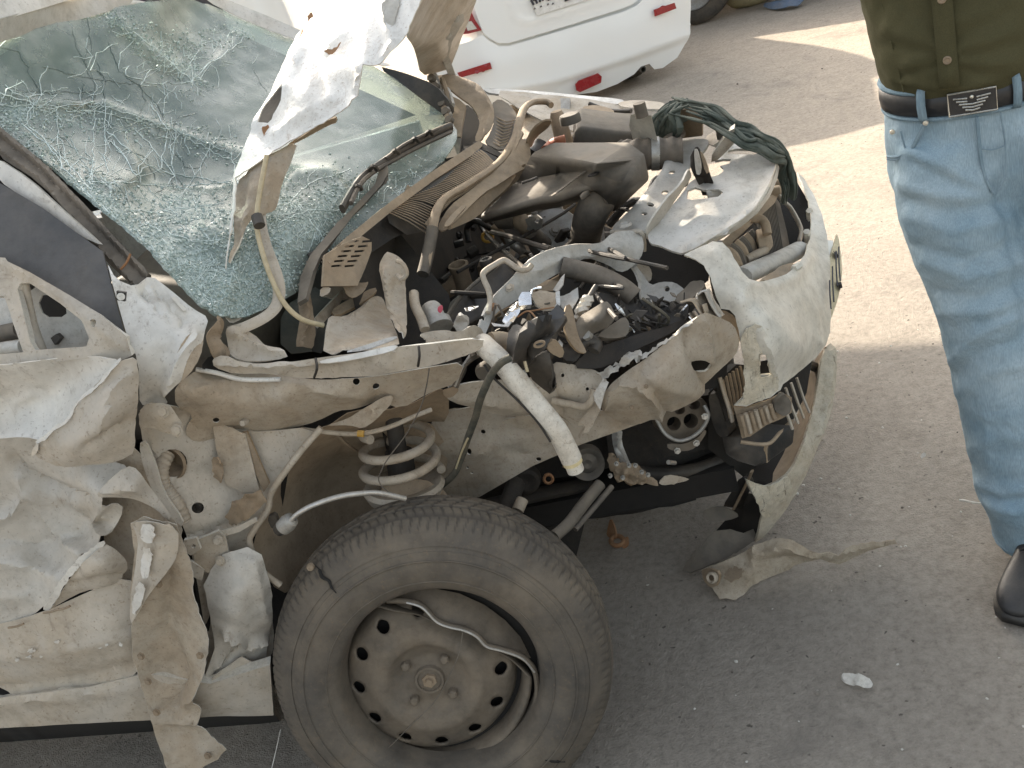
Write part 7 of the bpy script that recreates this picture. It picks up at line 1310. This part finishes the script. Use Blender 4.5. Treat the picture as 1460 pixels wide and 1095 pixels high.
# ---------------------------------------------------------------- man standing in front of the bumper
def person():
    Lr = V((.955, -.297, 0)); Dr = V((-.297, -.955, 0)); Z = V((0, 0, 1))
    bk = at(1386, 141, .40); zb = bk.z; base = bk-Dr*.118; base.z = 0; KX = 121*mpp(bk-Dr*.1)/.152; print('KX', KX, zb)
    root = thing('person', 'man in an olive shirt, faded blue jeans and black shoes standing beside the wrecked car', 'person', base)
    def join(name, parts, mat, vox=.009, sm=6):
        bm = bmesh.new()
        for rings, n in parts:
            rows = []
            for c, a, b in rings: rows.append([bm.verts.new(V(c)+V(a)*math.cos(t)+V(b)*math.sin(t)) for t in np.linspace(0, 2*math.pi, n, endpoint=False)])
            for p, q in zip(rows[:-1], rows[1:]):
                for k in range(n): bm.faces.new((p[k], p[(k+1) % n], q[(k+1) % n], q[k]))
            bm.faces.new(rows[0][::-1]); bm.faces.new(rows[-1])
        o = fin(name, bm, mat, root); r = o.modifiers.new('one_skin', 'REMESH'); r.mode = 'VOXEL'; r.voxel_size = vox; r.use_smooth_shade = True
        s = o.modifiers.new('soft', 'SMOOTH'); s.factor = .5; s.iterations = sm; return o
    B = lambda l, d, z: base+Lr*l*KX+Dr*d*KX+Z*z
    # trouser legs, their centre lines and widths as they stand
    legR = [(1352, 190, 74, .50), (1358, 250, 80, .50), (1371, 300, 85, .495), (1388, 350, 83, .49), (1404, 400, 79, .48), (1419, 450, 76, .47), (1430, 500, 75, .47), (1440, 550, 73, .46), (1449, 600, 72, .46), (1461, 660, 70, .45), (1466, 690, 70, .43), (1470, 706, 68, .43), (1472, 718, 62, .43), (1475, 735, 60, .43), (1478, 752, 58, .43), (1480, 766, 57, .43)]
    ra = []; la = []
    for px, py, hw, y in legR:
        c = at(px, py, y); w_ = hw*mpp(c); 
        ra.append((c, Lr*w_, Dr*w_*1.08)); l = (c-base).dot(Lr); cc = c+Lr*(1.8*w_+.012*max(0, (py-300)/300))
        la.append((cc, Lr*w_, Dr*w_*1.08))
    pel = [(B(0, 0, zb+.035), Lr*.148*KX, Dr*.110*KX), (B(0, 0, zb-.02), Lr*.152*KX, Dr*.114*KX), (B(0, .0, zb-.08), Lr*.160*KX, Dr*.118*KX), (B(.004, -.004, zb-.15), Lr*.166*KX, Dr*.118*KX), (B(.01, -.008, zb-.20), Lr*.160*KX, Dr*.108*KX), (B(.014, -.01, zb-.235), Lr*.13*KX, Dr*.09*KX)]
    je = join('jeans', [(pel, 32), (ra, 24), (la, 24)], M['denim'], .008, 5)
    def folds(o, lines, noise_amp, ns):
        # bake the skin and press the folds of the cloth into it
        dg = bpy.context.evaluated_depsgraph_get(); dg.update(); me = bpy.data.meshes.new_from_object(o.evaluated_get(dg)); o.modifiers.clear(); old = o.data; o.data = me; me.name = o.name
        wl = o.matrix_world.inverted() if False else None; off = o.location+root.location
        q = np.array([[((v.co+off)-CAM_O).dot(a) for a in (IX, IY, FW)] for v in me.vertices]); px = q[:, :2]/q[:, 2:]*FPX+np.array([PW/2, PH/2])
        ds = np.zeros(len(px))
        for L_, a, wd in lines: ds += a*np.exp(-(segd(px, L_)/wd)**1.5)
        nrm = [v.normal.copy() for v in me.vertices]
        for i, v in enumerate(me.vertices):
            f = max(0, min(1, nrm[i].dot((CAM_O-v.co-off).normalized())*3)); v.co += nrm[i]*(ds[i]*f+noise_amp*noise.noise(v.co*ns)+noise_amp*.5*noise.noise(v.co*ns*2.3))
        me.polygons.foreach_set('use_smooth', [True]*len(me.polygons))
    folds(je, [([(1295, 215), (1345, 238), (1400, 268)], .007, 8), ([(1300, 232), (1350, 256), (1402, 278)], -.006, 7), ([(1285, 262), (1345, 282), (1412, 276)], .007, 8), ([(1290, 285), (1350, 304), (1425, 290)], -.005, 7), ([(1296, 310), (1360, 330), (1440, 312)], .006, 9),
               ([(1305, 350), (1375, 372), (1450, 345)], -.005, 9), ([(1318, 372), (1380, 396), (1455, 375)], .007, 9), ([(1335, 415), (1395, 428), (1460, 400)], -.006, 9), ([(1345, 445), (1400, 446), (1465, 425)], .007, 9), ([(1352, 520), (1392, 478), (1450, 452)], .007, 7), ([(1356, 535), (1405, 500), (1462, 480)], -.006, 8), ([(1365, 560), (1410, 530), (1470, 520)], .005, 9),
               ([(1384, 640), (1430, 620), (1480, 632)], .005, 10), ([(1396, 690), (1430, 704), (1480, 694)], .008, 7), ([(1400, 706), (1440, 716), (1485, 708)], -.008, 5), ([(1412, 722), (1445, 732), (1490, 722)], .006, 5), ([(1405, 600), (1412, 660)], .004, 8),
               ([(1388, 168), (1390, 205), (1398, 245), (1412, 262)], .006, 5), ([(1396, 170), (1400, 210), (1412, 255)], .003, 12), ([(1415, 262), (1438, 320), (1452, 400), (1462, 470)], -.008, 6), ([(1282, 175), (1278, 205)], .003, 8), ([(1330, 165), (1340, 230), (1352, 300)], -.003, 14)], .0022, 22)
    # shirt: bloused over the belt, with upper arms
    sh = [(B(0, .0, zb-.01), Lr*.146*KX, Dr*.112*KX), (B(0, .004, zb+.02), Lr*.152*KX, Dr*.126*KX), (B(0, .006, zb+.06), Lr*.160*KX, Dr*.136*KX), (B(0, .004, zb+.12), Lr*.166*KX, Dr*.134*KX), (B(0, 0, zb+.20), Lr*.176*KX, Dr*.128*KX), (B(0, -.004, zb+.29), Lr*.188*KX, Dr*.122*KX), (B(0, -.01, zb+.37), Lr*.192*KX, Dr*.112*KX), (B(0, -.015, zb+.43), Lr*.165*KX, Dr*.09*KX), (B(0, -.015, zb+.47), Lr*.075, Dr*.065)]
    parts = [(sh, 32)]
    for sg in (-1, 1):
        S, E_ = B(sg*.185, -.01, zb+.39), B(sg*.25, .04, zb+.30)
        ax = (E_-S).normalized(); a = ax.cross(Dr).normalized(); b = ax.cross(a)
        parts.append(([(S+(E_-S)*s, a*r, b*r) for s, r in ((-.05, .058), (.3, .062), (.7, .055), (1.0, .050), (1.06, .03))], 16))
        F2 = B(-sg*.05, .20+.03*sg, zb+.33+.02*sg); ax = (F2-E_).normalized(); a = ax.cross(Z).normalized(); b = ax.cross(a)
        parts.append(([(E_+(F2-E_)*s, a*r, b*r) for s, r in ((-.08, .045), (.2, .05), (.7, .042), (.85, .04))], 16))
    si = join('shirt', parts, M['shirt'], .009, 4)
    folds(si, [([(1262, 40), (1305, 58), (1344, 72)], .005, 6), ([(1258, 62), (1300, 70), (1340, 78)], -.005, 6), ([(1275, 10), (1310, 38), (1342, 66)], .005, 6), ([(1290, 95), (1320, 86), (1344, 80)], .005, 5), ([(1282, 108), (1318, 98), (1346, 88)], -.005, 5), ([(1355, 74), (1400, 62), (1450, 40)], .005, 6), ([(1356, 79), (1405, 78), (1455, 62)], -.005, 6), ([(1357, 84), (1410, 92), (1452, 88)], .005, 6), ([(1356, 90), (1395, 108), (1440, 110)], -.004, 6), ([(1352, 66), (1390, 40), (1440, 12)], -.004, 6), ([(1270, 112), (1320, 122), (1380, 124), (1440, 104)], .006, 5), ([(1360, 30), (1410, 18), (1450, 2)], .004, 6), ([(1268, -5), (1300, 22), (1338, 50)], -.004, 6)], .0035, 18)
    # placket, buttons, seams, creases that pull from the button
    def front(l, z, off=.0, dd=None):
        a, b = .160, .137; return B(l, b*math.sqrt(max(0, 1-(l/a)**2))+off, z)
    def strip(name, pts, wd, mat, par, th=.0012):
        bm = bmesh.new(); q0 = None
        for i, p in enumerate(pts):
            q = [bm.verts.new(p-Lr*wd/2), bm.verts.new(p+Dr*th), bm.verts.new(p+Lr*wd/2)]
            if q0: bm.faces.new((q0[0], q0[1], q[1], q[0])); bm.faces.new((q0[1], q0[2], q[2], q[1]))
            q0 = q
        o = fin(name, bm, mat, par); o.modifiers.new('t', 'SOLIDIFY').thickness = .003; return o
    bx = (at(1350, 76, .40)-base).dot(Lr)/KX
    tops = [front(bx, zb+z, .006) for z in np.linspace(.03, .40, 16)]
    strip('placket', tops, .030, M['shirt'], si)
    for i, z in enumerate((.075, .17, .265, .50)): lathe('button', front(bx, zb+z, .011), Dr, [(0, .002), (.0035, .002), (.005, .0035), (.0065, .002), (.0068, 0)], M['pink' if False else 'brown'], si, 16)
    for l in (-.108, .105): tube('seam', [front(l+(.004 if l > 0 else -.004)*k, zb+.025+.028*k, .002) for k in range(12)], .0014, M['shirt'], si, world=True, n=6)
    # belt, loops, buckle with its winged emblem
    bm = bmesh.new(); rows = []
    for k in range(48):
        t = 2*math.pi*k/48; dirp = (Lr*.159*math.cos(t)+Dr*.121*math.sin(t))*KX; dz = -.006*math.sin(t)
        rows.append([bm.verts.new(base+dirp*s+Z*(zb+z+dz)) for s, z in ((.985, .018), (1.0, .017), (1.012, 0), (1.0, -.017), (.985, -.018))])
    for k in range(48):
        for j in range(4): bm.faces.new((rows[k][j], rows[(k+1) % 48][j], rows[(k+1) % 48][j+1], rows[k][j+1]))
    be = fin('belt', bm, M['leather'], root)
    wb = []
    for k in range(48):
        t = 2*math.pi*k/48; wb.append(base+(Lr*.155*math.cos(t)+Dr*.118*math.sin(t))*KX+Z*(zb+.023-.006*math.sin(t)))
    tube('waistband', wb+wb[:1], .0055, M['denimd'], je, world=True, sm=1, n=8)
    wb2 = [p-Z*.046 for p in wb]; tube('waistband', wb2+wb2[:1], .004, M['denimd'], je, world=True, sm=1, n=8)
    for px in (1318, 1447):
        c = at(px, 150, .42); l = (c-base).dot(Lr)/KX; l = max(-.13, min(.13, l)); P = [base+Lr*l*s*KX+Dr*(.121*math.sqrt(1-(l/.159)**2))*s*KX+Z*(zb+z) for s, z in ((1.03, .028), (1.07, .02), (1.085, 0), (1.07, -.02), (1.03, -.030))]
        strip('belt_loop', P, .013, M['denimd'], je)
    cb = bk; lz = Z
    def G(l, z, d=.0): return base+Lr*((cb-base).dot(Lr)+l)+Dr*(.128*KX+d)+Z*(zb-.004+z)
    bw, bh = .036, .0185
    bkl = link('buckle', mesh('buckle', [G(-bw, -bh), G(bw, -bh), G(bw, bh), G(-bw, bh)], [(0, 1, 2, 3)]), M['leather'], root, False); bkl.modifiers.new('t', 'SOLIDIFY').thickness = .005
    M['metalb'] = dusty('polished_buckle', (.72, .70, .62), (.5, .45, .47), .1, .25, .9, st=0, sc=30)
    tube('buckle_rim', [G(-bw, -bh), G(bw, -bh), G(bw, bh), G(-bw, bh), G(-bw, -bh)], .0016, M['metalb'], bkl, world=True, sm=1, n=6)
    for i in range(5):
        z = .010-.0052*i; w0 = .028-.0042*i; gap = .007 if i < 2 else .0
        for sg in (-1, 1): tube('wing_bar', [G(sg*gap, z-.002, .002), G(sg*w0, z, .002)], .0015, M['metalb'], bkl, world=True, sm=1, n=6)
    lathe('emblem_head', G(0, .0095, .002), Dr, [(0, .003), (.0028, .002), (.0034, 0)], M['metalb'], bkl, 12)
    # pocket, rivets, fly
    def hip(l, z, off=.004):
        a, b = .166, .124; return B(l, b*math.sqrt(max(0, 1-(l/a)**2))+off, zb+z)
    tube('pocket_seam', [hip(-.075, -.028), hip(-.088, -.05), hip(-.105, -.075), hip(-.13, -.092), hip(-.152, -.098)], .0028, M['denimd'], je, world=True, n=6)
    tube('pocket_seam', [hip(-.080, -.03), hip(-.093, -.052), hip(-.11, -.08), hip(-.133, -.098), hip(-.154, -.104)], .0016, M['denimd'], je, world=True, n=6)
    tube('coin_pocket_seam', [hip(-.122, -.045), hip(-.118, -.07), hip(-.115, -.085)], .0018, M['denimd'], je, world=True, n=6)
    for l, z in ((-.077, -.030), (-.137, -.048)): lathe('rivet', hip(l, z, .006), Dr, [(0, .002), (.004, .0015), (.005, 0)], M['metalb'], je, 12)
    tube('fly_seam', [hip(.006, -.03), hip(.006, -.08), hip(.010, -.13), hip(.022, -.165)], .0030, M['denimd'], je, world=True, n=6)
    tube('fly_seam', [hip(.042, -.03), hip(.046, -.09), hip(.042, -.14), hip(.026, -.17)], .0016, M['denimd'], je, world=True, n=6)
    tube('fly_seam', [hip(.008, -.085), hip(.026, -.09), hip(.044, -.087)], .0012, M['denimd'], je, world=True, n=6)
    for a, b, c_ in (((1300, 190), (1350, 225), (1395, 262)), ((1290, 250), (1340, 270), (1390, 272)), ((1318, 365), (1360, 380), (1400, 372)), ((1392, 668), (1430, 690), (1475, 682)), ((1402, 716), (1440, 728), (1480, 722)), ((1335, 430), (1380, 470), (1420, 480))):
        pts = [at(x, y, .25) for x, y in (a, b, c_)]
        pts = [p+Dr*0 for p in pts]
    cu = ra[-1]; ring = [cu[0]+cu[1]*1.02*math.cos(t)+cu[2]*1.02*math.sin(t)+Z*.018 for t in np.linspace(0, 2*math.pi, 33)]
    tube('hem_seam', ring, .0016, M['denimd'], je, world=True, sm=1, n=6)
    # shoes
    for sg in (0, 1):
        heel = at(1494, 800, 0, 'z'); toe = at(1445, 890, 0, 'z')
        if sg: sh_ = Lr*.22+Dr*.02; heel = heel+sh_; toe = toe+sh_+Lr*.05
        f = (toe-heel).normalized(); L = .285; toe = heel+f*L if False else toe; heel = toe-f*L; s2 = f.cross(Z).normalized()
        prof = [(.0, .024, .05, .035), (.02, .034, .075, .05), (.06, .038, .10, .06), (.10, .040, .105, .06), (.14, .042, .085, .05), (.18, .046, .068, .04), (.215, .048, .056, .032), (.25, .044, .048, .028), (.272, .033, .040, .024), (.285, .016, .030, .018)]
        bm = bmesh.new(); rows = []
        for x, w_, h, _ in prof:
            row = []
            for t in np.linspace(0, 2*math.pi, 20, endpoint=False):
                a, b = math.cos(t), math.sin(t); row.append(bm.verts.new(heel+f*x+s2*w_*math.copysign(abs(a)**.75, a)+Z*(.016+max(0, (h-.016)/2*(1+b)))))
            rows.append(row)
        for p, q in zip(rows[:-1], rows[1:]):
            for k in range(20): bm.faces.new((p[k], p[(k+1) % 20], q[(k+1) % 20], q[k]))
        bm.faces.new(rows[0][::-1]); bm.faces.new(rows[-1]); so_ = fin('shoe', bm, M['leather'], root); so_.modifiers.new('s', 'SUBSURF').render_levels = 1
        bm = bmesh.new(); top = []; bot = []
        for x, w_, h, _ in prof:
            for q, s_ in ((top, 1),): top.append(heel+f*(x-.002+.004*(x > .2))+s2*(w_+.004)+Z*.018)
        for x, w_, h, _ in prof[::-1]: top.append(heel+f*(x-.002+.004*(x > .2))-s2*(w_+.004)+Z*.018)
        a = [bm.verts.new(p) for p in top]; b = [bm.verts.new(p-Z*.017) for p in top]; bm.faces.new(a); bm.faces.new(b[::-1])
        for i in range(len(a)): bm.faces.new((a[i], b[i], b[(i+1) % len(a)], a[(i+1) % len(a)]))
        so2 = fin('sole', bm, M['black'], so_)
        for i, x in enumerate((.128, .15, .17)):
            tube('lace' if False else 'shoe_crease', [heel+f*(x+.01*abs(y)/.04)+s2*y+Z*(.016+(.098-.0042*i*3)*math.sqrt(max(0, 1-(y/.046)**2))*(.90-.10*i)) for y in (-.034, -.017, 0, .017, .034)], .0022, M['leather'], so_, world=True, n=6)
        sk = (ra if not sg else la)[-1][0]
        tube('sock', [sk+Z*.05, sk-Z*.02, heel+f*.07+Z*.07], .042, M['leather'], so_, world=True, n=14)
    # head, neck, forearms and hands as one skin
    def skinmesh(name, V_, E_, Rr, mat, sub=2):
        me = bpy.data.meshes.new(name); me.from_pydata([tuple(v) for v in V_], E_, []); o = link(name, me, mat, root)
        m = o.modifiers.new('skin', 'SKIN'); m.use_smooth_shade = True
        for i, r in enumerate(Rr): me.skin_vertices[0].data[i].radius = r if isinstance(r, tuple) else (r, r)
        me.skin_vertices[0].data[0].use_root = True
        o.modifiers.new('sub', 'SUBSURF').render_levels = sub; return o
    vs = [B(0, -.015, zb+.30), B(0, -.012, zb+.44), B(0, -.002, zb+.52), B(0, .012, zb+.58), B(0, .018, zb+.64), B(0, .008, zb+.71), B(0, .0, zb+.745)]
    es = [(i, i+1) for i in range(6)]; rr = [.06, .058, .055, .066, .076, .074, .045]
    for sg in (-1, 1):
        b0 = len(vs); E1 = B(sg*.25, .04, zb+.30); F2 = B(-sg*.05, .20+.03*sg, zb+.33+.02*sg); dv = (F2-E1).normalized()
        S = B(sg*.17, -.01, zb+.38); vs += [S, E1, E1+(F2-E1)*.6, F2, F2+dv*.06]; rr += [.045, .036, .032, .024, .03]
        es += [(0, b0), (b0, b0+1), (b0+1, b0+2), (b0+2, b0+3), (b0+3, b0+4)]
        for k in range(4):
            q = F2+dv*.08+Z*(.026-.017*k); n0 = len(vs); ln = (.042, .048, .044, .034)[k]
            vs += [q, q+dv*ln-Dr*.01, q+dv*ln*1.45-Dr*.035]; rr += [.0095, .0085, .0075]; es += [(b0+4, n0), (n0, n0+1), (n0+1, n0+2)]
        n0 = len(vs); vs += [F2+dv*.02+Z*.035, F2+dv*.05+Z*.06]; rr += [.011, .009]; es += [(b0+3, n0), (n0, n0+1)]
    body = skinmesh('body', vs, es, rr, M['skin'])
    for sg in (-1, 1): 
        lathe('ear', B(sg*.076, -.005, zb+.645), Lr*sg, [(0, .012), (.018, .010), (.026, .0), (.02, -.01)], M['skin'], root, 14)
        lathe('eye', B(sg*.031, .084, zb+.655), Dr, [(0, .008), (.008, .006), (.012, 0)], M['paper'], root, 14); lathe('iris', B(sg*.031, .0925, zb+.655), Dr, [(0, .001), (.005, .0)], M['hair'], root, 12)
        tube('eyebrow', [B(sg*.014, .088, zb+.672), B(sg*.032, .088, zb+.677), B(sg*.05, .076, zb+.670)], .004, M['hair'], root, world=True, n=6)
    tube('nose', [B(0, .088, zb+.665), B(0, .102, zb+.64), B(0, .112, zb+.622), B(0, .094, zb+.615)], [.007, .009, .012, .013, .009], M['skin'], root, world=True)
    tube('mouth', [B(-.024, .083, zb+.586), B(0, .095, zb+.588), B(.024, .083, zb+.586)], .005, M['pink' if False else 'skin'], root, world=True, n=8)
    bm = bmesh.new(); bmesh.ops.create_uvsphere(bm, u_segments=24, v_segments=16, radius=1)
    bmesh.ops.delete(bm, geom=[v for v in bm.verts if v.co.z < -.25 or (v.co.y > .25 and v.co.z < .35)], context='VERTS')
    for v in bm.verts: v.co = B(v.co.x*.084, v.co.y*.098+.004, zb+.672+v.co.z*.095+.004*noise.noise(v.co*6))
    fin('hair', bm, M['hair'], root).modifiers.new('t', 'SOLIDIFY').thickness = .012
    collar = [B(.066*math.cos(t), -.015+.066*math.sin(t), zb+.46+.012*math.sin(t)*-1) for t in np.linspace(0, 2*math.pi, 25)]
    tube('collar', collar, .014, M['shirt'], si, world=True, sm=1, n=8)
person()
